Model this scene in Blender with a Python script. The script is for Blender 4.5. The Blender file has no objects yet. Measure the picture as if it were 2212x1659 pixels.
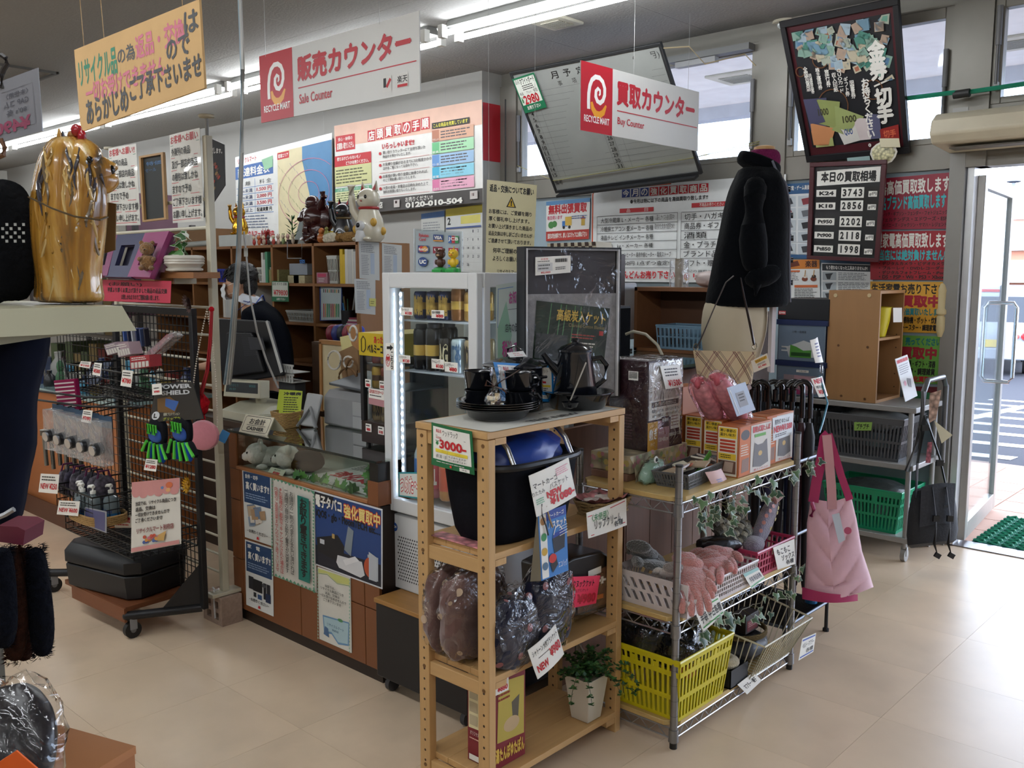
import bpy,math,random
from math import sin,cos,pi,radians,sqrt,atan2
from mathutils import Vector as V,Matrix,noise
random.seed(7)
SC=bpy.context.scene
COL=SC.collection
# camera, world, exposure
F_PX,PITCH,YAW,EYE=1990.0,radians(6.9),radians(42.7),1.55
cam=bpy.data.objects.new('camera',bpy.data.cameras.new('camera'))
COL.objects.link(cam)
cam.location=(0,0,EYE)
cam.rotation_euler=(pi/2-PITCH,0,YAW)
cam.data.sensor_width=36
cam.data.lens=36*F_PX/2212
cam.data.clip_start=0.05
cam.data.clip_end=300
SC.camera=cam
SC.view_settings.view_transform='Standard'
SC.view_settings.look='None'
SC.view_settings.gamma=1
SC.view_settings.use_curve_mapping=False
SC.view_settings.exposure=0.85
W=bpy.data.worlds.new('overcast_sky')
SC.world=W
W.use_nodes=True
WB=W.node_tree.nodes['Background']
WB.inputs[0].default_value=(0.72,0.82,1.0,1)
WB.inputs[1].default_value=5.0
TUBE_POWER=17.0
# placing helpers
_R=V((cos(YAW),sin(YAW),0))
_F=V((-sin(YAW)*cos(PITCH),cos(YAW)*cos(PITCH),-sin(PITCH)))
_U=_R.cross(_F)
_C=V((0,0,EYE))
def P(px,py,X=None,Y=None,Z=None):
 """where the sight line of a photograph pixel meets a real plane of the room"""
 d=_F+_R*((px-1106)/F_PX)-_U*((py-829.5)/F_PX)
 t=X/d.x if X is not None else(Y/d.y if Y is not None else(Z-EYE)/d.z)
 return _C+d*t
def PF(px,py,d):
 """point on a pixel's sight line at horizontal distance d in front of the camera"""
 r=_F+_R*((px-1106)/F_PX)-_U*((py-829.5)/F_PX)
 return _C+r*(d/(r.x*-sin(YAW)+r.y*cos(YAW)))
 # materials
_M={}
def lin(c):
 return c/12.92 if c<=.04045 else((c+.055)/1.055)**2.4
def rgb(h):
 h=h.lstrip('#')
 return tuple(lin(int(h[i:i+2],16)/255)for i in(0,2,4))+(1,)
def m(h,r=.5,me=0.,tr=0.,kind='',sc=8.,amt=.06,bump=0.,em=0.,sheen=0.,coat=0.):
 """procedural material: base colour with a little noise, optional wood grain / weave / relief"""
 key=(h,r,me,tr,kind,sc,amt,bump,em,sheen,coat)
 if key in _M:return _M[key]
 M=bpy.data.materials.new('material_%d'%len(_M))
 M.use_nodes=True
 nt=M.node_tree;N=nt.nodes;L=nt.links
 b=N['Principled BSDF']
 c=rgb(h)
 b.inputs['Roughness'].default_value=r
 b.inputs['Metallic'].default_value=me
 b.inputs['Transmission Weight'].default_value=tr
 b.inputs['Coat Weight'].default_value=coat
 if r>.74 and not me:b.inputs['Specular IOR Level'].default_value=.12
 if sheen:b.inputs['Sheen Weight'].default_value=sheen
 if em:
  b.inputs['Emission Color'].default_value=c
  b.inputs['Emission Strength'].default_value=em
 tc=N.new('ShaderNodeTexCoord')
 mp=N.new('ShaderNodeMapping');L.new(tc.outputs['Object'],mp.inputs[0])
 nz=N.new('ShaderNodeTexNoise');L.new(mp.outputs[0],nz.inputs[0])
 nz.inputs['Scale'].default_value=sc;nz.inputs['Detail'].default_value=4
 fac=nz.outputs['Fac']
 if kind.startswith('wood'):
  ax=kind[-1]
  mp.inputs['Scale'].default_value={'x':(.6,9,9),'y':(9,.6,9),'z':(9,9,.6)}[ax]
  nz.inputs['Distortion'].default_value=1.2
 if kind=='cell':
  nz=N.new('ShaderNodeTexVoronoi');L.new(mp.outputs[0],nz.inputs[0]);nz.inputs['Scale'].default_value=sc
  fac=nz.outputs['Distance']
 mx=N.new('ShaderNodeMix');mx.data_type='RGBA'
 L.new(fac,mx.inputs[0])
 mx.inputs[6].default_value=tuple(min(1,x*(1+amt*2))for x in c[:3])+(1,)
 mx.inputs[7].default_value=tuple(x*(1-amt*2)for x in c[:3])+(1,)
 L.new(mx.outputs[2],b.inputs['Base Color'])
 if bump:
  bp=N.new('ShaderNodeBump');bp.inputs['Strength'].default_value=min(1,bump)
  bp.inputs['Distance'].default_value=.01
  L.new(fac,bp.inputs['Height']);L.new(bp.outputs[0],b.inputs['Normal'])
 _M[key]=M
 return M
def clear(tint='#ffffff',haze=.0,wrinkle=0.,sc=30.,refl=1.0,r=.05):
 """thin glass or plastic film: see-through, with real fresnel reflections"""
 key=('clear',tint,haze,wrinkle,sc,refl,r)
 if key in _M:return _M[key]
 M=bpy.data.materials.new('clear_%d'%len(_M));M.use_nodes=True
 nt=M.node_tree;N=nt.nodes;L=nt.links;N.clear()
 o=N.new('ShaderNodeOutputMaterial')
 t=N.new('ShaderNodeBsdfTransparent');t.inputs[0].default_value=rgb(tint)
 g=N.new('ShaderNodeBsdfGlossy');g.inputs['Roughness'].default_value=r
 fr=N.new('ShaderNodeFresnel');fr.inputs[0].default_value=1.5
 ge=N.new('ShaderNodeNewGeometry');io=N.new('ShaderNodeMath');io.operation='MULTIPLY_ADD'
 L.new(ge.outputs['Backfacing'],io.inputs[0]);io.inputs[1].default_value=1/1.5-1.5;io.inputs[2].default_value=1.5;L.new(io.outputs[0],fr.inputs[0])
 mu=N.new('ShaderNodeMath');mu.operation='MULTIPLY';mu.inputs[1].default_value=refl;mu.use_clamp=True
 L.new(fr.outputs[0],mu.inputs[0])
 ms=N.new('ShaderNodeMixShader');L.new(mu.outputs[0],ms.inputs[0]);L.new(t.outputs[0],ms.inputs[1]);L.new(g.outputs[0],ms.inputs[2])
 out=ms.outputs[0]
 if haze:
  d=N.new('ShaderNodeBsdfDiffuse');d.inputs[0].default_value=(.85,.87,.9,1)
  m2=N.new('ShaderNodeMixShader');m2.inputs[0].default_value=haze
  L.new(out,m2.inputs[1]);L.new(d.outputs[0],m2.inputs[2]);out=m2.outputs[0]
 if wrinkle:
  tc=N.new('ShaderNodeTexCoord');nz=N.new('ShaderNodeTexNoise');L.new(tc.outputs['Object'],nz.inputs[0])
  nz.inputs['Scale'].default_value=sc;nz.inputs['Detail'].default_value=3;nz.inputs['Distortion'].default_value=1.5
  bp=N.new('ShaderNodeBump');bp.inputs['Strength'].default_value=wrinkle;bp.inputs['Distance'].default_value=.03
  L.new(nz.outputs['Fac'],bp.inputs['Height'])
  L.new(bp.outputs[0],g.inputs['Normal']);L.new(bp.outputs[0],fr.inputs['Normal'])
 L.new(out,o.inputs[0])
 _M[key]=M
 return M
def glow(h,s):
 key=('glow',h,s)
 if key not in _M:
  M=bpy.data.materials.new('glow_%d'%len(_M));M.use_nodes=True
  N=M.node_tree.nodes;N.clear();e=N.new('ShaderNodeEmission');o=N.new('ShaderNodeOutputMaterial')
  e.inputs[0].default_value=rgb(h);e.inputs[1].default_value=s;M.node_tree.links.new(e.outputs[0],o.inputs[0]);_M[key]=M
 return _M[key]
def mm(x):return m(x)if isinstance(x,str)else x
# text outlines
_G={}
def glyph(s,bold=0.):
 k=(s,bold)
 if k not in _G:
  cu=bpy.data.curves.new('t','FONT');cu.body=s;cu.offset=bold;cu.resolution_u=2
  if '\n' in s:cu.align_x='CENTER';cu.space_line=.88
  ob=bpy.data.objects.new('t',cu)
  me=bpy.data.meshes.new_from_object(ob)
  vs=[v.co.to_2d()for v in me.vertices];fs=[tuple(p.vertices)for p in me.polygons]
  bpy.data.objects.remove(ob);bpy.data.curves.remove(cu);bpy.data.meshes.remove(me)
  if vs:
   x0=min(v.x for v in vs);x1=max(v.x for v in vs);y0=min(v.y for v in vs);y1=max(v.y for v in vs)
   vs=[((v.x-x0)/max(1e-6,x1-x0),(v.y-y0)/max(1e-6,y1-y0))for v in vs]
   _G[k]=(vs,fs,x1-x0,y1-y0)
  else:_G[k]=(vs,fs,1,1)
 return _G[k]
 # mesh builder
class B:
 def __init__(s):s.v=[];s.f=[];s.i=[];s.ms=[]
 def mi(s,a):
  a=mm(a)
  if a not in s.ms:s.ms.append(a)
  return s.ms.index(a)
 def add(s,vs,fs,a):
  n=len(s.v);k=s.mi(a)
  s.v+=[tuple(v)for v in vs];s.f+=[tuple(q+n for q in f)for f in fs];s.i+=[k]*len(fs)
  return s
 def box(s,x0,y0,z0,x1,y1,z1,a,T=None):
  if x0>x1:x0,x1=x1,x0
  if y0>y1:y0,y1=y1,y0
  if z0>z1:z0,z1=z1,z0
  vs=[(x,y,z)for z in(z0,z1)for y in(y0,y1)for x in(x0,x1)]
  if T:vs=[T@V(v)for v in vs]
  return s.add(vs,[(0,2,3,1),(4,5,7,6),(0,1,5,4),(2,6,7,3),(0,4,6,2),(1,3,7,5)],a)
 def cbox(s,c,d,a,rz=0,rx=0,ry=0):
  T=Matrix.Translation(V(c))@Matrix.Rotation(rz,4,'Z')@Matrix.Rotation(ry,4,'Y')@Matrix.Rotation(rx,4,'X')
  return s.box(-d[0]/2,-d[1]/2,-d[2]/2,d[0]/2,d[1]/2,d[2]/2,a,T)
 def quad(s,p,a):return s.add(p,[tuple(range(len(p)))],a)
 def ring(s,rings,a,close=True,caps=True):
  n=len(rings[0]);vs=[p for r in rings for p in r];fs=[]
  for j in range(len(rings)-1):
   for i in range(n if close else n-1):
    k=(i+1)%n
    fs.append((j*n+i,j*n+k,(j+1)*n+k,(j+1)*n+i))
  if caps:fs+=[tuple(range(n-1,-1,-1)),tuple(range((len(rings)-1)*n,len(rings)*n))]
  return s.add(vs,fs,a)
 def tube(s,pts,r,a,n=6,closed=False,flat=1.):
  pts=[V(p)for p in pts];N=len(pts);rings=[]
  up=V((0,0,1))
  for i,p in enumerate(pts):
   if closed:t=pts[(i+1)%N]-pts[i-1]
   else:t=pts[min(i+1,N-1)]-pts[max(i-1,0)]
   if t.length<1e-9:t=V((0,0,1))
   t.normalize()
   u=up.cross(t)
   if u.length<.15:u=V((1,0,0)).cross(t)
   u.normalize();w=t.cross(u)
   rr=r[i]if isinstance(r,(list,tuple))else r
   rings.append([p+u*(rr*cos(2*pi*k/n))+w*(rr*flat*sin(2*pi*k/n))for k in range(n)])
  if closed:rings.append(rings[0])
  return s.ring(rings,a,caps=not closed)
 def cyl(s,p0,p1,r0,a,r1=None,n=14):return s.tube([p0,p1],[r0,r0 if r1 is None else r1],a,n)
 def lathe(s,c,prof,a,n=20,T=None,arc=2*pi):
  c=V(c);rings=[]
  for r,z in prof:
   q=[V((r*cos(arc*k/n),r*sin(arc*k/n),z))for k in range(n)]
   if T:q=[T@v for v in q]
   rings.append([c+v for v in q])
  return s.ring(rings,a,caps=True)
 def ell(s,c,r,a,n=14,T=None,amp=0.,fr=4.,k=6):
  c=V(c);rings=[]
  if isinstance(r,(int,float)):r=(r,r,r)
  for j in range(1,n//2+1):
   t=pi*(j-.5)/(n//2+0.0)
   q=[]
   for i in range(n):
    d=V((sin(t)*cos(2*pi*i/n),sin(t)*sin(2*pi*i/n),-cos(t)))
    e=1+(amp*noise.noise((d+c*3)*fr)if amp else 0)
    v=V((d.x*r[0],d.y*r[1],d.z*r[2]))*e
    q.append(c+(T@v if T else v))
   rings.append(q)
  return s.ring(rings,a)
 def blob(s,c,r,a,p=2.6,nu=22,nv=14,amp=.06,fr=3.,rz=0,lean=(0,0),ridge=0.):
  """soft rounded box (super-ellipsoid) with folds"""
  c=V(c);rings=[];sg=lambda x,q:math.copysign(abs(x)**q,x)
  for j in range(nv+1):
   t=-pi/2+pi*(j+.02)/(nv+.04);q=[]
   for i in range(nu):
    u=2*pi*i/nu
    d=V((sg(cos(t),2/p)*sg(cos(u),2/p),sg(cos(t),2/p)*sg(sin(u),2/p),sg(sin(t),2/p)))
    e=1+amp*noise.noise((d*fr)+c*5)+amp*.5*noise.noise((d*fr*2.7)+c*9)
    if ridge:e+=ridge*(.25-abs(noise.noise(d*fr*1.6+c*7)))
    v=V((d.x*r[0],d.y*r[1],d.z*r[2]))*e
    v=Matrix.Rotation(rz,3,'Z')@v
    v.x+=lean[0]*v.z;v.y+=lean[1]*v.z
    q.append(c+v)
   rings.append(q)
  return s.ring(rings,a)
 def grid(s,fn,nu,nv,a):
  vs=[fn(i/nu,j/nv)for j in range(nv+1)for i in range(nu+1)]
  fs=[(j*(nu+1)+i,j*(nu+1)+i+1,(j+1)*(nu+1)+i+1,(j+1)*(nu+1)+i)for j in range(nv)for i in range(nu)]
  return s.add(vs,fs,a)
 def prism(s,poly,d,a):
  """polygon (3-D points) extruded by vector d"""
  d=V(d);n=len(poly);vs=[V(p)for p in poly]+[V(p)+d for p in poly]
  return s.add(vs,[tuple(range(n-1,-1,-1)),tuple(range(n,2*n))]+[(i,(i+1)%n,n+(i+1)%n,n+i)for i in range(n)],a)
 def text(s,st,fm,x0,y0,x1,y1,a,bold=0.,h=0.,skew=0.):
  big=any(ord(c)>0x2fff for c in st);sh=[(0,0)]
  if big and bold>.004:
   e=bold;q=.7*e;sh+=[(e,0),(-e,0),(0,e),(0,-e)]+([(q,q),(-q,q),(q,-q),(-q,-q)]if bold>.05 else[])
  if big:bold=0.
  vs,fs,gw,gh=glyph(st,bold)
  for j,(ex,ey)in enumerate(sh[1:]):s.add([fm(x0+(x1-x0)*(x+ex/gw),y1+(y0-y1)*(y+ey/gh),h+.000018*(j+1))for x,y in vs],fs,a)
  return s.add([fm(x0+(x1-x0)*x+skew*y,y1+(y0-y1)*y,h)for x,y in vs],fs,a)
 def obj(s,name,parent=None,bev=0.,smooth=.7,sub=0,**kw):
  me=bpy.data.meshes.new(name)
  me.from_pydata(s.v,[],s.f)
  for a in s.ms:me.materials.append(a)
  if s.i:me.polygons.foreach_set('material_index',s.i)
  me.polygons.foreach_set('use_smooth',[True]*len(s.f))
  me.update()
  me.set_sharp_from_angle(angle=smooth)
  o=bpy.data.objects.new(name,me);COL.objects.link(o)
  if parent:o.parent=parent
  if bev:
   b=o.modifiers.new('edge','BEVEL');b.width=bev;b.segments=2;b.limit_method='ANGLE';b.angle_limit=.8
  if sub:
   b=o.modifiers.new('soft','SUBSURF');b.levels=sub;b.render_levels=sub
  for k,v in kw.items():o[k]=v
  return o
def tag(o,label,cat,group=None):
 o['label']=label;o['category']=cat
 if group:o['group']=group
 return o
def T(name,label,cat,group=None,loc=None,rz=0):
 o=bpy.data.objects.new(name,None);COL.objects.link(o)
 o.empty_display_size=.1
 if loc is not None:o.location=loc;o.rotation_euler=(0,0,rz);o['_k']=1
 return tag(o,label,cat,group)
def one(b,name,label,cat,group=None,**k):
 return tag(b.obj(name,**k),label,cat,group)
def struct(b,name,**k):
 o=b.obj(name,**k);o['kind']='structure';return o
def dup(r,loc,label=None,rz=None,group=None,scale=None):
 c=r.copy();COL.objects.link(c);c.location=loc
 if rz is not None:c.rotation_euler=(0,0,rz)
 if scale:c.scale=(scale,)*3
 if label:c['label']=label
 if group:c['group']=group
 for ch in list(r.children):
  d=ch.copy();COL.objects.link(d);d.parent=c
  for g in list(ch.children):
   e=g.copy();COL.objects.link(e);e.parent=d
 return c
def settle():
 """put the origin of every world-built thing at the middle of its base"""
 for o in[o for o in SC.objects if o.parent is None and o.type in('MESH','EMPTY')]:
  if '_k' in o:del o['_k'];continue
  if o.get('kind')=='structure':continue
  pts=[]
  def rec(q,off):
   if q.type=='MESH' and len(q.data.vertices):
    for c in q.bound_box:pts.append(V(c)+off)
   for ch in q.children:rec(ch,off+ch.location)
  rec(o,V((0,0,0)))
  if not pts or o.location.length>0:continue
  c=V(((min(p.x for p in pts)+max(p.x for p in pts))/2,(min(p.y for p in pts)+max(p.y for p in pts))/2,min(p.z for p in pts)))
  if o.type=='MESH':o.data.transform(Matrix.Translation(-c))
  for ch in o.children:ch.location=ch.location-c
  o.location=c
  # printed sheets
def frame(cs,curl=0.):
 tl,tr,br,bl=[V(c)for c in cs]
 n=(tr-tl).cross(tl-bl).normalized()
 def fm(u,v,h=0.):
  p=(tl*(1-u)+tr*u)*(1-v)+(bl*(1-u)+br*u)*v
  return p+n*(h+curl*sin(pi*u)+curl*.5*v*v)
 fm.n=n;fm.curl=curl
 fm.w=(tr-tl).length;fm.h=(tl-bl).length
 return fm
def prints(fm,items,parent,name='print'):
 b=B();k=0
 step=.00016
 ar=fm.h/max(1e-6,fm.w)
 for it in items:
  k+=1;h=.0005+step*min(k,60);t=it[0]
  if t=='R':
   x0,y0,x1,y1=it[1:5]
   if fm.curl:b.grid(lambda u,v:fm(x0+(x1-x0)*u,y1+(y0-y1)*v,h),12,6,it[5])
   else:b.quad([fm(x0,y1,h),fm(x1,y1,h),fm(x1,y0,h),fm(x0,y0,h)],it[5])
  elif t=='T':
   b.text(it[5],fm,*it[1:5],it[6],it[7]if len(it)>7 else .0,h+.0001,it[8]if len(it)>8 else 0.)
  elif t=='V':
   b.text('\n'.join(it[5]),fm,*it[1:5],it[6],it[7]if len(it)>7 else .0,h+.0001)
  elif t=='G':
   x0,y0,x1,y1,n,c=it[1:7];dy=(y1-y0)/n;rr=random.Random(int(x0*977+y0*131+n))
   for j in range(n):
    x=x0;e=x1-(x1-x0)*rr.random()*.25
    while x<e-.004:
     w=min(e-x,(x1-x0)*rr.uniform(.06,.2));b.quad([fm(x,y0+dy*(j+.62),h),fm(x+w*.86,y0+dy*(j+.62),h),fm(x+w*.86,y0+dy*(j+.2),h),fm(x,y0+dy*(j+.2),h)],c);x+=w
  elif t=='O':
   cx,cy,rx,ry=it[1:5];b.quad([fm(cx+rx*cos(2*pi*i/20),cy-ry*sin(2*pi*i/20),h)for i in range(20)],it[5])
  elif t=='P':b.quad([fm(x,y,h)for x,y in it[1]],it[2])
  elif t=='L':
   pts=it[1];w=it[2]
   rows=[[],[]]
   for i,(x,y)in enumerate(pts):
    a=pts[max(0,i-1)];c=pts[min(len(pts)-1,i+1)]
    dx,dy=c[0]-a[0],(c[1]-a[1])*ar;l=max(1e-9,sqrt(dx*dx+dy*dy))
    ww=w[i]if isinstance(w,(list,tuple))else w
    nx,ny=-dy/l*ww/2,dx/l*ww/2/ar
    rows[0].append(fm(x+nx,y+ny,h));rows[1].append(fm(x-nx,y-ny,h))
   n=len(pts);b.add(rows[0]+rows[1],[(i,i+1,n+i+1,n+i)for i in range(n-1)],it[3])
 return b.obj(name,parent)
def sheet(name,label,cat,cs,base,items=(),th=.002,group=None,parent=None,edge=None,curl=0.,root=None,pname='print'):
 fm=frame(cs,curl);n=fm.n;b=B()
 if curl:
  N=10
  b.grid(lambda u,v:fm(u,1-v,0),12,8,base)
  b.grid(lambda u,v:fm(1-u,1-v,-th),12,8,edge or base)
 else:
  p=[fm(0,1),fm(1,1),fm(1,0),fm(0,0)]
  b.prism([q-n*th for q in p],n*th,base)
 o=b.obj(name,parent)
 if parent is None:tag(o,label,cat,group)
 elif label:o['label']=label
 if items:prints(fm,items,o,pname)
 return o
def YQ(px,Y):
 return[P(x,y,Y=Y)for x,y in px]
def XQ(px,X):return[P(x,y,X=X)for x,y in px]
def rectY(x0,z0,x1,z1,Y):return[V((x0,Y,z1)),V((x1,Y,z1)),V((x1,Y,z0)),V((x0,Y,z0))]
def rectX(y0,z0,y1,z1,X):return[V((X,y0,z1)),V((X,y1,z1)),V((X,y1,z0)),V((X,y0,z0))]
INK,RED,WHT,GRN,BLU='#161414','#c01c28','#e9e7e0','#1e7a3c','#1c4aa0'
# the room
CEIL=3.1;YW=5.49;TS=.476
XL,XR,YB=-16.0,3.6,-6.0
alu=m('#86827a',.4,.25,amt=.03);alu_d=m('#5f5e5e',.4,.3)
def floor_mat(h,r):
 M=m(h,r,sc=2.2,amt=.10,bump=.0);return M
b=B();b.box(XL,YB,-.05,XR,YW+.02,-.0035,m('#8f7c62',.6));FLOOR=struct(b,'floor')
tb=B();g=.00045;tb.box(g,g,-.0035,TS-g,TS-g,0,m('#d4bda2',.34,sc=5.,amt=.07))
tb0=tb.obj('floor_tile',FLOOR)
tile_ms=[m('#d6bfa4',.33,sc=s,amt=.12)for s in(2.2,3.,4.)]
proto=[]
for k,M_ in enumerate(tile_ms):
 me=tb0.data.copy();me.materials[0]=M_;proto.append(me)
nt=0
XO,YO=-1.13-TS*30,1.705-TS*8
for i in range(60):
 for j in range(-6,17):
  x,y=XO+TS*i,YO+TS*j
  if y+TS>YW or x<-9 or x>1.5:continue
  a=atan2(-x,max(.01,y))-YAW
  if y<.2 or abs(a)>.62 or nt>=296:continue
  o=tb0 if nt==0 else tb0.copy()
  if nt:COL.objects.link(o)
  o.data=proto[(i*7+j*5+nt)%3];o.location=(x,y,0);nt+=1;tb0.parent=FLOOR;o.parent=FLOOR
  o['_xy']=(i,j)
used=set(tuple(c['_xy'])for c in FLOOR.children if '_xy' in c)
for c in FLOOR.children:
 if '_xy' in c:del c['_xy']
rb=B()
for i in range(-8,70):
 for j in range(-30,17):
  x,y=XO+TS*i,YO+TS*j
  if(i,j)in used or x<XL or x>XR-TS or y<YB or y+TS>YW+.1:continue
  rb.box(x+g,y+g,-.0035,x+TS-g,min(y+TS-g,YW),0,tile_ms[(i+j)%3])
rb.obj('floor_tiles_beyond',FLOOR,kind='stuff')
cm=m('#a3a29f',.85,sc=60.,amt=.06,bump=.25)
b=B();b.box(XL,YB,CEIL+.006,XR,YW,CEIL+.06,'#6d6a66');CEILING=struct(b,'ceiling')
PW,PL=.91,1.82
cb=B();cb.box(.0008,.0008,0,PW-.0008,PL-.0008,.012,cm);c0=cb.obj('ceiling_panel',CEILING)
first=True
for i in range(22):
 for j in range(7):
  x,y=XL+PW*i,YW-PL*(j+1)
  o=c0 if first else c0.copy()
  if not first:COL.objects.link(o)
  first=False;o.location=(x,y,CEIL-.004);o.parent=CEILING
wall=m('#a8a6a1',.7,sc=3.,amt=.02)
b=B();b.box(XL-.1,YB,0,XL,YW,CEIL,wall);struct(b,'wall_left')
b=B();b.box(XL,YB-.1,0,XR,YB,CEIL,wall);struct(b,'wall_back')
b=B();b.box(XR,YB,0,XR+.1,YW,CEIL,wall);struct(b,'wall_right')
b=B()
b.box(XL,5.24,0,-5.15,YW+.1,CEIL,wall)
struct(b,'wall_window_side')
b=B();b.box(-5.149,5.245,2.42,-5.146,YW,2.86,m('#b81e2a',.5));one(b,'red_stripe','red painted stripe round the end of the white wall beside the window band','stripe')
b=B()
b.box(-5.15,YW,0,-1.72,YW+.08,2.12,m('#9fb2bd',.35,amt=.03))
b.box(-5.15,YW-.03,2.12,-1.66,YW+.1,2.26,alu)
b.box(-5.15,YW-.03,2.99,XR,YW+.1,CEIL,alu)
b.box(-1.66,YW-.03,2.12,1.5,YW+.1,2.44,alu)
b.box(1.5,YW,0,XR,YW+.1,.3,alu)
struct(b,'wall_window_band')
for n_,(x0,x1,z0)in enumerate([(-4.98,-2.92,2.26),(-2.72,-1.76,2.26),(-1.56,.5,2.44),(.6,1.5,2.44),(1.5,3.5,.3)]):  # last one, out of view, is added to let more daylight onto the floor
 r=T('window_%d'%(n_+1),'','')
 for k_ in('label','category'):del r[k_]
 r['kind']='structure';r['_k']=1
 fb=B();w=.05
 for q in[(x0,z0,x0+w,2.99),(x1-w,z0,x1,2.99),(x0+w,z0,x1-w,z0+.035),(x0+w,2.93,x1-w,2.99)]:
  fb.box(q[0],YW-.035,q[1],q[2],YW+.03,q[3],alu)
 fb.obj('window_frame',r,bev=.004)
 gb=B();gb.box(x0+w,YW,z0+.035,x1-w,YW+.006,2.93,clear('#f2f7fb'));gb.obj('pane',r)
 for xs in(x0+.03,x1-.03):
  hb=B();hb.cyl((xs,YW-.055,z0+.1),(xs,YW-.055,z0+.47),.009,alu_d);hb.cyl((xs,YW-.055,z0+.3),(xs,YW-.055,z0+.5),.014,'#77777a')
  hb.box(xs-.012,YW-.06,z0+.07,xs+.012,YW-.03,z0+.11,'#9b9b9b');hb.obj('window_stay',r)
b=B()
for x0,x1 in[(-5.15,-4.98),(-2.92,-2.72),(-1.76,-1.56),(.5,.6)]:
 b.box(x0,YW-.05,2.12 if x0>-5 else 0,x1,YW+.09,3.0,alu)
struct(b,'trim_1')
b=B();b.box(-1.741,YW-.053,0,-1.661,YW+.1,2.44,m('#8e8c88',.4,.3));b.box(-1.655,YW-.02,0,-1.62,YW+.08,2.12,m('#d7d9db',.3,.4))
b.box(1.42,YW-.05,0,1.5,YW+.1,2.44,alu)
b.box(-1.66,YW-.02,-.003,1.42,YW+.12,.006,m('#8a8a8e',.3,.8))
struct(b,'trim_2')
b=B();b.box(-3.55,YW-.12,2.935,-2.95,YW-.04,2.975,'#7c7c7c');b.box(-3.5,YW-.1,2.9,-3.2,YW-.05,2.935,'#a2a2a2')
one(b,'window_opener','grey operator box with a pull latch above the window beside the tilted whiteboard','window opener')
D=T('door_1','','')
for k_ in('label','category'):del D[k_]
D['kind']='structure';D['_k']=1
hA,hB_=V((-1.60,5.54,0)),V((-1.70,6.50,0));dd=(hB_-hA).normalized();nn=V((dd.y,-dd.x,0))
TM=Matrix(((dd.x,nn.x,0,hA.x),(dd.y,nn.y,0,hA.y),(0,0,1,0),(0,0,0,1)));LW=(hB_-hA).length
b=B();dm=m('#a5a39e',.35,.4)
for q in[(0,.02,.07,2.08),(LW-.07,.02,LW,2.08),(.07,.02,LW-.07,.12),(.07,2.01,LW-.07,2.08)]:
 b.box(q[0],-.02,q[1],q[2],.02,q[3],dm,TM)
b.obj('door_frame',D,bev=.004)
b=B();b.box(.07,-.004,.12,LW-.07,.004,2.01,clear('#eef4f4'),TM);b.obj('door_pane',D)
b=B();chrome=m('#c9ccd0',.15,1.)
for s_ in(1,):
 pts=[(LW*.35,.02*s_,.98),(LW*.35,.075*s_,.98),(LW*.35,.075*s_,1.4),(LW*.35,.02*s_,1.4)]
for x_,z0_,z1_ in((LW-.12,.86,1.36),):
 for s_ in(1,-1):
  b.tube([TM@V(p)for p in[(x_,.0,z0_),(x_,.07*s_,z0_),(x_,.09*s_,z0_+.03),(x_,.09*s_,z1_-.03),(x_,.07*s_,z1_),(x_,0,z1_)]],.013,chrome,10)
b.obj('door_handle',D)
r=T('air_curtain','long cream rounded air curtain box fixed above the glass exit door','air curtain')
b=B();q=[P(2025,258,Y=5.3),P(2025,318,Y=5.3)]
x0=q[0].x
prof=[(5.44,2.38),(5.2,2.38),(5.14,2.34),(5.12,2.27),(5.16,2.22),(5.44,2.20)]
b.prism([(x0+.02,y,z)for y,z in prof],(2.9,0,0),m('#cfc6ae',.45));b.obj('body',r,bev=.012)
b=B();b.box(x0+.1,5.2,2.195,x0+2.8,5.3,2.203,'#6c675c');b.obj('outlet_slot',r)
b=B();b.tube([P(1940,215,Y=5.35),P(2060,200,Y=5.35),P(2085,200,Y=5.38),P(2290,170,Y=5.35)],.013,m('#1f8a6c',.4));b.cyl(P(2060,205,Y=5.36),P(2095,200,Y=5.36),.022,'#2b2b2b')
one(b,'green_pole','green pole tied across the window posts above the exit door','pole')
# fluorescent rows
tub=glow('#f6fbff',TUBE_POWER)
def lamp(x0,x1,y,lab,grp):
 r=T('ceiling_lamp',lab,'lamp',grp)
 b=B();b.prism([(x0+.05,y-.035,CEIL-.005),(x0+.05,y-.06,CEIL-.05),(x0+.05,y+.06,CEIL-.05),(x0+.05,y+.035,CEIL-.005)],(x1-x0-.1,0,0),'#7a7a78');b.obj('housing',r)
 for s_ in(-.07,.07):
  for xs in(x0+.02,x1-.06):b=B();b.box(xs,y+s_-.022,CEIL-.115,xs+.04,y+s_+.022,CEIL-.04,'#d8d7d2');b.obj('lamp_holder',r)
 for s_ in(-.07,.07):
  b=B();b.cyl((x0+.06,y+s_,CEIL-.09),(x1-.06,y+s_,CEIL-.09),.017,tub,n=10);b.obj('tube',r)
G_='fluorescent lamps in ceiling rows'
for k in range(5):
 x1=-1.93-2.5*k
 lamp(x1-2.42,x1,4.11,'twin tube ceiling lamp over the counters, number %s from the window end of its row'%['one','two','three','four','five'][k]if k else 'twin tube ceiling lamp nearest the window end, running past the round ceiling vent',G_)
for y_ in(.2,-2.6):
 for k in range(6):
  if y_>0 and k<2:pass
  x1=2.4-2.5*k
  lamp(x1-2.42,x1,y_,'ceiling lamp over the shop floor, %s row, place %s from the door side'%('first' if y_>0 else 'second',['one','two','three','four','five','six'][k]),G_)
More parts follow.
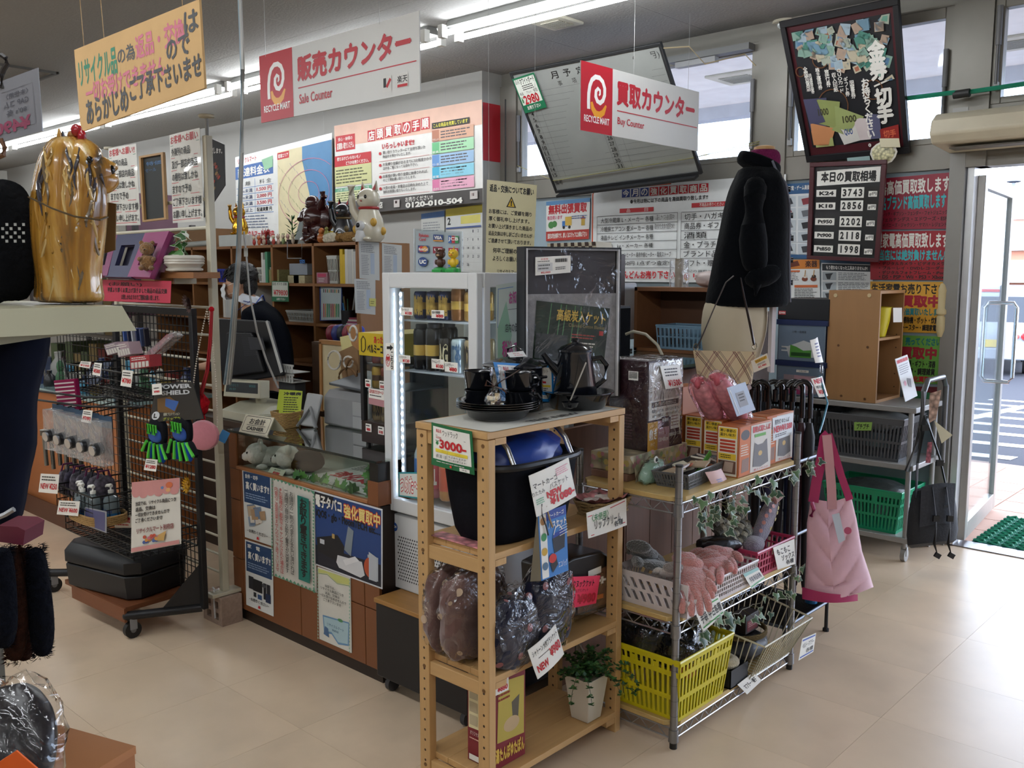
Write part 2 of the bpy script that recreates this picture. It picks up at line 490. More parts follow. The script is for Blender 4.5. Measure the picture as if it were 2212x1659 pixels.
def vent(c,w,lab):
 r=T('ceiling_vent',lab,'vent')
 b=B();x,y,z=c;b.box(x-w,y-w,z-.02,x+w,y+w,z,'#c4bfae');b.obj('vent_frame',r,bev=.006)
 b=B()
 for k in range(9):b.box(x-w*.62,y-w*.6+k*w*.14,z-.026,x+w*.62,y-w*.6+k*w*.14+w*.07,z-.02,'#8f8b7e')
 b.obj('slat',r,kind='stuff')
vent(P(1203,45,Z=CEIL),.12,'square cream ceiling vent above the tilted whiteboard')
def dome(p,lab):
 r=T('ceiling_dome',lab,'dome');x,y,z=p
 b=B();b.lathe((x,y,z-.025),[(.075,.025),(.08,.005),(.07,0)],'#d4cdb9');b.obj('base_ring',r)
 b=B();b.lathe((x,y,z-.025),[(.056,0),(.054,-.02),(.042,-.042),(.02,-.054),(.002,-.057)],m('#c9cccb',.12,.2));b.obj('dome_cover',r)
dome(P(1628,72,Z=CEIL)+V((-.1,-.08,0)),'round cream dome camera on the ceiling left of the tilted black poster')
dome(P(1700,45,Z=CEIL)+V((0,-.02,0)),'round cream dome half hidden behind the tilted black poster')
b=B()
for k in range(4):
 p=[P(0+20*i,86+i*(6+k)-(0 if i<1 else 0)+k*1.5,Z=CEIL-.04)for i in range(0,3)]
 q0,q1,q2=P(0,85+k*3,Y=3.2),P(75,110+k*5,Y=3.2),P(165,128+k*2,Y=3.2)
 b.tube([q0,(q0+q1)/2-V((0,0,.02)),q1-V((0,0,.02)),(q1+q2)/2-V((0,0,.01)),q2,q2+V((1.2,0,.15))],.006,'#17171a',5)
one(b,'cable_bundle','sagging bundle of black cables under the ceiling left of the cardboard sign','cables')
b=B();q=[P(-20,190,Z=CEIL-.01),P(125,157,Z=CEIL-.01),P(82,175,Z=CEIL-.01)]
b.box(q[1].x-2.2,q[1].y-.01,CEIL-.02,q[1].x,q[1].y+.01,CEIL-.004,'#55524d');b.box(q[1].x-.02,q[1].y-.8,CEIL-.02,q[1].x,q[1].y,CEIL-.004,'#55524d')
one(b,'ceiling_hatch','dark outline of a ceiling access hatch left of the cardboard sign','hatch')
# outside
GZ=lambda y:-.07-.60*min(1,max(0,(y-8.2)/12.3))
b=B();am=m('#3b3c43',.9,sc=40.,amt=.1);b.prism([(-90,8.2,GZ(8.2)),(-90,20.5,GZ(20.5)),(-90,190,GZ(20.5)),(-90,190,-1),(-90,8.2,-1)],(150,0,0),am);struct(b,'ground')
r=T('paved_step','pinkish tiled step between the exit door and the parking lot','paving');r['kind']='structure'
b=B();b.box(-20,YW+.1,-.12,8,8.2,-.008,m('#bb9e90',.8));b.obj('paving_bed',r)
tb=B();tb.box(0,0,-.008,.292,.292,0,m('#c9a797',.8));t0=tb.obj('paving_tile',r)
n=0
for i in range(14):
 for j in range(8):
  o=t0 if n==0 else t0.copy()
  if n:COL.objects.link(o)
  n+=1;o.parent=r;o.location=(-2.6+i*.3,YW+.14+j*.3,0)
b=B()
for x0 in(-9,-6.3,-3.6,-.9):
 b.prism([(x0,8.9,GZ(8.9)+.002),(x0+.15,8.9,GZ(8.9)+.002),(x0+.15,15,GZ(15)+.002),(x0,15,GZ(15)+.002)],(0,0,.004),'#e9e9ea')
for k in range(8):b.prism([(x,y+k*1.0,GZ(y+k*1.0)+.002)for x,y in((-4.2,8.5),(-2.2,8.9),(-2.2,9.15),(-4.2,8.75))],(0,0,.004),'#e9e9ea')
one(b,'parking_lines','white painted parking lines on the asphalt beyond the glass door','road marking')
r=T('door_mat','green looped rubber mat outside the glass exit door','mat')
mx0,my0,mx1,my1=-1.56,YW+.13,.4,6.35
b=B();b.box(mx0,my0,.0,mx1,my1,.008,m('#0f5f4c',.8));b.obj('mat_base',r)
b=B()
for i in range(26):
 for j in range(11):
  x,y=mx0+.03+i*.075,my0+.03+j*.068
  if x>mx1-.05:continue
  b.tube([(x+.03*cos(a),y+.02*sin(a),.010+.006*sin(2*a))for a in[k*pi/4 for k in range(8)]],.006,m('#138a68',.6),4,closed=True)
b.obj('mat_loops',r,kind='stuff')
b=B();b.box(-9,YW+.1,3.2,4,8.4,3.3,m('#f2f1ef',.8));b.box(-9,8.35,3.08,4,8.55,3.3,'#c9ccd2')
struct(b,'trim_3')
for px in(1600,2190):vent(P(px,165 if px<2000 else 90,Z=3.2),.22,'square vent in the outdoor soffit seen through the %s window'%('left upper' if px<2000 else 'right upper'))
for x in(-6.2,2.6):
 b=B();b.cyl((x,8.3,-.1),(x,8.3,3.2),.08,'#b8b8b8');struct(b,'trim_%d'%(4 if x<0 else 5))
def van():
 c=PF(2140,700,20.0);r=T('white_van','white van parked outside, seen from behind through the glass door','van',loc=(c.x,c.y,GZ(c.y)),rz=.25)
 w=m('#a4a8b0',.3,coat=.5);b=B()
 sec=[(.0,.35),(-.04,.5),(0,1.0),(.05,1.15),(.22,1.78),(.4,1.93),(4.0,1.9),(4.5,1.2),(4.75,1.0),(4.8,.35)]
 n=len(sec);L_=[(-.85+(.1 if z>1.3 else 0),y,z)for y,z in sec];R_=[(.85-(.1 if z>1.3 else 0),y,z)for y,z in sec]
 b.add(L_+R_,[tuple(range(n)),tuple(range(2*n-1,n-1,-1))]+[(i,i+n,(i+1)%n+n,(i+1)%n)for i in range(n)],w);b.obj('body',r,bev=.03)
 b=B();fm=frame([(-.66,.19,1.7),(.66,.19,1.7),(.74,.045,1.16),(-.74,.045,1.16)])
 b.quad([fm(0,1,.004),fm(1,1,.004),fm(1,0,.004),fm(0,0,.004)],m('#2b3440',.08));b.obj('rear_window',r)
 b=B();b.box(-.88,-.1,.35,.88,.02,.6,w);b.obj('bumper',r,bev=.03)
 for s in(-1,1):
  b=B();b.lathe((s*.68,-.03,.86),[(.085,0),(.09,.02),(.07,.05),(.001,.055)],m('#b3242a',.2,coat=1),T=Matrix.Rotation(pi/2,4,'X'));b.obj('tail_lamp',r)
  b=B();b.lathe((s*.5,-.03,.86),[(.06,0),(.065,.02),(.05,.04),(.001,.045)],m('#c9605a',.2,coat=1),T=Matrix.Rotation(pi/2,4,'X'));b.obj('reverse_lamp',r)
  for y in(.75,3.9):
   b=B();b.cyl((s*.66,y,.3),(s*.84,y,.3),.3,'#1c1c1e',n=20);b.cyl((s*.8,y,.3),(s*.85,y,.3),.17,'#9a9a9a',n=14);b.obj('wheel',r)
  b=B();b.tube([(s*.85,3.6,1.15),(s*1.02,3.6,1.2)],.02,'#222222');b.cbox((s*1.06,3.62,1.25),(.16,.06,.22),'#22252a');b.obj('mirror',r)
 b=B();b.box(-.17,-.115,.62,.17,-.1,.78,'#d9b93a');b.obj('number_plate',r)
 b=B();b.box(-.28,.22,1.80,.28,.24,1.86,m('#d43a34',.3));b.obj('brake_lamp',r)
van()
r=T('far_building','orange brick apartment block with pale balconies far beyond the parking lot','building')
FY=130.0;bx=P(2085,560,Y=FY).x
ob_,pb_=m('#d8997e',.9,sc=.5),m('#e3b39c',.9,sc=.5)
b=B();b.box(bx-14,FY,0,bx+40,FY+10,4.5,ob_);b.box(bx-14,FY,4.5,bx+40,FY+10,8.2,pb_);b.obj('wall',r)
b=B();b.box(bx-14.5,FY-.6,8.2,bx+40.5,FY+10.5,8.8,'#d4d7dd');b.obj('roof',r)
for i in range(9):
 for z in(1.2,5.2):
  b=B();b.box(bx-12+i*5.5,FY-.2,z,bx-8.8+i*5.5,FY+.05,z+1.9,m('#b4bfcc',.15));b.obj('window',r)
  b=B();b.box(bx-12.5+i*5.5,FY-1.4,z-.9,bx-8.3+i*5.5,FY-.1,z+.2,'#e6e8ec');b.obj('balcony',r)
b=B();b.box(bx+8,FY-1.8,4.5,bx+13,FY-1.5,9.5,'#c8c8e0');b.obj('sign_panel',r)
r=T('street_lamp','slim grey street lamp with a flat head beyond the parked van','street lamp')
p=P(2190,392,Y=34)
b=B();b.cyl((p.x,p.y,-.67),(p.x,p.y,p.z-.03),.06,'#8f949c');b.obj('pole',r)
b=B();b.ell((p.x,p.y,p.z),(.22,.22,.05),'#5d6068');b.obj('lamp_head',r)
# shared builders
pine=lambda ax:m('#c19a66',.5,kind='wood'+ax,sc=3.,amt=.10)
pineY,pineZ,pineX=pine('y'),pine('z'),pine('x')
film=clear('#ffffff',wrinkle=.8,sc=13.,refl=1.5,r=.07)
film2=clear('#ffffff',haze=.12,wrinkle=.8,sc=14.,refl=2.2,r=.15)
def lattice(b,A,Bq,A2,B2,nb,bands,th,mat,bar=.45,solid=()):
 """one slotted basket wall: bottom edge A-B, top edge A2-B2"""
 A,Bq,A2,B2=V(A),V(Bq),V(A2),V(B2)
 n=(Bq-A).cross(A2-A).normalized()*th
 w=lambda u,v:(A*(1-u)+Bq*u)*(1-v)+(A2*(1-u)+B2*u)*v
 for i in range(nb+1):
  c=i/nb;h=bar/nb/2
  u0,u1=max(0,c-h),min(1,c+h)
  b.prism([w(u0,0),w(u1,0),w(u1,1),w(u0,1)],n,mat)
 for v0,v1 in bands:b.prism([w(0,v0),w(1,v0),w(1,v1),w(0,v1)],n*1.15,mat)
 for u0,u1,v0,v1 in solid:b.prism([w(u0,v0),w(u1,v0),w(u1,v1),w(u0,v1)],n*1.1,mat)
def basket(name,label,c,size,h,mat,nx=10,ny=10,bands=((0,.1),(.5,.57),(.9,1)),taper=.12,rz=0,group=None,th=.003,rim=.006,bar=.45,cat='basket',handle=False):
 r=T(name,label,cat,group,loc=c,rz=rz);sx,sy=size[0]/2,size[1]/2;tx,ty=sx*(1-taper),sy*(1-taper)
 bt=[(-tx,-ty,0),(tx,-ty,0),(tx,ty,0),(-tx,ty,0)];tp=[(-sx,-sy,h),(sx,-sy,h),(sx,sy,h),(-sx,sy,h)]
 b=B()
 for k in range(4):
  nb=(nx,ny)[k%2]
  sol=[(.3,.36,bands[-2][1],.9),(.64,.7,bands[-2][1],.9)]if handle else()
  lattice(b,bt[k],bt[(k+1)%4],tp[k],tp[(k+1)%4],nb,bands,th,mat,bar,sol)
 b.obj('basket_wall',r)
 b=B();b.box(-tx,-ty,0,tx,ty,.004,mat);b.obj('basket_floor',r)
 b=B();b.tube([V(p)for p in tp],rim,mat,6,closed=True);b.obj('rim',r)
 return r
def card(name,label,px,items,X=None,Y=None,base='#e9e6dd',curl=.0,group=None,cat='price card',th=.0012,parent=None):
 """paper card whose four corners (TL TR BR BL) lie in a plane X= or Y= (or a list of planes)"""
 cs=[]
 for i,(x,y)in enumerate(px):
  xx=X[i]if isinstance(X,(list,tuple))else X;yy=Y[i]if isinstance(Y,(list,tuple))else Y
  cs.append(P(x,y,X=xx)if xx is not None else P(x,y,Y=yy))
 return sheet(name,label,cat,cs,base,items,th,group,curl=curl,parent=parent)
def carton(name,label,x0,y0,z0,x1,y1,z1,col,front=(),side=(),top=(),cat='box',group=None,r=.45,wrap=False,cold=None):
 """box with prints on its -Y face (front), +X face (side) and top"""
 t=T(name,label,cat,group)
 b=B();b.box(x0,y0,z0,x1,y1,z1,m(col,r,sc=20.,amt=.03));body=b.obj('carton',t,bev=.0015)
 if front:prints(frame(rectY(x0,z0,x1,z1,y0-.0003)),front,body,'front_print')
 if side:prints(frame(rectX(y0,z0,y1,z1,x1+.0003)),side,body,'side_print')
 if top:prints(frame([(x0,y1,z1+.0003),(x1,y1,z1+.0003),(x1,y0,z1+.0003),(x0,y0,z1+.0003)]),top,body,'top_print')
 if wrap:
  b=B();e=.004;b.blob(((x0+x1)/2,(y0+y1)/2,(z0+z1)/2),((x1-x0)/2+e*1.5,(y1-y0)/2+e*1.5,(z1-z0)/2+e*1.5),film,p=14,amp=.02);b.obj('plastic_wrap',t)
 return t
 # pine rack
RX0,RX1,RY0,RY1,RH=-2.05,-1.75,1.80,2.44,1.11
R=T('wooden_rack','four level pine display rack with drilled posts, blue enamelware on its top','rack')
for x in(RX0,RX1-.045):
 for y in(RY0,RY1-.028):
  b=B();b.box(x,y,0,x+.045,y+.028,RH-.022,pineZ);o=b.obj('post',R,bev=.002)
  b=B()
  for k in range(31):
   z=.05+k*.033
   for yy in(y-.0004,y+.0284):
    b.quad([(x+.024+.0042*cos(a),yy,z+.0042*sin(a))for a in[i*pi/4*(1 if yy<y else-1)for i in range(8)]],'#3b2a1a')
  b.obj('peg_holes',o,kind='stuff')
SHZ=[.075,.395,.76,1.11]
for z in SHZ:
 n=3;w=(RX1-RX0)/n
 for k in range(n):
  b=B();e=0 if z>1 else .0
  b.box(RX0+w*k+.0006,RY0-.004+(0 if z>1 else .028),z-.02,RX0+w*(k+1)-.0006,RY1+.004-(0 if z>1 else .028),z,pineY);b.obj('shelf_board',R,bev=.0015)
 for y in(RY0+.004,RY1-.026):
  b=B();b.box(RX0+.045,y,z-.062,RX1-.045,y+.02,z-.021,pineX);b.obj('cross_rail',R,bev=.0015)
 for x in(RX0+.002,RX1-.03):
  for y in(RY0+.03,RY1-.075):b=B();b.box(x,y,z-.04,x+.028,y+.045,z-.021,pineX);b.obj('shelf_block',R)
b=B()
for z in SHZ:
 for x in(RX0+.024,RX1-.021):b.cyl((x,RY0-.0015,z-.04),(x,RY0,z-.04),.006,m('#7a5a3a',.4,.5),n=8)
b.obj('screw_heads',R,kind='stuff')
b=B();b.cyl((RX0+.02,RY1-.01,.38),(RX1-.03,RY1-.005,.1),.003,'#c9c9c5',n=6);b.cyl((RX0+.01,RY0+.03,.36),(RX0+.01,RY1-.2,.1),.003,'#c9c9c5',n=6);b.obj('brace_wire',R)
# things on the rack top
enam=m('#0d0f14',.16,sc=420.,amt=.9,coat=.5)
b=B();b.grid(lambda u,v:V((RX0+.015+u*.285,RY0+.01+v*.6,RH+.0012+.002*sin(u*9)*v)),6,6,m('#d3d1c8',.85));mat_=one(b,'paper_mat','white printed paper mat under the dark enamelware on the pine rack','mat')
prints(frame([(-1.80,RY0+.02,RH+.0036),(-1.80,RY1-.1,RH+.0036),(-1.76,RY1-.1,RH+.0036),(-1.76,RY0+.02,RH+.0036)]),[('T',.35,.1,.8,.8,'THE NEW',INK,.02)],mat_)
pc=V((-1.905,2.00,RH+.004))
for k in range(4):
 b=B();z=.0065*k;b.lathe(pc+V((0,0,z)),[(.001,0),(.078,0),(.088,.006),(.100,.026),(.113,.032),(.125,.034),(.1255,.0365),(.112,.036),(.098,.030),(.085,.010),(.001,.005)],enam,36)
 one(b,'enamel_plate','dark enamel plate under the cups, %s of the stack'%['lowest','second from the bottom','third from the bottom','topmost'][k],'plate','stacked enamel plates')
def cup(c,lab,rz):
 t=T('enamel_cup',lab,'cup','dark enamel cups on the plates',loc=c,rz=rz)
 b=B();b.lathe((0,0,0),[(.001,.0),(.034,.0),(.040,.006),(.046,.052),(.049,.056),(.047,.057),(.043,.052),(.037,.008),(.001,.004)],enam,28);b.obj('bowl',t)
 b=B();b.tube([(.043,0,.046),(.058,0,.048),(.066,0,.036),(.062,0,.020),(.043,0,.014)],.0045,enam,8);b.obj('handle',t)
zc=pc.z+.0255
cup(V((-1.965,1.985,zc)),'dark enamel cup, lower one of the left pair on the plates',2.2)
cup(V((-1.967,1.982,zc+.058)),'dark enamel cup tilted on top of the left pair beside the sweets bag',2.0)
cup(V((-1.855,2.045,zc)),'dark enamel cup, lower one of the right pair on the plates',.4)
cup(V((-1.857,2.045,zc+.058)),'dark enamel cup on top of the right pair in front of the blue price card',.3)
t=T('sweets_bag','small clear bag of brown and cream sweets tied with a brown ribbon on the plates','bag of sweets')
sc_=V((-1.862,1.945,zc))
b=B()
for k in range(26):
 a=k*2.4;b.cbox(sc_+V((.018*cos(a)*((k%3)+1)/3,.018*sin(a)*((k%3)+1)/3,.008+.0052*(k//4)*1.4)),(.012,.012,.010),['#d8c29a','#3a2117','#e3d8bd'][k%3],a)
b.obj('sweets',t,kind='stuff')
b=B();b.lathe(sc_,[(.028,.0),(.034,.02),(.031,.045),(.016,.07),(.007,.078),(.014,.10),(.018,.135)],film,14);b.obj('clear_bag',t)
b=B();b.tube([sc_+V((.0,0,.078)),sc_+V((.03,-.01,.095)),sc_+V((.05,.02,.115)),sc_+V((.07,.03,.13))],[.004,.010,.008,.003],m('#4b2c1b',.35),4,flat=.2)
b.tube([sc_+V((0,0,.078)),sc_+V((-.025,-.01,.095)),sc_+V((-.02,-.02,.08)),sc_+V((0,0,.078)),sc_+V((-.015,-.01,.05)),sc_+V((-.022,-.012,.03))],[.004,.009,.009,.004,.007,.005],m('#4b2c1b',.35),4,flat=.2)
b.tube([sc_+V((0,0,.078)),sc_+V((.03,0,.072)),sc_+V((.035,.01,.06))],[.004,.009,.006],m('#4b2c1b',.35),4,flat=.2);b.obj('ribbon',t)
pt=P(1112,840,X=-1.985);pt=V((-1.985,pt.y,RH+.003))
t=T('enamel_pot','dark speckled enamel stock pot with its lid, behind the blue price card','pot')
b=B();b.lathe(pt,[(.001,0),(.085,0),(.09,.006),(.092,.135),(.096,.14),(.09,.14),(.087,.008),(.001,.006)],enam,32);b.obj('pot_body',t)
b=B();b.lathe(pt+V((0,0,.14)),[(.105,0),(.105,.005),(.09,.012),(.05,.026),(.001,.032),(.001,.028)],enam,32);ld=b.obj('pot_lid',t)
b=B();b.tube([pt+V((-.032,.0,.165)),pt+V((-.03,0,.195)),pt+V((0,0,.205)),pt+V((.03,0,.195)),pt+V((.032,0,.165))],.004,enam,8);b.obj('lid_handle',ld)
b=B()
for s in(-1,1):b.tube([pt+V((s*.09,-.03,.11)),pt+V((s*.115,-.02,.112)),pt+V((s*.115,.02,.112)),pt+V((s*.09,.03,.11))],.005,enam,6)
b.obj('side_handle',t,kind='stuff')
card('price_card','blue edged price card reading 2000 yen, propped on the enamelware',[(1066,782),(1195,790),(1197,868),(1084,866)],[('R',.05,.06,.96,.72,WHT),('T',.13,.1,.22,.2,'商品名',RED,.02),('T',.26,.1,.90,.22,'アウトドア調理器具11点セット',INK),('T',.1,.28,.2,.35,'価格',RED),('T',.14,.38,.2,.54,'¥',BLU,.03),('T',.27,.3,.85,.56,'2000-',RED,.04),('R',.58,.54,.93,.6,'#e8cf3a'),('G',.6,.62,.9,.72,2,INK),('G',.1,.76,.8,.8,1,WHT),('R',.66,.82,.9,.92,WHT),('T',.73,.835,.83,.905,'中古',INK)],X=-1.918,base='#1f86d0')
card('white_note','small white note lying on the lid of the dark enamel pot',[(1095,762),(1130,758),(1138,770),(1102,772)],[('T',.3,.2,.7,.4,'取扱',RED),('T',.3,.55,.8,.75,'¥2000',RED)],X=-1.93)
pn=V((-1.862,2.335,RH+.003))
b=B();b.lathe(pn,[(.001,0),(.082,0),(.09,.008),(.112,.05),(.118,.052),(.118,.055),(.109,.054),(.086,.011),(.001,.005)],enam,36);b.ell(pn+V((.03,-.112,.06)),(.03,.03,.006),enam)
one(b,'enamel_pan','deep dark enamel pan holding the kettle on the right of the pine rack','pan')
t=T('enamel_kettle','tall dark speckled enamel coffee kettle standing in the deep pan','kettle')
kc=pn+V((-.005,-.01,.012))
b=B();b.lathe(kc,[(.001,0),(.074,0),(.077,.006),(.054,.165),(.056,.172),(.001,.172)],enam,32);b.obj('kettle_body',t)
b=B();b.lathe(kc+V((0,0,.172)),[(.057,0),(.057,.006),(.045,.016),(.02,.026),(.01,.03),(.012,.038),(.008,.043),(.001,.044)],enam,28);b.obj('kettle_lid',t)
dr=V((sin(.4)*.3+.55,.85,0)).normalized()
b=B();b.tube([kc+dr*.052+V((0,0,.145)),kc+dr*.085+V((0,0,.15)),kc+dr*.105+V((0,0,.125)),kc+dr*.10+V((0,0,.08)),kc+dr*.066+V((0,0,.052))],.006,enam,8,flat=1.4);b.obj('kettle_handle',t)
b=B();b.tube([kc-dr*.05+V((0,0,.10)),kc-dr*.085+V((0,0,.135)),kc-dr*.105+V((0,0,.165))],[.02,.012,.009],enam,10);b.obj('spout',t)
t=T('enamel_ladle','dark enamel ladle with a pale stem leaning in front of the kettle','ladle')
q=P(1232,865,X=-1.80)
b=B();b.tube([q,(q+P(1266,783,X=-1.78))/2,P(1266,783,X=-1.78)],.0022,'#9c958a',6);b.obj('ladle_stem',t)
b=B();b.lathe(q+V((0,0,-.005)),[(.001,-.022),(.02,-.016),(.028,.0),(.026,.0),(.018,-.013),(.001,-.018)],enam,18);b.obj('ladle_bowl',t)
def angled(name,label,cat,p,q,z0,z1,th,col,tilt=0.):
 """upright slab between floor points p and q; local X along it, front = -Y side facing the camera"""
 p,q=V((p[0],p[1],0)),V((q[0],q[1],0));d=(q-p);L_=d.length
 t=T(name,label,cat,loc=(p.x,p.y,z0),rz=atan2(d.y,d.x));return t,L_,z1-z0
pA,pB=P(1133,700,X=-2.035),P(1340,700,X=-1.905)
t,Lb,Hb=angled('blanket_gift_box','tall black edged gift box with a grey quilt and bamboo print card, behind the kettle','gift box',(pA.x,pA.y),(pB.x,pB.y),RH+.003,1.635,.05,0)
b=B();bk='#16171c'
for q in[(0,0,.006,Hb),(Lb-.006,0,Lb,Hb),(.006,0,Lb-.006,.006),(.006,Hb-.006,Lb-.006,Hb)]:b.box(q[0],0,q[1],q[2],.05,q[3],bk)
b.box(0,.05,0,Lb,.056,Hb,bk);b.obj('box_case',t)
b=B()
for q in[(.006,.006,.012,Hb-.006),(Lb-.012,.006,Lb-.006,Hb-.006)]:b.box(q[0],-.0005,q[1],q[2],.01,q[3],'#cfcfd0')
b.box(.012,-.0005,Hb-.011,Lb-.012,.01,Hb-.006,'#8d8d90');b.obj('inner_edge',t)
b=B();b.box(.012,.02,.006,Lb-.012,.048,Hb-.012,m('#4c4a50',.9));b.box(.012,.012,.006,Lb-.012,.02,Hb*.70,m('#8f8d90',.9,sc=45.,amt=.25,bump=.5));b.obj('quilt',t)
fm=frame([(.05,.009,Hb*.66),(Lb*.9,.009,Hb*.60),(Lb*.84,.009,.12),(.035,.009,.15)])
b=B();b.quad([fm(0,1),fm(1,1),fm(1,0),fm(0,0)],m('#1c2b1e',.3,kind='cell',sc=25.,amt=.4));bc=b.obj('label_card',t)
prints(fm,[('L',[(x,.02),(x-.04,.95)],.012,'#4f8350')for x in(.2,.33,.4,.52,.6)]+[('R',.02,.55,.45,.98,'#3c3f3e'),('T',.28,.1,.95,.3,'高級炭入ケット','#d8b24a',.02),('T',.45,.33,.95,.39,'Charcoal Cotton Blanket','#9f8a55'),('R',.88,.42,.94,.5,'#b02a20'),('G',.5,.5,.9,.6,2,'#a53a2c'),('G',.5,.64,.88,.9,5,'#d8d4c4')],bc)
fm=frame([(.05,.008,.135),(.26,.008,.12),(.26,.008,.02),(.05,.008,.03)])
b=B();b.quad([fm(0,1),fm(1,1),fm(1,0),fm(0,0)],'#c6c5c1');bc=b.obj('leaflet',t);prints(fm,[('G',.1,.08,.9,.28,2,INK),('G',.1,.35,.5,.95,6,'#8b3b3b'),('G',.55,.35,.9,.95,7,'#55555a')],bc)
b=B();b.grid(lambda u,v:V((.004+u*(Lb-.008),-.003-.002*noise.noise(V((u*6,v*9,1))),.004+v*(Hb-.008))),12,16,clear('#ffffff',wrinkle=.7,sc=7.,refl=1.5,r=.06));b.obj('plastic_wrap',t)
fm=frame([(.035,-.009,Hb-.035),(.17,-.009,Hb-.028),(.17,-.009,Hb-.085),(.035,-.009,Hb-.095)])
b=B();b.quad([fm(0,1),fm(1,1),fm(1,0),fm(0,0)],WHT);bc=b.obj('price_sticker',t)
prints(fm,[('T',.15,.08,.35,.18,'未使用',RED),('G',.06,.22,.45,.3,1,INK),('R',.05,.35,.48,.8,'#c9c9c9'),('G',.08,.4,.45,.75,2,'#666666'),('T',.15,.82,.42,.94,'¥2,000',RED,.02)]+[('R',.55+.02*k,.15,.56+.02*k+.004*(k%3),.35,INK)for k in range(17)]+[('G',.55,.6,.9,.8,2,'#555555')],bc)
# price card of the rack itself (green border)
card('price_card','green edged price card reading 3000 yen taped to the pine rack',[(932,912),(1019,932),(1026,1026),(933,1003)],[('R',.05,.07,.95,.83,WHT),('T',.13,.12,.27,.2,'商品名',RED,.02),('T',.30,.11,.68,.25,'ウッドラック',INK),('L',[(.12,.27),(.85,.28)],.006,INK),('T',.13,.29,.27,.34,'販売価格',RED),('T',.12,.38,.2,.5,'¥',GRN,.03),('T',.22,.34,.86,.56,'3000-',RED,.04),('R',.12,.58,.88,.66,'#e6cf3c'),('T',.28,.59,.38,.65,'サイズ','#b88a10'),('T',.6,.59,.72,.65,'コメント','#b88a10'),('L',[(.42,.58),(.42,.82)],.005,'#888888'),('T',.14,.7,.4,.78,'69. 30. 110',INK),('T',.45,.68,.85,.73,'キズありますが',INK),('T',.45,.75,.85,.8,'まだまだ使えます!',INK),('G',.15,.86,.85,.89,1,WHT),('O',.5,.93,.025,.03,'#d8402c'),('R',.7,.9,.92,.98,WHT),('T',.76,.915,.86,.965,'中古',INK)],Y=RY0-.012,base='#16683a',curl=.004)
# rack shelf 2: cargo basket, lip cream basket
t=T('cargo_basket','black folding shopping basket with a blue drawstring cover and aluminium handles','shopping basket')
bkc=m('#0e1017',.75,sc=60.,amt=.1,bump=.1)
bc=V((-1.875,2.03,.763))
rr_=[]
for z,sx,sy in[(0,.10,.165),(.03,.115,.18),(.12,.135,.19),(.235,.15,.20)]:
 rr_.append([bc+V((sx*math.copysign(abs(cos(a))**.55,cos(a)),sy*math.copysign(abs(sin(a))**.55,sin(a)),z))for a in[2*pi*k/28 for k in range(28)]])
b=B();b.ring(rr_,bkc);b.obj('basket_body',t)
b=B();b.tube([bc+V((.152*math.copysign(abs(cos(a))**.55,cos(a)),.202*math.copysign(abs(sin(a))**.55,sin(a)),.235))for a in[2*pi*k/28 for k in range(28)]],.011,'#0b0c10',8,closed=True);b.obj('rim',t)
b=B();b.blob(bc+V((0,0,.23)),(.135,.185,.085),m('#173a8c',.38,sc=9.,bump=.3),p=2.1,amp=.22,fr=4.);b.obj('drawstring_cover',t,smooth=3)
for y in(-.13,.13):
 pts=[bc+V((-.12,y-.02*s_,.235))for s_ in(0,)]+[bc+V((-.13+.26*k/10,y*1.0+.0,.235+.10*sin(pi*k/10)**.6))for k in range(0,11)]
 b=B();b.tube(pts,.0085,m('#bfc1c4',.25,.9),10);h_=b.obj('handle',t)
 b=B();b.tube(pts[4:8],.0135,'#15161a',10);b.obj('grip',h_)
card('price_card','white card reading NEW 1080 yen on the shopping basket handle',[(1142,1028),(1228,988),(1244,1070),(1158,1117)],[('T',.05,.22,.62,.36,'マートカーゴ',INK,.01),('T',.0,.42,.28,.52,'りたたみ',INK,0),('T',.40,.38,.88,.52,'バスケット',INK,.0),('T',.30,.54,.68,.70,'NEW',RED,.05),('T',.34,.70,.98,.90,'¥1080-',RED,.05),('G',.6,.1,.95,.3,4,'#e8a0b0'),('G',.05,.6,.25,.75,3,'#6fb08a')],X=-1.708,curl=.004)
t2=T('basket_leaflet','folded glossy leaflet with pictures of a shopping basket hanging on the pine rack','leaflet')
lq=[P(1162,1112,X=-1.712),P(1222,1090,X=-1.712),P(1228,1232,X=-1.712),P(1170,1255,X=-1.712)]
fm=frame(lq);n_=fm.n;b=B()
b.prism([q-n_*.0012 for q in(lq[3],lq[2],lq[1],lq[0])],n_*.0012,'#3f7fc4')
b.prism([lq[0]-n_*.002,lq[3]-n_*.002,lq[3]-n_*.045-V((0,0,.012)),lq[0]-n_*.004],V((0,.001,0)),'#8d8676')
o=b.obj('leaflet_sheet',t2)
prints(fm,[('R',.22,.0,1,.14,'#2c4aa0'),('T',.35,.05,.9,.11,'マートカーゴ',WHT,.02),('R',.03,.02,.27,.98,WHT),('T',.34,.17,.98,.27,'バスケット',WHT,.04),('P',[(.45,.43),(.92,.40),(.88,.62),(.5,.66)],'#20222c'),('P',[(.46,.43),(.5,.36),(.88,.34),(.92,.40)],'#27459c'),('L',[(.5,.38),(.58,.28),(.72,.26),(.82,.34)],.03,WHT),('O',.15,.12,.1,.06,'#b98a5a'),('O',.15,.36,.1,.06,'#3f8f58'),('O',.15,.58,.1,.06,'#caa13c'),('O',.15,.8,.1,.06,'#56738f'),('P',[(.33,.8),(.55,.7),(.6,.84),(.4,.94)],'#15161a'),('O',.42,.72,.14,.07,'#c8322c'),('T',.62,.8,.95,.9,'エコバッグ',WHT)]+[('L',[(.7,.3+.04*k),(1,.28+.04*k)],.015,WHT)for k in range(4)],o)
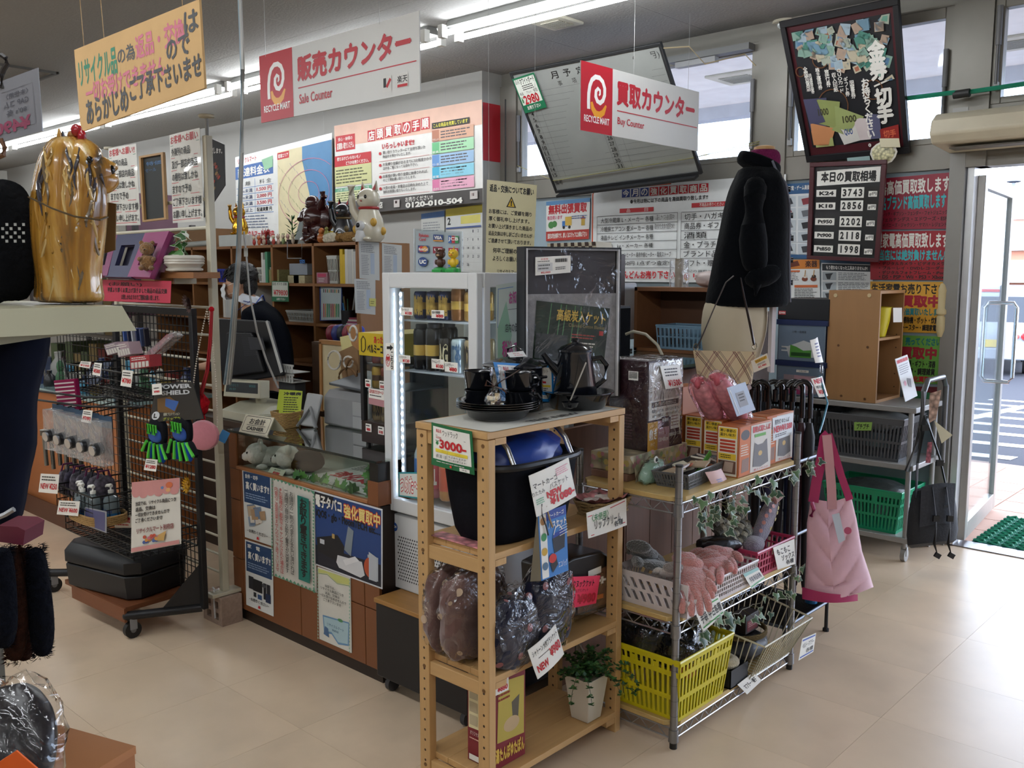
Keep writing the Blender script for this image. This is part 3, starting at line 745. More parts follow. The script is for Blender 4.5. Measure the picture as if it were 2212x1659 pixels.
b=B();q=P(1170,1110,X=-1.706);b.tube([q+V((0,0,.03)),q,q+V((0,.02,-.04)),q+V((0,.03,-.07))],.0025,'#111111',5);b.tube([q+V((0,.02,.02)),q+V((0,.035,-.02)),q+V((0,.05,-.05))],.003,'#9b8058',5);b.obj('string',t2)
wick=m('#9a7d50',.7,sc=160.,amt=.35,bump=.6)
t=T('wicker_basket','low wicker basket lined with floral wrapping, right end of the second rack shelf','basket')
wc=V((-1.80,2.395,.762))
b=B()
for k in range(8):
 z=.005+.0062*k;sx,sy=.055+.0022*k,.085+.003*k
 b.tube([wc+V((sx*math.copysign(abs(cos(a))**.7,cos(a)),sy*math.copysign(abs(sin(a))**.7,sin(a)),z+.0012*sin(9*a+k*pi)))for a in[2*pi*i/36 for i in range(36)]],.0038,wick,5,closed=True)
b.box(wc.x-.05,wc.y-.075,wc.z,wc.x+.05,wc.y+.075,wc.z+.006,wick);b.obj('woven_wall',t)
flo=m('#b8767a',.4,kind='cell',sc=38.,amt=.6)
b=B();b.grid(lambda u,v:wc+V(((u-.5)*.125,(v-.5)*.20,.036+.022*abs(2*u-1)**2+.02*abs(2*v-1)**3+.012*noise.noise(V((u*5,v*7,3))))),16,18,flo);b.obj('floral_liner',t)
b=B()
for k in range(6):b.blob(wc+V((-.02+.015*(k%3),-.05+.02*k,.045)),(.016,.022,.008),m(['#d9cfc6','#b9a9a4','#cfc3ba'][k%3],.3),amp=.2)
b.obj('lip_cream_packs',t,kind='stuff')
card('price_card','white card with red lines for unused lip creams, on the wicker basket',[(1267,1108),(1353,1076),(1353,1134),(1270,1163)],[('L',[(.02,.17),(.12,.16)],.012,RED),('L',[(.55,.12),(.95,.08)],.012,RED),('L',[(.06,.92),(.95,.86)],.012,RED),('T',.11,.14,.5,.42,'〈未使用〉',GRN,.01),('T',.16,.40,.82,.74,'リップクリーム',INK,.015),('T',.64,.68,.88,.88,'各種',INK,.015)],X=-1.722,curl=.004)
b=B();b.cbox((-1.9,1.84,.766),(.22,.05,.003),flo);one(b,'floral_cloth','red floral cloth edge showing under the black shopping basket','cloth')
# rack shelf 3: bagged blankets
bro=m('#6a4f4a',.9,sc=14.,amt=.2,bump=.3,sheen=.5);nav=m('#15172c',.9,sc=14.,amt=.2,bump=.3,sheen=.3)
def blanket(c,r,mat,spots,sc_,lab,grp,rz=0,lean=(0,0)):
 t=T('bagged_blanket',lab,'blanket',grp)
 c=V(c)
 b=B();b.blob(c,r,mat,p=3.0,nu=34,nv=24,amp=.12,fr=2.0,ridge=.22,rz=rz,lean=lean);bl=b.obj('folded_blanket',t,sub=1)
 b=B();rr=random.Random(int(c.x*1e4));me=bl.data;n_=0;vs=me.vertices;rng=list(range(len(me.polygons)));rr.shuffle(rng);pk=[]
 for i in rng:
  p=me.polygons[i]
  if any((p.center-q).length<.037 for q in pk)or p.area<3e-5:continue
  if p.normal.x<.2 and p.normal.y>-.2:continue
  pk.append(p.center.copy());nrm=p.normal;u=nrm.orthogonal().normalized();w=nrm.cross(u);k=rr.uniform(.006,.0135);k2=rr.uniform(.6,1.3)
  b.quad([p.center+nrm*.0025+u*(k*cos(a))+w*(k*k2*sin(a))for a in[j*pi/5 for j in range(10)]],spots)
  n_+=1
  if n_>11:break
 if n_:b.obj('pattern_patch',t,kind='stuff')
 b=B();e=.007;b.blob(c,(r[0]+e,r[1]+e,r[2]+e*2),film,p=2.6,nu=30,nv=22,amp=.16,fr=3.1,rz=rz,lean=lean);b.blob(c+V((lean[0]*r[2],lean[1]*r[2],r[2]*1.05)),(r[0]*.7,r[1]*.35,.03),film,amp=.4);b.obj('plastic_bag',t)
blanket((-1.985,1.90,.535),(.04,.125,.135),bro,m('#b39c85',.8),0,'bagged brown paw print blanket, the left one on the third rack shelf','bagged paw print blankets')
blanket((-1.895,1.885,.535),(.045,.125,.135),bro,m('#b39c85',.8),0,'bagged brown paw print blanket, second from the left on the third rack shelf','bagged paw print blankets')
blanket((-1.775,1.93,.500),(.045,.11,.105),nav,m('#8e5f60',.8),0,'bagged navy blanket with pink paws, lower one beside the front rack post','bagged paw print blankets')
blanket((-1.765,2.07,.535),(.045,.10,.13),nav,m('#8e5f60',.8),0,'bagged navy blanket with pink paws, behind the hanging leaflet','bagged paw print blankets')
card('price_card','white curled card reading NEW 980 yen for large blankets, hanging from the rack shelf',[(1140,1405),(1200,1348),(1217,1412),(1160,1467)],[('T',.07,.12,.95,.32,'シャトーン 大判ブランケット',INK,.015),('G',.2,.42,.6,.47,1,INK),('T',.08,.62,.45,.85,'NEW',RED,.04),('T',.55,.42,.97,.72,'¥980',RED,.03)],X=-1.715,curl=.006)
hb=T('heat_blanket_pack','black wrapped blanket pack with a pink price card, right side of the third rack shelf','blanket pack')
b=B();b.prism([P(1195,1230,X=-1.80),P(1200,1345,X=-1.80),P(1322,1310,X=-1.80),P(1325,1205,X=-1.80),P(1300,1190,X=-1.80),P(1240,1205,X=-1.80)],(-.14,0,0),m('#191614',.35));hp=b.obj('pack',hb,bev=.008)
fm=frame([P(1205,1240,X=-1.7985),P(1320,1212,X=-1.7985),P(1318,1305,X=-1.7985),P(1208,1338,X=-1.7985)])
prints(fm,[('P',[(.3,.3),(1,.05),(1,.95),(.35,1)],'#5d3d2a'),('R',.02,.35,.3,.95,'#c8c4ba'),('P',[(.55,.1),(.8,.05),(.8,.2),(.55,.25)],'#d9d3c4'),('T',.6,.3,.9,.5,'e+',WHT,.05),('R',.5,.7,.85,.8,'#c46a24'),('G',.1,.5,.28,.9,5,INK)],hp)
b=B();c=(P(1195,1230,X=-1.87)+P(1322,1300,X=-1.87))/2;b.blob(c,(.08,.15,.075),film,p=6,amp=.05);b.obj('plastic_wrap',hb)
card('price_card','bright pink handwritten card reading 980 on the black blanket pack',[(1213,1247),(1297,1243),(1287,1303),(1210,1318)],[('T',.12,.12,.85,.35,'ヌックヌックケット',INK,.02),('T',.08,.4,.7,.52,'〈NEW〉着れるブランケット',INK),('G',.1,.62,.35,.9,3,INK),('T',.42,.58,.95,.92,'¥980','#b8102c',.04)],X=-1.783,base=m('#f0385c',.6),curl=.002)
# rack shelf 4
yx0,yx1,yy0,yy1=-1.90,-1.79,1.86,2.0
for_front=[('P',[(.05,.05),(.95,.02),(.95,.62),(.05,.64)],'#dcd2a8')]+[('R',.5,.07+.14*k,.9,.18+.14*k,['#8fb0c0','#b98a7a','#7a8f98','#a88a70'][k])for k in range(4)]+[('R',.1,.07+.14*k,.4,.18+.14*k,'#b5a98a')for k in range(4)]+[('T',.12,.66,.85,.71,'オリジナルカバー付き!',WHT),('O',.62,.82,.16,.05,'#b8c4cc'),('R',.08,.92,.45,.98,WHT),('G',.1,.73,.8,.76,1,'#e0b0a0')]
for_side=[('P',[(.15,.08),(.95,.12),(.95,.75),(.1,.72)],'#b9a54a'),('P',[(.55,.35),(.8,.3),(.75,.6),(.6,.62)],'#5d5648'),('O',.55,.58,.25,.08,'#c4a880'),('T',.05,.78,.95,.93,'湯たんぽゆたぽん','#d8b24a',.05),('R',.05,.03,.45,.2,WHT),('T',.1,.06,.4,.12,'NEW',RED,.03),('T',.1,.12,.42,.18,'¥880',RED,.04),('G',.12,.2,.6,.3,2,'#8a2a20')]
carton('hot_water_bottle_box','tall dark red hot water bottle carton on the lowest shelf of the pine rack',yx0,yy0,.076,yx1,yy1,.37,'#7c1c2a',for_front,for_side)
t=T('potted_ivy','square white tapered planter with small leaved green ivy on the lowest rack shelf','potted plant')
c=V((-1.80,2.315,.077))
b=B();b.ring([[c+V((s*k*.5,w*k*.5,z))for s,w in((-1,-1),(1,-1),(1,1),(-1,1))]for k,z in((.07,0),(.105,.15),(.097,.15),(.09,.135))],m('#c9c1b0',.5));b.obj('planter',t,bev=.003)
leafm=[m('#2f5a2c',.5),m('#1f4423',.5),m('#47733a',.5)]
def leaf(b,p,d,up,l,w,mat):
 d=V(d).normalized();s=d.cross(V(up));s=(s if s.length>.05 else V((1,0,0))).normalized();n=s.cross(d)
 p=V(p);b.add([p,p+d*l*.4+s*w*.5+n*l*.08,p+d*l,p+d*l*.4-s*w*.5+n*l*.08,p+d*l*.5-n*l*.03],[(0,1,4),(1,2,4),(2,3,4),(3,0,4)],mat)
rr=random.Random(4)
for k in range(30):
 b=B();a=rr.uniform(0,2*pi);el=rr.uniform(.1,1.2);L_=rr.uniform(.08,.17);p=c+V((rr.uniform(-.03,.03),rr.uniform(-.03,.03),.145));pts=[p];d=V((cos(a)*cos(el),sin(a)*cos(el),sin(el)))
 if k<4:a=(-.6,.1,-1.2,.5)[k];d=V((cos(a),sin(a),.7));L_=.2
 for i in range(8):
  p=p+d*L_/8;pts.append(p.copy());d=(d+V((0,0,-.17 if k<4 else-.10))).normalized()
  if k<4 and i>2:d=(d+V((0,0,-.25))).normalized()
 b.tube(pts,.0011,'#4d4a2a',3)
 for q in pts[1:]:
  for s in range(5):leaf(b,q,V((rr.uniform(-1,1),rr.uniform(-1,1),rr.uniform(-.3,.8))),(0,0,1),.016,.014,leafm[(k+s)%3])
 b.obj('ivy_trail',t)
 # hanging counter signs
def logo(fx,fy,s,ar,white,orange):
 """the shop's swirl mark as strokes in sheet coordinates; s = height in v"""
 k=s;a=1/ar
 def q(x,y):return(fx+x*k*a,fy+y*k)
 sw=[q(-.40,.50),q(-.41,.30),q(-.40,.05),q(-.35,-.18),q(-.25,-.36),q(-.08,-.47),q(.12,-.47),q(.28,-.38),q(.38,-.2),q(.38,.0),q(.30,.17),q(.16,.26),q(.02,.22),q(-.06,.10),q(-.05,-.06),q(.05,-.15),q(.15,-.10),q(.15,.0),q(.10,.05)]
 w=[.16*k*a*x for x in[.9]*14+[.8,.7,.6,.5,.3]]
 sm=[q(-.26,.28),q(-.20,.46),q(-.06,.60),q(.14,.62),q(.32,.52),q(.46,.30)]
 return[('L',sm,[.10*k*a,.17*k*a,.21*k*a,.21*k*a,.18*k*a,.07*k*a],orange),('L',sw,w,white)]
gloss_w=m('#d0cfcb',.38,amt=.01);sred=m('#b81a2a',.38,amt=.02);oran=m('#e8a02c',.3);wht=m('#f0eeea',.3,amt=.01)
SY=2.62
cs=YQ([(560,122),(905,22),(907,198),(566,268)],SY)
x0,x1,z0,z1=cs[0].x,cs[1].x,cs[2].z,cs[0].z
def counter_sign(cs,big,small,name,lab,extra=()):
 w,h=(cs[1]-cs[0]).length,(cs[0]-cs[3]).length;ar=h/w;fr=.238
 it=[('R',0,0,fr,1,sred)]+[(k[0],[(x,y)for x,y in k[1]],k[2],k[3])for k in logo(fr*.5,.42,.50,w/h,wht,oran)]
 it+=[('T',.025,.76,.215,.86,'RECYCLE MART',wht,.02),('T',.275,.17,.955,.51,big,sred,.045),('R',.275,.60,.985,.615,sred),('T',.28,.70,.50,.84,small,sred,.015)]+list(extra)
 o=sheet(name,lab,'sign',cs,gloss_w,it,th=.006,pname='sign_print')
 return o
o1=counter_sign(rectY(x0,z0,x1,z1,SY),'販売カウンター','Sale Counter','hanging_sign','white and red hanging sign reading Sale Counter with a swirl logo',[('R',.80,.72,.85,.92,'#d5d3ce'),('R',.805,.74,.82,.86,INK),('L',[(.823,.86),(.845,.76)],.012,RED),('R',.88,.72,.94,.90,'#dcdad6'),('T',.883,.75,.937,.84,'楽天',INK,.02),('R',.883,.86,.937,.895,RED)])
SX=-3.12
cs=XQ([(1255,130),(1510,208),(1508,328),(1255,272)],SX);y0,y1,z2,z3=cs[0].y,cs[1].y,cs[2].z,cs[0].z
o2=counter_sign(rectX(y0,z2+.003,y1,z3,SX),'買取カウンター','Buy Counter','hanging_sign','white and red hanging sign reading Buy Counter with a swirl logo')
wire=m('#9a9a98',.4,.6)
for(x,y,z,par,lb)in((x0+.06,SY-.003,z1,o1,''),(x1-.25,SY-.003,z1,o1,''),(SX-.003,y0+.08*6,z3,o2,''),(SX-.003,y1-.12,z3,o2,'')):
 b=B();b.cyl((x,y,z-.01),(x,y,CEIL),.0012,wire,n=4);b.obj('suspension_wire',par)
 # cardboard notice
cbd=m('#c9a676',.8,sc=5.,amt=.05)
cs=YQ([(160,108),(430,-2),(442,190),(175,285)],1.6);cg,cp=m('#1a7a5a',.6),m('#c4687e',.6)
o=sheet('cardboard_sign','hanging cardboard sign handwritten in green, pink and black marker','sign',cs,cbd,[('T',.03,.16,.37,.47,'リサイクル品',cg,.03),('T',.38,.19,.52,.38,'の為',INK,.02),('T',.53,.13,.89,.40,'返品・交換',cp,.03),('T',.895,.09,.985,.33,'は',INK,.03),('T',.08,.46,.74,.70,'一切お受けできません',cp,.03),('T',.76,.33,.92,.55,'ので',INK,.03),('T',.07,.66,.44,.95,'あらかじめ',INK,.03),('T',.46,.58,.99,.86,'ご了承下さいませ',INK,.03)],th=.008)
for px,py in((185,140),(225,85),(395,20)):
 q=P(px,py,Y=1.602);b=B();b.cyl(q,(q.x-.06,q.y,CEIL),.0016,'#a07b45',n=4);b.obj('string',o)
 # boards on the white wall (Y about 5.15)
BY=5.14
def wallq(px):return YQ(px,BY)
dotR='#c01c28'
fee=[('R',0,.12,.42,.27,'#3f68a8'),('T',.03,.03,.24,.09,'リサイクルマート',dotR,.02),('T',.03,.15,.38,.25,'配達料金表',WHT,.03),('T',.03,.31,.17,.36,'距 離',INK),('T',.27,.31,.40,.36,'料 金',INK)]
for k,(a,c)in enumerate((('3km未満','1,500 円'),('5km未満','2,000 円'),('7km未満','3,500 円'),('7km以上','配達実費 円'))):
 y=.38+.075*k
 fee+=[('T',.03,y+.015,.19,y+.06,a,'#2a3c66',.01),('T',.24,y+.015,.40,y+.06,c,dotR if k<3 else INK,.02),('L',[(.01,y),(.42,y)],.003,'#6a8bc0')]
fee+=[('L',[(.22,.29),(.22,.68)],.003,'#6a8bc0'),('L',[(.01,.68),(.42,.68)],.003,'#6a8bc0'),('G',.02,.70,.40,.86,5,'#777f92'),('T',.03,.88,.42,.95,'リサイクルマート別府店',dotR,.03),('P',[(.30,.10),(.42,.08),(.42,.2),(.33,.22)],'#8fc09a'),('R',.47,.06,1,1,'#d8cca4'),('P',[(.72,.06),(1,.06),(1,.4),(.76,.4),(.72,.2)],'#4f86b4'),('P',[(.76,.4),(1,.4),(1,.9),(.88,.75),(.80,.6)],'#4f86b4'),('R',.47,.07,.59,.14,dotR),('T',.48,.085,.58,.125,'配達エリア',WHT,.02)]
for r_ in(.10,.20,.30):
 for k in range(32):
  p2=[(.78+r_*cos((k+i)*pi/16),.52+r_*1.1*sin((k+i)*pi/16))for i in(0,1)]
  if all(.47<x<1 and .06<y<1 for x,y in p2):fee.append(('L',p2,.003,'#c77a9a'))
for k in range(26):fee.append(('L',[(.48+.011*k,.2+.5*((k*37)%11)/11),(.50+.011*k,.24+.5*((k*37)%11)/11)],.002,['#8a8a70','#5a8a50','#7a7aa0'][k%3]))
sheet('fee_board','white delivery fee board with a price table and a coastal map','notice board',wallq([(508,340),(717,287),(719,523),(512,520)]),m('#e3e3e0',.25),fee,th=.004)
guide=[('R',0,0,1,.24,'#e2b9a4'),('R',.0,.86,1,1,'#4f4b49'),('R',.01,.12,.16,.29,dotR),('T',.03,.14,.14,.18,'安心・納得の',WHT,.01),('T',.02,.2,.15,.27,'店頭買い取りシステム',WHT,.03)]
for k,ch in enumerate('店頭買取の手順'):guide+=[('R',.255+.062*k,.115-.006*k,.311+.062*k,.235-.006*k,dotR),('T',.261+.062*k,.125-.006*k,.305+.062*k,.225-.006*k,ch,WHT,.03)]
guide+=[('T',.36,.28,.58,.34,'いらっしゃいませ!!',dotR,.04),('R',.0,.34,.28,.46,dotR),('T',.02,.355,.2,.395,'使えるけどいらないモノ',WHT,.03),('T',.09,.41,.26,.45,'どうかお売りください。',WHT,.03),('R',0,.46,.28,.68,'#cfcf96'),('G',.01,.49,.27,.66,5,'#5a5a3a'),('R',0,.70,.28,.74,'#63a884'),('T',.02,.705,.26,.735,'より高くお買取させて頂くポイントアップ術',WHT,.01),('R',0,.74,.28,.85,'#dfe0b0'),('G',.01,.75,.27,.85,4,'#6a7a4a')]
for k,(a,c)in enumerate((('買い取りカウンターにてお待ち頂いた','商品をお預かりいたします。'),('お見積り金額が出るまでに5分程度かかります。','店内をご覧になってお待ち下さい。'),('お客様が買い取り金額に納得されれば、','そこで現金買い取りいたします。'),('大型の家具・家電品は日時を決めた上で','無料出張買い取りもいたします。'))):
 y=.36+.125*k
 guide+=[('O',.345,y+.02,.009,.016,dotR),('T',.365,y,.365+.017*len(a),y+.035,a,'#3a3636',.01),('T',.365,y+.042,.365+.015*len(c),y+.075,c,'#3a3636',.01),('L',[(.34,y+.105),(.68,y+.103)],.002,'#d29a94')]
guide+=[('R',.70,.15,.93,.21,'#1d1c18'),('T',.71,.16,.92,.20,'こんな商品を売買しています','#d8d040',.03)]
for k,(c1,c2,w_)in enumerate((('#b97a60','#d6a78c','ブランド'),('#6fbf86','#a7d9ae','家具'),('#6c9ad4','#9fc0e0','ギフト・雑貨'),('#4fb4d8','#8fd0e4','家電'),('#dc7fa8','#eab0c6','衣料'))):
 y=.225+.125*k;guide+=[('R',.70,y,.745,y+.115,c1),('R',.745,y,.955,y+.115,c2),('G',.755,y+.015,.94,y+.10,3,'#5a5358'),('T',.703,y+.085,.742,y+.11,w_,WHT,.01)]
guide+=[('T',.20,.895,.36,.965,'マート別府店',WHT,.03),('T',.52,.875,.70,.925,'お売りください!!',WHT,.02),('T',.52,.93,.885,.99,'0120-010-504',WHT,.05),('R',.44,.89,.48,.97,'#c8c0bc'),('R',.93,.88,.975,.96,'#c8c0bc'),('R',.45,.90,.465,.93,dotR),('R',.94,.90,.955,.93,dotR),('O',.19,.89,.012,.018,'#5ea060'),('O',.22,.885,.012,.018,'#5070b0'),('O',.25,.88,.012,.018,'#c05050')]
sheet('buying_guide_board','large colourful buying guide board with red headline squares and a phone number','notice board',wallq([(722,272),(1041,215),(1043,437),(726,466)]),m('#e4e2dd',.22),guide,th=.004)
b=B()
for px,py in((700,285),(780,262),(963,228)):q=P(px,py+6,Y=BY+.004);b.cyl(q,(q.x,q.y,CEIL),.0012,wire,n=4)
one(b,'board_wires','thin suspension wires holding the boards on the white wall','wire',kind='stuff')
b=B();q=P(1088,240,Y=5.44);b.cyl((q.x+.02,5.44,2.9),(q.x+.02,5.44,1.9),.007,'#151515',n=6);one(b,'black_cable','black cable hanging down beside the red painted stripe','cable')
sheet('dark_poster','dark hexagonal tilted poster half hidden behind the cream pole','poster',YQ([(440,292),(484,312),(486,400),(440,470)],3.6),'#1a1718',[('T',.1,.12,.9,.22,'買取致します。',WHT,.02)]+[('O',.2+.6*((k*7)%10)/10,.4+.45*((k*3)%8)/8,.07,.03,['#7a3f28','#8a6a3a','#53392a','#a03a2a'][k%4])for k in range(16)],th=.006)
# tilted whiteboard
TLb,TRb,BLb,BRb=V((-4.40,4.76,2.895)),V((-3.20,4.76,2.895)),V((-4.36,5.20,2.13)),V((-3.17,5.20,2.18))
wb=T('whiteboard','large grey monthly schedule whiteboard, tilted forward and tied up under the ceiling','whiteboard')
fm=frame([TLb,TRb,BRb,BLb]);n_=fm.n
b=B();b.prism([q-n_*.014 for q in(fm(0,1),fm(1,1),fm(1,0),fm(0,0))],n_*.014,m('#8d8f8c',.3,coat=.1));pan=b.obj('board_panel',wb)
wbi=[('T',.27,.045,.32,.10,'月',INK,.02),('T',.36,.045,.41,.10,'予',INK,.02),('T',.45,.045,.50,.10,'定',INK,.02),('T',.54,.045,.59,.10,'表',INK,.02),('T',.82,.04,.98,.10,'(　　月)',INK,0),('T',.30,.12,.33,.16,'事',INK,.0),('T',.40,.12,.43,.16,'項',INK,.0),('R',.005,.115,.10,.28,'#8d8f8c')]
for k in range(16):wbi.append(('L',[(.02,.17+.047*k),(.98,.17+.047*k)],.0014,'#5c5e5c'));
for k in range(15):
 y=.175+.047*k
 if k>1:wbi.append(('T',.035 if k<9 else .025,y+.006,.055,y+.038,str(k+1),INK,.01))
for k in range(15):wbi.append(('T',.50,.175+.047*k+.006,.535,.175+.047*k+.038,str(17+k),INK,.01))
wbi+=[('T',.02,.895,.08,.94,'備考',INK,0)]+[('L',[(x,.17),(x,.88)],.0014,'#5c5e5c')for x in(.075,.12,.49,.545,.60)]
prints(fm,wbi,pan)
b=B()
e=.012;F_='#232426'
for(u0,v0,u1,v1)in((-.008,-.012,1.008,.012),(-.008,.985,1.008,1.012),(-.008,0,.008,1),(.992,0,1.008,1)):
 b.prism([fm(u0,v1,-.018),fm(u1,v1,-.018),fm(u1,v0,-.018),fm(u0,v0,-.018)],n_*.026,F_)
b.obj('board_frame',wb,bev=.003)
b=B();b.prism([fm(.02,1.012,-.01),fm(.98,1.012,-.01),fm(.98,1.012,.05),fm(.02,1.012,.05)],(fm(0,1.03)-fm(0,1.012)),F_);b.obj('pen_tray',wb)
b=B();t1,t2_,t3=fm(-.12,.87,.03)+V((-.3,.25,.05)),fm(.02,.90,.01),fm(.98,.87,.012)
ry=m('#c9c268',.5)
for a,c in((P(1118,358,Y=5.42),t2_),(t2_,t3),(t3,P(1640,305,Y=5.44)),(t3,P(1640,300,Y=5.44)+V((0,0,-.03)))):b.tube([a,c],.006,ry,4,flat=.3)
one(b,'yellow_tie','pale yellow ribbon tied across the bottom of the tilted whiteboard','ribbon')
b=B();q=fm(1.0,.03);b.tube([q,q+V((.1,.15,.02)),q+V((.12,.3,-.06)),q+V((.25,.55,.02)),q+V((.3,.6,-.05))],.004,'#b9a988',4);one(b,'cream_string','cream string tying the whiteboard corner to the window frame','string')
q=[fm(.0,.04,.012),fm(.17,.02,.012),fm(.17,.30,.012),fm(.0,.32,.012)]
card_i=[('R',.05,.05,.95,.78,'#d9dcd2'),('T',.08,.06,.25,.18,'品名',INK),('T',.28,.05,.92,.22,'ホワイトボード',INK,.02),('G',.3,.24,.9,.4,3,INK),('T',.1,.42,.25,.5,'新品',INK),('T',.4,.42,.62,.5,'アウトレット',INK),('T',.72,.4,.9,.5,'中古',INK),('T',.07,.54,.16,.74,'¥',GRN,.02),('T',.18,.52,.85,.78,'2980',RED,.03),('T',.2,.82,.8,.93,'お売り下さい',WHT,.03)]
sheet('price_card','green edged price card reading 2980 yen on the whiteboard corner','price card',q,'#17704a',card_i,th=.001)
# window wall posters
WY=YW-.012
mu=[('R',.0,.0,1,.1,'#5c8fc0'),('T',.06,.1,.93,.33,'無料出張買取',RED,.05),('T',.03,.37,.38,.47,'毎日伺います','#c64a6a',.03),('O',.12,.6,.07,.09,'#4c8a4a'),('O',.2,.58,.06,.08,'#4c8a4a'),('R',.38,.52,.5,.66,'#3f7ac0'),('R',.45,.42,.6,.64,'#d8b24a'),('O',.42,.68,.03,.04,INK),('O',.55,.68,.03,.04,INK),('R',.82,.5,.9,.66,'#c9a640'),('P',[(.8,.5),(.86,.42),(.92,.5)],'#b0503a'),('G',.6,.4,.95,.5,2,'#3f5a90'),('R',0,.76,1,1,'#b8372c'),('T',.04,.81,.96,.94,'査定は完全無料です。詳しくはスタッフにお尋ね下さい',WHT,.03)]
sheet('poster','small free home visit poster with a blue toy truck, under the tilted whiteboard','poster',YQ([(1180,436),(1275,427),(1272,516),(1180,521)],WY),'#e6e4e0',mu,th=.002)
cs=YQ([(1284,409),(1720,362),(1716,648),(1283,608)],WY)
cs=rectY(cs[0].x,cs[3].z+.0,cs[1].x-.05,cs[0].z,WY-.034)
bi=[('L',[(.008,1),(.008,.06),(.02,.015),(.45,.005)],.008,'#c4542c')]
for k,ch in enumerate('今月の強化買取商品'):bi+=[('R',.18+.052*k,.03-.0*k,.226+.052*k,.115,'#2c3f88' if k<3 else RED),('T',.186+.052*k,.038,.22+.052*k,.107,ch,WHT,.03)]
bi+=[('T',.23,.14,.64,.185,'●今月は特に以下の商品を高価買取り致します!!',INK,.03),('R',.17,.23,.36,.275,RED),('T',.21,.235,.23,.27,'品',WHT),('T',.31,.235,.33,.27,'目',WHT),('R',.56,.215,.78,.26,RED),('T',.6,.22,.72,.255,'不用品お売りください',WHT,.01)]
rows=['大型冷蔵庫 L・メーカー 各種','冷暖房エアコン 畳メーカー 各種','液晶テレビ インチメーカー 各種','洗濯機　kg・メーカー 各種','石油ストーブ・石油ファンヒーター 遠赤外線ヒーター・電気ストーブ','衣類 1kg/150円 1点ずつ査定!!']
r2=['切手・ハガキ','商品券・ギフト券','酒類','金・プラチナ','ブランド品','ギフト・贈答品']
for k in range(6):
 y=.30+.092*k
 bi+=[('L',[(.04,y),(.49,y)],.002,'#444444'),('T',.06,y+.02,.06+(.30 if k<4 else .40),y+.075,rows[k],INK,.005),('L',[(.51,y),(.97,y)],.002,'#444444'),('T',.525,y+.015,.60+.02*len(r2[k]),y+.08,r2[k],INK,.005)]
bi+=[('L',[(.04,.852),(.49,.852)],.002,'#444444'),('L',[(.04,.30),(.04,.852)],.002,'#444444'),('L',[(.49,.30),(.49,.852)],.002,'#444444'),('L',[(.51,.30),(.51,.852)],.002,'#444444'),('T',.37,.31,.475,.37,'1人暮らしサイズも強化買取中!!',INK,0),('T',.37,.40,.475,.46,'取付けたままの査定OK!!',INK,0),('T',.02,.885,.50,.965,'高価買取!!どんどんお売り下さい!!',RED,.035),('T',.51,.875,.75,.9,'※上記の買取り価格は',INK),('T',.58,.91,.9,.97,'リサイクルマート',RED,.04)]+[(k[0],k[1],k[2],k[3])for k in logo(.545,.94,.06,(cs[1]-cs[0]).length/(cs[0]-cs[3]).length,RED,oran)]
sheet('monthly_buying_board','wide white board with a handwritten table of wanted goods behind the dark coat','notice board',cs,m('#d9dcdc',.2,coat=.3),bi,th=.01)
dg=[('R',0,0,1,.14,'#2c5a88'),('T',.05,.03,.95,.09,'デジタル家電・ゲーム高価買取',WHT,.02)]
for j in range(5):
 for i in range(2):dg+=[('R',.04+.5*i,.17+.158*j,.48+.5*i,.31+.158*j,'#c4ccd2'),('P',[(.12+.5*i,.21+.158*j),(.36+.5*i,.19+.158*j),(.42+.5*i,.27+.158*j),(.16+.5*i,.29+.158*j)],['#3a3d44','#8a2f3a','#6d7076','#22252a','#2d3036'][(i+j)%5])]
dg+=[('R',0,.95,1,1,'#2c5a88')]
sheet('poster','blue topped digital appliance poster grid between the coat and the black price board','poster',YQ([(1678,399),(1765,393),(1765,560),(1678,556)],WY),'#dfe2e4',dg)
gt=[('R',0,0,1,.22,'#cc7a2c'),('P',[(.1,.12),(.5,.02),(.55,.14),(.2,.2)],'#6a2f18'),('T',.68,.03,.95,.18,'楽器','#3a1a10',.03),('G',.05,.28,.55,.5,6,'#6a6a6a'),('R',.05,.25,.55,.29,'#cf6a3a')]
for x in(.66,.86):gt+=[('O',x,.46,.07,.055,'#7a3a20'),('O',x+.01,.40,.05,.04,'#d8cfc4' if x<.8 else '#3a2a22'),('L',[(x,.4),(x+.02,.25)],.02,'#b98a50')]
gt+=[('R',.05,.62,.3,.74,'#22242a'),('R',.06,.74,.08,.86,'#22242a'),('R',.27,.74,.29,.86,'#22242a'),('R',.42,.6,.95,.66,'#cf6a3a'),('G',.42,.68,.95,.95,7,'#6a6a6a')]
sheet('poster','orange headed musical instrument poster with guitars, right of the coat hem','poster',YQ([(1678,562),(1770,560),(1772,652),(1678,652)],WY),'#dfe0de',gt)
tl=[('R',0,0,1,.1,'#3c5a78'),('R',.02,.12,.98,.27,'#262a30'),('T',.1,.15,.9,.24,'もう使わなくなった工具ありませんか?',WHT,.03)]
for j in range(3):tl+=[('R',.03,.3+.22*j,.3,.48+.22*j,'#a8b0b4'),('P',[(.08,.34+.22*j),(.24,.32+.22*j),(.2,.38+.22*j),(.18,.46+.22*j),(.12,.46+.22*j)],'#2f3236'),('G',.34,.3+.22*j,.95,.48+.22*j,5,'#6f7478')]
sheet('poster','power tool poster with a dark headline, below the black price board','poster',YQ([(1774,558),(1886,562),(1884,655),(1774,655)],WY),'#dcdedd',tl)
dr,cy,yl='#a82838','#3fb4bc','#d8a23a'
def big(lab,px,base,it):return sheet('poster',lab,'poster',YQ(px,WY-.004),m(base,.35),it,th=.002)
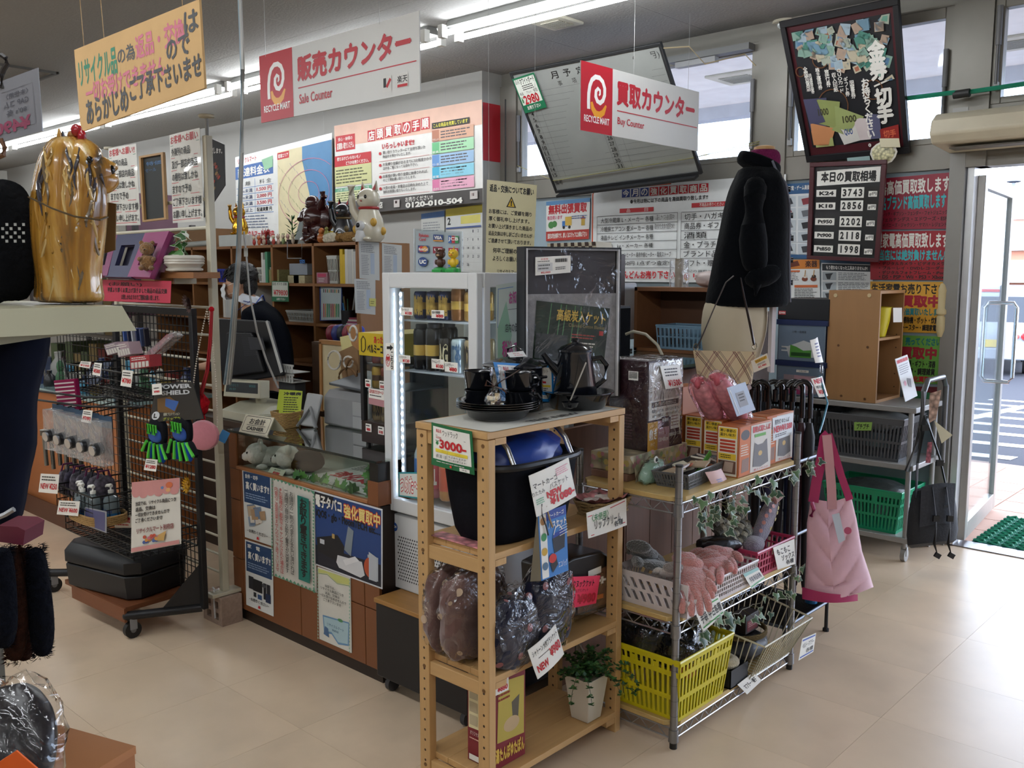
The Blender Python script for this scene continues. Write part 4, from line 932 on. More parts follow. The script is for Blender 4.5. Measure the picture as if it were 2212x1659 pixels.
big('red buying poster with white and cyan headlines, topmost beside the door post',[(1880,388),(2056,372),(2053,494),(1880,496)],'#94243a',[('T',.02,.06,.98,.33,'楽器高価買取致します',WHT,.03),('T',.08,.36,.94,.62,'有名ブランド高価買取します',cy,.04),('T',.1,.66,.96,.74,'・グレッチ・ギブソン・フェンダー・フォトジェニック',INK,.02),('T',.1,.77,.96,.85,'・フェルナンデス・エドワーズ・ESP',INK,.02),('T',.1,.88,.96,.96,'・アイバニーズ・ジャクソン・ヤマハ・レジェンド',INK,.02)])
big('red home appliance poster with white and cyan headlines, second from the top',[(1880,500),(2053,498),(2048,605),(1880,604)],'#9c1e2c',[('T',.0,.04,.98,.34,'大型家電高価買取致します',WHT,.03),('T',.12,.38,.95,.60,'当店には絶対負けません!',cy,.04)]+[('T',.12,.63+.092*k,.95,.70+.092*k,s_,INK,.03)for k,s_ in enumerate(('・デジタルカメラ・ビデオカメラ','・ブルーレイ・DVDレコーダー','・デジタルフォトフレーム・iPod','・DS・PSP・Wii・PS3・Xbox'))])
big('yellow orange household goods poster, third from the top beside the door post',[(1880,608),(2046,609),(2040,720),(1880,716)],yl,[('T',.02,.04,.98,.24,'生活家電お売り下さい',INK,.03),('T',.42,.27,.92,.49,'買取中',dr,.06),('T',.3,.52,.96,.66,'なら高価買取いたします','#1f7a80',.04),('T',.45,.69,.96,.82,'掃除機・ポット・炊飯器',INK,.04),('T',.45,.84,.96,.96,'トースター・調理家電 etc',INK,.04)])
big('green gift goods poster, lowest of the four beside the door post',[(1880,722),(2038,727),(2030,830),(1880,824)],'#6fae4c',[('T',.5,.04,.97,.2,'売ってください','#1f7a80',.05),('T',.44,.24,.92,.48,'買取中',dr,.06),('T',.5,.52,.92,.66,'食器・ギフト・漆器',INK,.04),('T',.5,.68,.92,.82,'雑貨・調理雑貨',INK,.04),('T',.55,.85,.95,.97,'強化買取中!',RED,.05)])
sheet('poster','strip of a dark red poster at the bottom, behind the trolley handle','poster',YQ([(1950,834),(2028,836),(2026,880),(1950,876)],WY),'#7a2a34',[('P',[(.3,.2),(.8,.3),(.7,.8),(.3,.7)],'#3a8a5a')])
b=B();q=P(2038,612,Y=WY-.03)
for k,(zz,r_)in enumerate(((0,.016),(-.03,.024),(-.08,.026),(-.14,.016),(-.15,.03),(-.22,.028),(-.28,.018))):pass
b.lathe((q.x,q.y,q.z-.30),[(.015,0),(.026,.04),(.026,.11),(.02,.12),(.03,.13),(.03,.15),(.022,.16),(.024,.25),(.026,.26),(.018,.29),(.012,.30)],'#c9b98e',14);b.box(q.x,q.y-.01,q.z-.09,q.x+.07,q.y+.02,q.z-.06,'#c9b98e');one(b,'door_lock','cream plastic door fastener on the post beside the posters','fastener')
pp=T('framed_poster','tilted black framed poster of stamps and gift vouchers under the ceiling','framed poster')
cs=[P(1692,42,X=-2.625),P(1937,-2,X=-1.95),P(1967,330,X=-1.955),P(1745,352,X=-2.60)]
cs=[V((-2.63,5.15,3.0)),V((-1.945,5.13,3.0)),V((-1.95,5.42,2.22)),V((-2.565,5.44,2.22))]
fm=frame(cs);n_=fm.n
b=B()
for(u0,v0,u1,v1)in((0,0,1,.045),(0,.955,1,1),(0,.045,.045,.955),(.955,.045,1,.955)):b.prism([fm(u0,v1),fm(u1,v1),fm(u1,v0),fm(u0,v0)],n_*.02,'#15151a')
b.prism([fm(0,1,-.012),fm(1,1,-.012),fm(1,0,-.012),fm(0,0,-.012)],n_*.01,'#111114');b.obj('frame',pp,bev=.002)
b=B();b.prism([fm(.04,.96,-.004),fm(.96,.96,-.004),fm(.96,.04,-.004),fm(.04,.04,-.004)],n_*.0038,m('#4c1a22',.4));ps=b.obj('poster_sheet',pp)
fi=[('R',.075,.085,.925,.9,'#14161c')]
rr=random.Random(5)
for k in range(90):
 u=rr.random();x=.12+.78*u;y=.1+rr.random()*(.14+.28*u);s_=.028+.02*rr.random();a=rr.uniform(-.5,.5)
 pts=[(x+s_*(cx*cos(a)-cy*sin(a)),y+s_*.8*(cx*sin(a)+cy*cos(a)))for cx,cy in((-1,-1),(1,-1),(1,1),(-1,1))]
 pts=[(min(.92,max(.08,q[0])),min(.5,max(.09,q[1])))for q in pts]
 fi.append(('P',pts,rr.choice(['#a9b0a0','#6f93a8','#88a99a','#b09a88','#4f8a7c','#9fb4c0','#c0b8a0'])))
 pts=[((q[0]-x)*.6+x,(q[1]-y)*.6+y)for q in pts];fi.append(('P',pts,rr.choice(['#5c84a8','#3f7f70','#7f98b0','#a8664c','#6aa08c'])))
for(cx,cy,r_)in((.3,.3,.07),(.1,.36,.04),(.73,.55,.08),(.35,.62,.14)):fi.append(('L',[(cx+r_*cos(a),cy+r_*.8*sin(a))for a in[k*pi/10 for k in range(21)]],.008,'#6a4424'))
for(pts,c_)in(([(.08,.55),(.3,.56),(.28,.75),(.1,.78)],'#4a4a66'),([(.2,.56),(.42,.60),(.36,.78),(.14,.72)],'#8f9a5c'),([(.36,.62),(.62,.72),(.5,.86),(.28,.78)],'#98a468'),([(.1,.72),(.34,.78),(.26,.9),(.1,.88)],'#c98a5c'),([(.34,.76),(.55,.74),(.56,.88),(.4,.9)],'#d4d2cc'),([(.52,.72),(.68,.74),(.66,.88),(.52,.88)],'#cfc4c4'),([(.64,.7),(.76,.72),(.76,.88),(.66,.88)],'#5a5c7a'),([(.12,.86),(.3,.84),(.3,.9),(.12,.9)],'#a8b070')):fi.append(('P',pts,c_))
fi+=[('T',.2,.63,.3,.68,'1000','#3a3a20',.03),('T',.42,.70,.55,.75,'1000','#3a3a20',.03),('T',.42,.79,.5,.84,'QUO','#2a4a8a',.03),('V',.72,.24,.86,.49,'金券',WHT,.05),('L',[(.74,.53),(.87,.5)],.014,WHT),('V',.74,.55,.88,.78,'切手',WHT,.05),('V',.63,.47,.70,.93,'お持ちください。',WHT,.04),('V',.13,.33,.17,.50,'全国百貨店',WHT,.02),('V',.17,.38,.2,.52,'共通商品券',WHT,.02),('V',.24,.35,.28,.50,'株主優待券',WHT,.02),('V',.32,.37,.36,.49,'旅行券',WHT,.02),('V',.38,.40,.42,.53,'収入印紙',WHT,.02),('V',.43,.38,.47,.54,'QUOカード',WHT,.02),('V',.48,.44,.52,.57,'ギフト券',WHT,.02),('V',.53,.47,.57,.59,'図書券',WHT,.02),('P',[(.74,.82),(.92,.80),(.92,.93),(.76,.95)],'#9a2a26'),('T',.78,.83,.89,.88,'切手','#d86a4a',.03),('T',.78,.89,.9,.93,'買取','#d86a4a',.03)]
prints(fm,[tuple(k)for k in fi],ps,'poster_print')
b=B();q=fm(.5,1.0,.03);b.quad([fm(.42,1.04,.026),fm(.64,1.04,.026),fm(.64,.99,.026),fm(.42,.99,.026)],'#a9c4c2');one(b,'paper_note','pale blue note taped under the tilted framed poster','note')
b=B();q=P(1908,330,Y=5.36);b.ell(q,(.065,.012,.055),m('#b9b48e',.4,kind='cell',sc=60.,amt=.4),amp=.15);b.ell(q+V((0,.004,0)),(.075,.01,.065),m('#d9d7cc',.4),amp=.1);b.quad([q+V((-.02,-.016,.08)),q+V((-.01,-.016,.03)),q+V((.1,-.016,.02)),q+V((.09,-.016,.07))],'#cfc7a8');one(b,'stamp_bag','small clear bag of clipped stamps hanging at the framed poster corner','bag')
pb=T('price_board','black board with a dark red frame listing gold and platinum buying prices','price board')
c4=YQ([(1752,352),(1918,345),(1900,567),(1745,560)],5.36)
fm=frame(c4);n_=fm.n;fr_=m('#4a1820',.3)
b=B()
for(u0,v0,u1,v1)in((0,0,1,.045),(0,.96,1,1),(0,.045,.06,.96),(.94,.045,1,.96)):b.prism([fm(u0,v1),fm(u1,v1),fm(u1,v0),fm(u0,v0)],n_*.018,fr_)
b.obj('frame',pb,bev=.002)
b=B();b.prism([fm(.02,.98,-.01),fm(.98,.98,-.01),fm(.98,.02,-.01),fm(.02,.02,-.01)],n_*.0098,m('#101216',.25,coat=.3));ps=b.obj('board_panel',pb)
pi_=[('P',[(.09,.09),(.92,.06),(.92,.21),(.09,.24)],WHT),('T',.15,.10,.87,.20,'本日の買取相場',INK,.05)]
for k,(a,c,y)in enumerate((('K24','3743',.30),('K18','2856',.43),('Pt950','2202',.59),('Pt900','2118',.73),('Pt850','1998',.87))):
 y-=.02
 pi_+=[('R',.09,y,.36,y+.07,WHT),('T',.13,y+.015,.33,y+.055,a,INK,.05),('R',.43,y-.02,.73,y+.085,WHT)]+[('T',.45+.07*i+(.015 if ch=='1' else 0),y-.005,.50+.07*i-(.015 if ch=='1' else 0),y+.07,ch,INK,.04)for i,ch in enumerate(c)]+[('R',.79,y+.02,.90,y+.075,WHT),('T',.80,y+.03,.89,y+.065,'g/円',INK,.02)]
prints(fm,pi_,ps)
# notices on the counters
lam=m('#d9d0a6',.3,coat=.4)
sheet('return_notice','yellow laminated returns notice with a warning triangle, above the drinks fridge','notice',[PF(x,y,4.15)for x,y in((1052,388),(1160,400),(1150,612),(1048,608))],lam,[('T',.06,.04,.94,.11,'返品・交換についてお願い',INK,.04),('P',[(.5,.14),(.6,.25),(.4,.25)],INK),('P',[(.5,.16),(.57,.242),(.43,.242)],'#d8b020'),('T',.485,.18,.515,.235,'!',INK,.05)]+[('T',.05,.28+.072*k,x_,.325+.072*k,s_,INK,.02)for k,(s_,x_)in enumerate((('お客様には、ご愛顧を賜り',.92),('厚く御礼申し上げます。',.88),('お買い上げ頂きました商品の',.94),('返品交換は申し訳ございませんが',.95),('ご遠慮させて頂いております。',.93)))]+[('T',.15,.66,.82,.71,'何卒ご理解のほど',INK,.02),('T',.15,.74,.95,.79,'よろしくお願い致します。',INK,.02),('T',.25,.87,.9,.92,'リサイクルマート別府店',INK,.01)],th=.0015,curl=.006)
for k,x in enumerate((1056,1155)):
 q=PF(x,391+k*9,4.155);b=B();b.cyl(q,(q.x,q.y,CEIL),.001,wire,n=4);one(b,'clear_line','thin clear line holding the %s corner of the yellow returns notice'%['left','right'][k],'line')
 # wire rack
WX0,WX1,WY0,WY1=-1.95,-1.55,2.46,3.29
chr_=m('#8f9093',.28,.85);rail=m('#a9aaac',.3,.8)
wr=T('wire_rack','grey steel wire rack with pale wooden shelves, carrying cartons, baskets and ivy garlands','rack')
for x in(WX0,WX1):
 for y in(WY0,WY1):
  b=B();b.cyl((x,y,.02),(x,y,.94),.0125,chr_,n=16)
  for k in range(17):b.cyl((x,y,.06+k*.052),(x,y,.0612+k*.052),.0129,'#5c5d60',n=16)
  p_=b.obj('post',wr)
  b=B();b.cyl((x,y,.94),(x,y,.947),.0128,'#1b1b1c',n=16);b.obj('post_cap',p_)
  b=B();b.cyl((x,y,0),(x,y,.022),.0125,'#141414',n=14);b.obj('foot',p_)
WZ=(.085,.44,.84)
for z in WZ:
 b=B();c_=.035
 poly=[(WX0+c_,WY0-.004),(WX1-c_,WY0-.004),(WX1+.004,WY0+c_),(WX1+.004,WY1-c_),(WX1-c_,WY1+.004),(WX0+c_,WY1+.004),(WX0-.004,WY1-c_),(WX0-.004,WY0+c_)]
 b.prism([(x,y,z-.017)for x,y in poly],(0,0,.017),m('#c2a468',.4,kind='woody',sc=2.5,amt=.08));b.obj('shelf_board',wr,bev=.002)
 for x in(WX0,WX1):
  for y in(WY0,WY1):b=B();b.lathe((x,y,z-.062),[(.0135,0),(.0175,.001),(.016,.042),(.0145,.043),(.0135,.043)],chr_,16);b.obj('shelf_collar',wr)
 zt,zb=z-.021,z-.054
 for(p,q)in(((WX0,WY0),(WX1,WY0)),((WX1,WY0),(WX1,WY1)),((WX1,WY1),(WX0,WY1)),((WX0,WY1),(WX0,WY0))):
  b=B();P0,P1=V((p[0],p[1],0)),V((q[0],q[1],0));d=(P1-P0);L_=d.length;d.normalize()
  for zz in(zt,zb):b.tube([P0+d*.014+V((0,0,zz)),P1-d*.014+V((0,0,zz))],.003,rail,6)
  n=int(L_/.034/2)*2;pts=[P0+d*(.03+(L_-.06)*i/n)+V((0,0,zt if i%2 else zb))for i in range(n+1)]
  b.tube(pts,.0021,rail,5);b.obj('rail_truss',wr)
  # ivy garlands
ivm=[m('#3f5b3c',.5),m('#2f4a35',.5),m('#5b7a52',.5)];ivw=m('#c3cbb8',.5)
def ivy_leaf(b,p,d,n,s,mat):
 d=V(d).normalized();n=V(n);w=d.cross(n);w=(w if w.length>.05 else d.orthogonal()).normalized();n=w.cross(d)
 sh=[(0,0),(.45,-.15),(.55,.3),(.28,.38),(0,1),(-.28,.38),(-.55,.3),(-.45,-.15)]
 for k,(f_,mt)in enumerate(((1.0,ivw),(.84,mat))):
  pts=[p+w*(x*s*f_)+d*((y*f_+(.04 if k else 0))*s)+n*(.0012*k-abs(x)*s*.25*f_)for x,y in sh]
  c=p+d*s*.3+n*(.0012*k+.0006)
  b.add(pts+[c],[(8,i,(i+1)%8)for i in range(8)],mt)
def garland(pts,n,s,lab,seed,drop=.0):
 t=T('ivy_garland',lab,'garland','ivy garlands on the wire rack');rr=random.Random(seed);pts=[V(p)for p in pts]
 path=[]
 for a,c in zip(pts[:-1],pts[1:]):
  for k in range(10):f=k/10;path.append(a*(1-f)+c*f+V((rr.uniform(-.003,.006),rr.uniform(-.004,.004),rr.uniform(-.005,.005))))
 b=B();b.tube(path,.0016,'#5c5336',4);b.obj('stem',t)
 for i in range(n):
  q=path[int(i/n*(len(path)-1))];b=B()
  out=V((rr.uniform(.2,1),rr.uniform(-.7,.5),rr.uniform(-1,.6)));ln=rr.uniform(.01,.035)*(1+drop*rr.random()*2);e=q+out.normalized()*ln
  b.tube([q,e],.0008,'#6a6a40',3);sz=s*rr.uniform(.7,1.25)
  ivy_leaf(b,e,V((rr.uniform(-.2,.5),rr.uniform(-.6,.6),-rr.uniform(.1,1.))),V((rr.uniform(.5,1),rr.uniform(-.7,.1),rr.uniform(0,.5))),sz,ivm[i%3]);b.obj('ivy_leaf',t)
XI=WX1+.012
garland([P(1512,1120,X=XI),P(1530,1080,X=XI),P(1600,1060,X=XI),P(1660,1050,X=XI),P(1735,1005,X=XI),P(1752,985,X=XI)],34,.034,'variegated ivy garland along the top shelf edge of the wire rack',3,1.)
garland([P(1500,1095,X=XI),P(1560,1085,X=XI),P(1590,1075,X=XI)],16,.032,'short clump of variegated ivy hanging beside the front post of the wire rack',11,1.5)
garland([P(1500,1345,X=XI),P(1570,1335,X=XI),P(1640,1300,X=XI),P(1690,1255,X=XI),P(1740,1215,X=XI)],22,.036,'variegated ivy garland along the middle shelf edge of the wire rack',5,.6)
# flowered box, electric blanket cartons
flw=m('#b5a98e',.4,kind='cell',sc=26.,amt=.35)
carton('flat_box','flat brownish pink box under the flowered gift box on the wire rack',-1.955,2.53,.8405,-1.80,2.88,.865,'#8a6656')
t=T('flowered_gift_box','long gift box in flowered paper under the electric blanket carton','gift box')
b=B();b.box(-1.965,2.54,.8655,-1.795,2.90,.928,flw);bb=b.obj('wrapped_box',t,bev=.003)
b=B();rr=random.Random(2)
for k in range(46):
 y,z=2.55+.34*rr.random(),.872+.05*rr.random();s_=rr.uniform(.006,.014);c_=rr.choice(['#b8808a','#c99aa0','#8a9a72','#c7b46a','#a8b08a'])
 b.quad([(-1.7948+.00004*k,y+s_*cos(a),z+s_*sin(a))for a in[i*pi/3 for i in range(6)]],c_)
for k in range(16):
 x,z=-1.96+.16*rr.random(),.872+.05*rr.random();s_=rr.uniform(.006,.013);b.quad([(x+s_*cos(a),2.5396-.00004*k,z+s_*sin(a))for a in[i*pi/3 for i in range(6)]],rr.choice(['#b8808a','#c99aa0','#8a9a72','#c7b46a']))
b.obj('flower_print',bb)
b=B();b.grid(lambda u,v:V((-1.79+.012*v,2.53+.02*u+.06*v*(1-u),.925-.085*v)),4,6,flw);b.obj('paper_flap',t)
dk='#2c141c'
def blanket_carton(x0,y0,z0,x1,y1,z1,lab):
 s_=[('R',.02,.02,.98,.66,'#a7a19c'),('P',[(.12,.1),(.9,.04),(.96,.5),(.1,.5)],'#c6c1bb'),('P',[(.18,.22),(.85,.12),(.92,.48),(.16,.48)],'#b1aba5'),('R',.04,.44,.95,.66,'#d8d6cf'),('R',.10,.46,.88,.52,'#4a4848'),('T',.2,.468,.8,.512,'知っておいていただきたいこと',WHT,.02),('T',.08,.545,.9,.58,'・電源を入れた後、温度が上がるまでに',INK,.01),('T',.12,.60,.85,.635,'30分〜1時間ほど、時間がかかります',INK,.01),('R',0,.68,.28,1,'#c9962e'),('R',.28,.68,.62,1,'#a8848a'),('R',.62,.68,1,1,'#3a2430'),('T',.04,.76,.25,.88,'敷き',WHT,.03),('T',.08,.91,.2,.95,'タイプ',WHT),('T',.31,.80,.45,.84,'サイズ',WHT),('T',.3,.87,.58,.92,'130×80cm',WHT,.01),('R',.38,.64,.6,.76,'#3a2430'),('T',.40,.66,.58,.70,'電気敷毛布',WHT),('R',.64,.63,.92,.80,'#dddbd6'),('G',.66,.64,.9,.78,4,'#8a6a6a'),('T',.6,.84,.95,.88,'抗菌防臭加工 ダニ退治',WHT,.01)]
 f_=[('R',.5,.12,.75,.22,WHT)]+[('R',.52,.13+.008*k,.73,.134+.008*k,INK)for k in range(9)]+[('R',.15,.14,.27,.2,WHT),('V',.12,.82,.22,.97,'電気敷毛布','#b8a8a8'),('G',.3,.6,.7,.9,9,'#5a3a48')]
 return carton('electric_blanket_carton',lab,x0,y0,z0,x1,y1,z1,dk,f_,s_,wrap=True)
blanket_carton(-1.965,2.645,.9285,-1.80,2.865,1.245,'tall maroon electric blanket carton with a folded blanket picture, on the flowered box')
sheet('price_card','white handwritten card hanging on the plastic wrapped electric blanket carton','price card',XQ([(1426,791),(1468,788),(1476,835),(1438,841)],-1.79),WHT,[('G',.15,.1,.85,.5,3,INK),('T',.2,.62,.95,.92,'¥1500-',RED,.03)],th=.001)
# small hot water pads cartons and pouches
oc='#b5622a'
def pad_box(x0,y0,x1,y1,z1,lab,z0=.8405,big=True):
 f_=[('R',.06,.02,.94,.98,'#e2dccb'),('R',.1,.04,.9,.24,'#e3c03a'),('T',.15,.06,.85,.12,'寒い季節の',INK,.02),('T',.15,.14,.85,.20,'温かい味方!',INK,.02)]+[('R',.15,.27+.065*k,.85,.315+.065*k,'#b8402c')for k in range(4)]+[('R',.1,.54,.9,.66,'#e3c03a'),('G',.2,.56,.8,.64,2,INK),('R',.1,.68,.9,.93,'#6a4a3c'),('P',[(.3,.9),(.4,.7),(.8,.7),(.75,.9)],'#b8a090')]
 s_=[('R',.35,.03,.98,.97,'#cfc9c0'),('R',.02,.03,.33,.97,'#c96a2c'),('O',.18,.18,.13,.1,'#4a4648'),('G',.06,.36,.3,.6,5,'#e3d8c8'),('P',[(.08,.92),(.1,.66),(.3,.64),(.3,.9)],'#8a6a5c'),('T',.4,.06,.94,.18,'蓄熱式湯たんぽ',RED,.03),('R',.46,.22,.8,.28,'#5aa03c'),('P',[(.42,.86),(.46,.38),(.56,.44),(.72,.44),(.84,.36),(.9,.84),(.66,.9)],'#6a686a'),('O',.64,.62,.06,.05,'#c9a86a'),('T',.45,.91,.9,.95,'極上ふわふわ',RED)]
 return carton('heat_pad_carton',lab,x0,y0,z0,x1,y1,z1,oc,f_,s_ if big else(),[('G',.1,.2,.9,.8,3,'#8a3f1a')],group='rechargeable hot water bottle cartons',wrap=False)
pad_box(-1.865,2.99,-1.785,3.20,1.015,'orange and white hot water bottle carton, first from the left under the pink pouches')
pad_box(-1.765,2.96,-1.685,3.17,1.013,'orange and white hot water bottle carton, second from the left under the pink pouches')
pad_box(-1.635,2.835,-1.55,3.075,1.02,'orange and white hot water bottle carton, nearest one with the green label')
pad_box(-1.66,3.085,-1.575,3.30,1.025,'orange and white hot water bottle carton behind the handwritten 1380 yen card')
carton('tall_orange_carton','dark orange upright carton behind the pink pouches',-1.93,2.98,.8405,-1.87,3.1,1.12,'#a8602c',[('R',.1,.1,.9,.5,'#7a4020'),('O',.5,.3,.3,.1,'#e0d8c8'),('G',.1,.6,.9,.9,5,'#d8c0a0')])
sheet('price_card','white card reading NEW 1380 yen on the rear hot water bottle carton','price card',XQ([(1669,903),(1714,893),(1711,938),(1670,953)],-1.572),'#d5dade',[('T',.1,.1,.8,.32,'蓄熱式 ゆたんぽ',INK,.01),('T',.04,.38,.96,.68,'NEW¥1380',RED,.05),('G',.1,.74,.8,.9,2,INK)],th=.001)
pk=m('#e6acb0',.5,kind='cell',sc=55.,amt=.2)
def pouch(a,c,r,lab):
 t=T('pink_pouch',lab,'pouch','pink patterned heat pad pouches')
 a,c=V(a),V(c);b=B();n=10;d=(c-a)
 b.tube([a+d*(k/n)for k in range(n+1)],[r*(.55+.45*min(1,sin(pi*min(1,(k+.8)/(n*.55))*.5)*1.0))*(1 if k<n-1 else .8)for k in range(n+1)],pk,20,flat=.75);b.obj('pouch_body',t,sub=1)
 b=B();b.ell(a-d*.03,(r*.62,r*.5,r*.35),m('#b8525f',.4),amp=.4,fr=6);b.ell(a+V((.01,-.02,.0)),(r*.3,r*.25,r*.5),m('#b8525f',.4),amp=.3);b.obj('drawstring_top',t)
 b=B();b.tube([a+d*(k/8)+V((0,0,0))for k in range(-1,10)],[r*x for x in(.5,.9,1.15,1.2,1.22,1.22,1.22,1.22,1.18,1.1,.3)],clear('#ffe4ea',wrinkle=.6,sc=16,refl=1.4,r=.1,haze=.05),16,flat=.85);b.obj('plastic_bag',t)
 return t
pouch(P(1508,826,X=-1.74),P(1548,905,X=-1.74),.042,'pink patterned pouch in clear plastic, the left of the pair on the cartons')
t=pouch(P(1550,818,X=-1.68),P(1600,905,X=-1.66),.046,'pink patterned pouch in clear plastic with a pale leaflet, the right of the pair')
q=[P(1570,838,X=-1.60),P(1610,825,X=-1.60),P(1632,885,X=-1.60),P(1592,900,X=-1.60)]
sheet('leaflet','','x',q,'#a9b6c8',[('R',.3,.25,.75,.75,'#8a8a8e'),('G',.4,.3,.7,.6,3,INK),('L',[(.1,.1),(.15,.95)],.03,WHT)],th=.001,parent=t);t.children[-1]['label']='pale blue folded leaflet'
# grey mesh basket with papers
mb=basket('mesh_basket','grey translucent plastic basket of packets with a curled pink card',V((-1.66,2.72,.841)),(.13,.36),.052,m('#5c5e60',.3),nx=12,ny=30,bands=((0,.12),(.26,.34),(.48,.56),(.9,1)),taper=.14,rz=.12,bar=.5,th=.002,rim=.003)
b=B();rr=random.Random(9)
for k in range(9):c=V((-1.685+.05*rr.random(),2.60+.03*k,.885+.012*rr.random()));b.cbox(c,(.07,.05,.006),rr.choice(['#cfc8b8','#b9a58a','#c4b7b0','#a5522e','#cdcab8']),rr.uniform(-.5,.5),rr.uniform(-.5,.5),rr.uniform(-.4,.3))
one(b,'paper_packets','cream and orange printed packets heaped in the grey mesh basket','packets',kind='stuff')
b=B();b.cbox(P(1520,1000,X=-1.64),(.004,.11,.02),'#4a8f34',0,.6);one(b,'green_file','green edged file leaning in the grey mesh basket','file')
card('note_card','curled pink paper note hanging over the front of the grey mesh basket',[(1523,1020),(1558,1012),(1577,1050),(1546,1064)],[('G',.3,.4,.7,.7,3,'#8a9ad0')],X=-1.575,base='#dcb8b4',curl=.008)
t=T('teal_pouch','wrapped teal bottle shaped pouch beside the grey mesh basket','pouch');c=P(1408,1018,X=-1.74)
b=B();b.blob(c,(.03,.055,.04),m('#86a894',.5),p=2.2,amp=.15,lean=(0,.5));b.obj('pouch_body',t)
b=B();b.blob(c,(.036,.064,.046),film,p=2.2,amp=.25,lean=(0,.5));b.obj('plastic_wrap',t)
b=B();q=P(1417,993,X=-1.705);b.ell(q,(.004,.012,.012),'#dfe0da');b.ell(q+V((.003,0,0)),(.003,.007,.007),INK);b.obj('printed_eye',t)
# middle shelf: gloves and socks
wp=m('#cdc4c2',.35)
def slotbasket(b,A,Bq,A2,B2,nx_,rows,mat,th=.003):
 A,Bq,A2,B2=map(V,(A,Bq,A2,B2));n=(Bq-A).cross(A2-A).normalized()*th;w=lambda u,v:(A*(1-u)+Bq*u)*(1-v)+(A2*(1-u)+B2*u)*v
 vs=[0]
 for r_ in range(rows):vs+=[.12+.74*r_/rows+.04,.12+.74*(r_+1)/rows-.04]
 vs.append(1)
 for k in range(0,len(vs),2):b.prism([w(0,vs[k]),w(1,vs[k]),w(1,vs[k+1]),w(0,vs[k+1])],n,mat)
 for r_ in range(rows):
  v0,v1=vs[1+2*r_],vs[2+2*r_]
  for i in range(nx_+1):
   c=i/nx_;h=.27/nx_;sl=.25/nx_
   b.prism([w(max(0,c-h+sl),v0),w(min(1,c+h+sl),v0),w(min(1,c+h-sl),v1),w(max(0,c-h-sl),v1)],n,mat)
t=T('white_basket','white plastic basket with slanted slots, holding grey and white gloves at the front post','basket')
x0,x1,y0,y1,z0,z1=-1.80,-1.525,2.485,2.62,.441,.555
b=B();cs=[(x0,y0),(x1,y0),(x1,y1),(x0,y1)];tp=[(x0-.012,y0-.01),(x1+.01,y0-.01),(x1+.01,y1+.01),(x0-.012,y1+.01)]
for k in range(4):
 if k==1:continue
 a,c,a2,c2=cs[k],cs[(k+1)%4],tp[k],tp[(k+1)%4]
 slotbasket(b,(a[0],a[1],z0),(c[0],c[1],z0),(a2[0],a2[1],z1),(c2[0],c2[1],z1),9,2,wp)
b.obj('slotted_wall',t)
b=B();b.box(x0,y0,z0,x1,y1,z0+.004,wp);b.obj('basket_floor',t)
b=B();b.box(x1,y0-.005,z0,x1+.004,y1+.005,z0+.05,wp);b.tube([V((x1+.004,y0-.01,z0+.05)),V((x1+.02,y0+.02,z0+.055)),V((x1+.02,y1-.02,z0+.055)),V((x1+.004,y1+.01,z0+.05))],.009,wp,8);b.obj('low_front_lip',t)
fz=lambda h:m(h,.95,sc=180.,amt=.18,bump=.9,sheen=.8)
pinkf,greyf,whitef=fz('#d58c84'),fz('#4a4a48'),fz('#cfc5ba')
def glove(c,rz,s,mat,lab,grp,tilt=0,cuff=None):
 """fuzzy knitted glove lying folded: palm, four fingers, thumb, cuff"""
 t=T('fuzzy_glove',lab,'glove',grp,loc=c,rz=rz)
 M_=Matrix.Rotation(tilt,4,'Y')
 b=B();b.blob((0,0,0),(.055*s,.042*s,.018*s),mat,p=2.4,amp=.12);b.add([M_@V(v)for v in[]],[],mat)
 b.v=[tuple(M_@V(v))for v in b.v];b.obj('palm',t)
 for k in range(4):
  b=B();y=(-.03+.02*k)*s;L_=(.065,.075,.07,.055)[k]*s
  b.tube([M_@V(p)for p in((.03*s,y,0),(.05*s+L_*.4,y*1.15,.004),(.05*s+L_*.8,y*1.25,-.006*s),(.05*s+L_,y*1.25,-.014*s))],[.012*s,.0125*s,.0115*s,.007*s],mat,10);b.obj('finger',t,sub=1)
 b=B();b.tube([M_@V(p)for p in((-.01*s,.035*s,.004),(.02*s,.055*s,.008),(.045*s,.06*s,.002))],[.013*s,.013*s,.009*s],mat,10);b.obj('thumb',t,sub=1)
 b=B();b.tube([M_@V(p)for p in((-.045*s,0,0),(-.075*s,0,.004),(-.085*s,0,.004))],[.036*s,.042*s,.038*s],cuff or mat,16,flat=.5);b.obj('cuff',t,sub=1)
 return t
GG='fuzzy gloves in the white baskets'
glove(V((-1.74,2.55,.60)),1.9,1.1,greyf,'dark grey fur cuffed glove at the left end of the slotted white basket',GG,.5)
glove(V((-1.69,2.54,.57)),.9,.9,greyf,'dark grey glove lying low in the slotted white basket',GG,.2)
glove(V((-1.62,2.53,.565)),2.3,.85,whitef,'cream white glove beside the front post of the wire rack',GG,.5,fz('#8a7f78'))
glove(V((-1.56,2.57,.535)),-.9,1.15,pinkf,'pink glove drooping over the low lip of the slotted white basket',GG,.45)
glove(V((-1.585,2.60,.55)),-.7,1.1,pinkf,'pink glove lying behind the drooping pink glove',GG,.35)
def sleeve_blob(c,r,mat,lab,cat='glove',nm='fuzzy_glove',rz=0,grp=None,lean=(0,0)):
 b=B();b.blob(c,r,mat,p=2.3,amp=.12,fr=2,ridge=.15,rz=rz,lean=lean);return one(b,nm,lab,cat,grp,sub=1)
b2=basket('white_basket','low white plastic basket full of pink fuzzy gloves, mid wire rack',V((-1.625,2.805,.441)),(.20,.30),.085,m('#cfc6c4',.35),nx=10,ny=20,bands=((0,.15),(.3,.36),(.5,.56),(.70,.76),(.93,1)),taper=.1,bar=.35,th=.002,rim=.004)
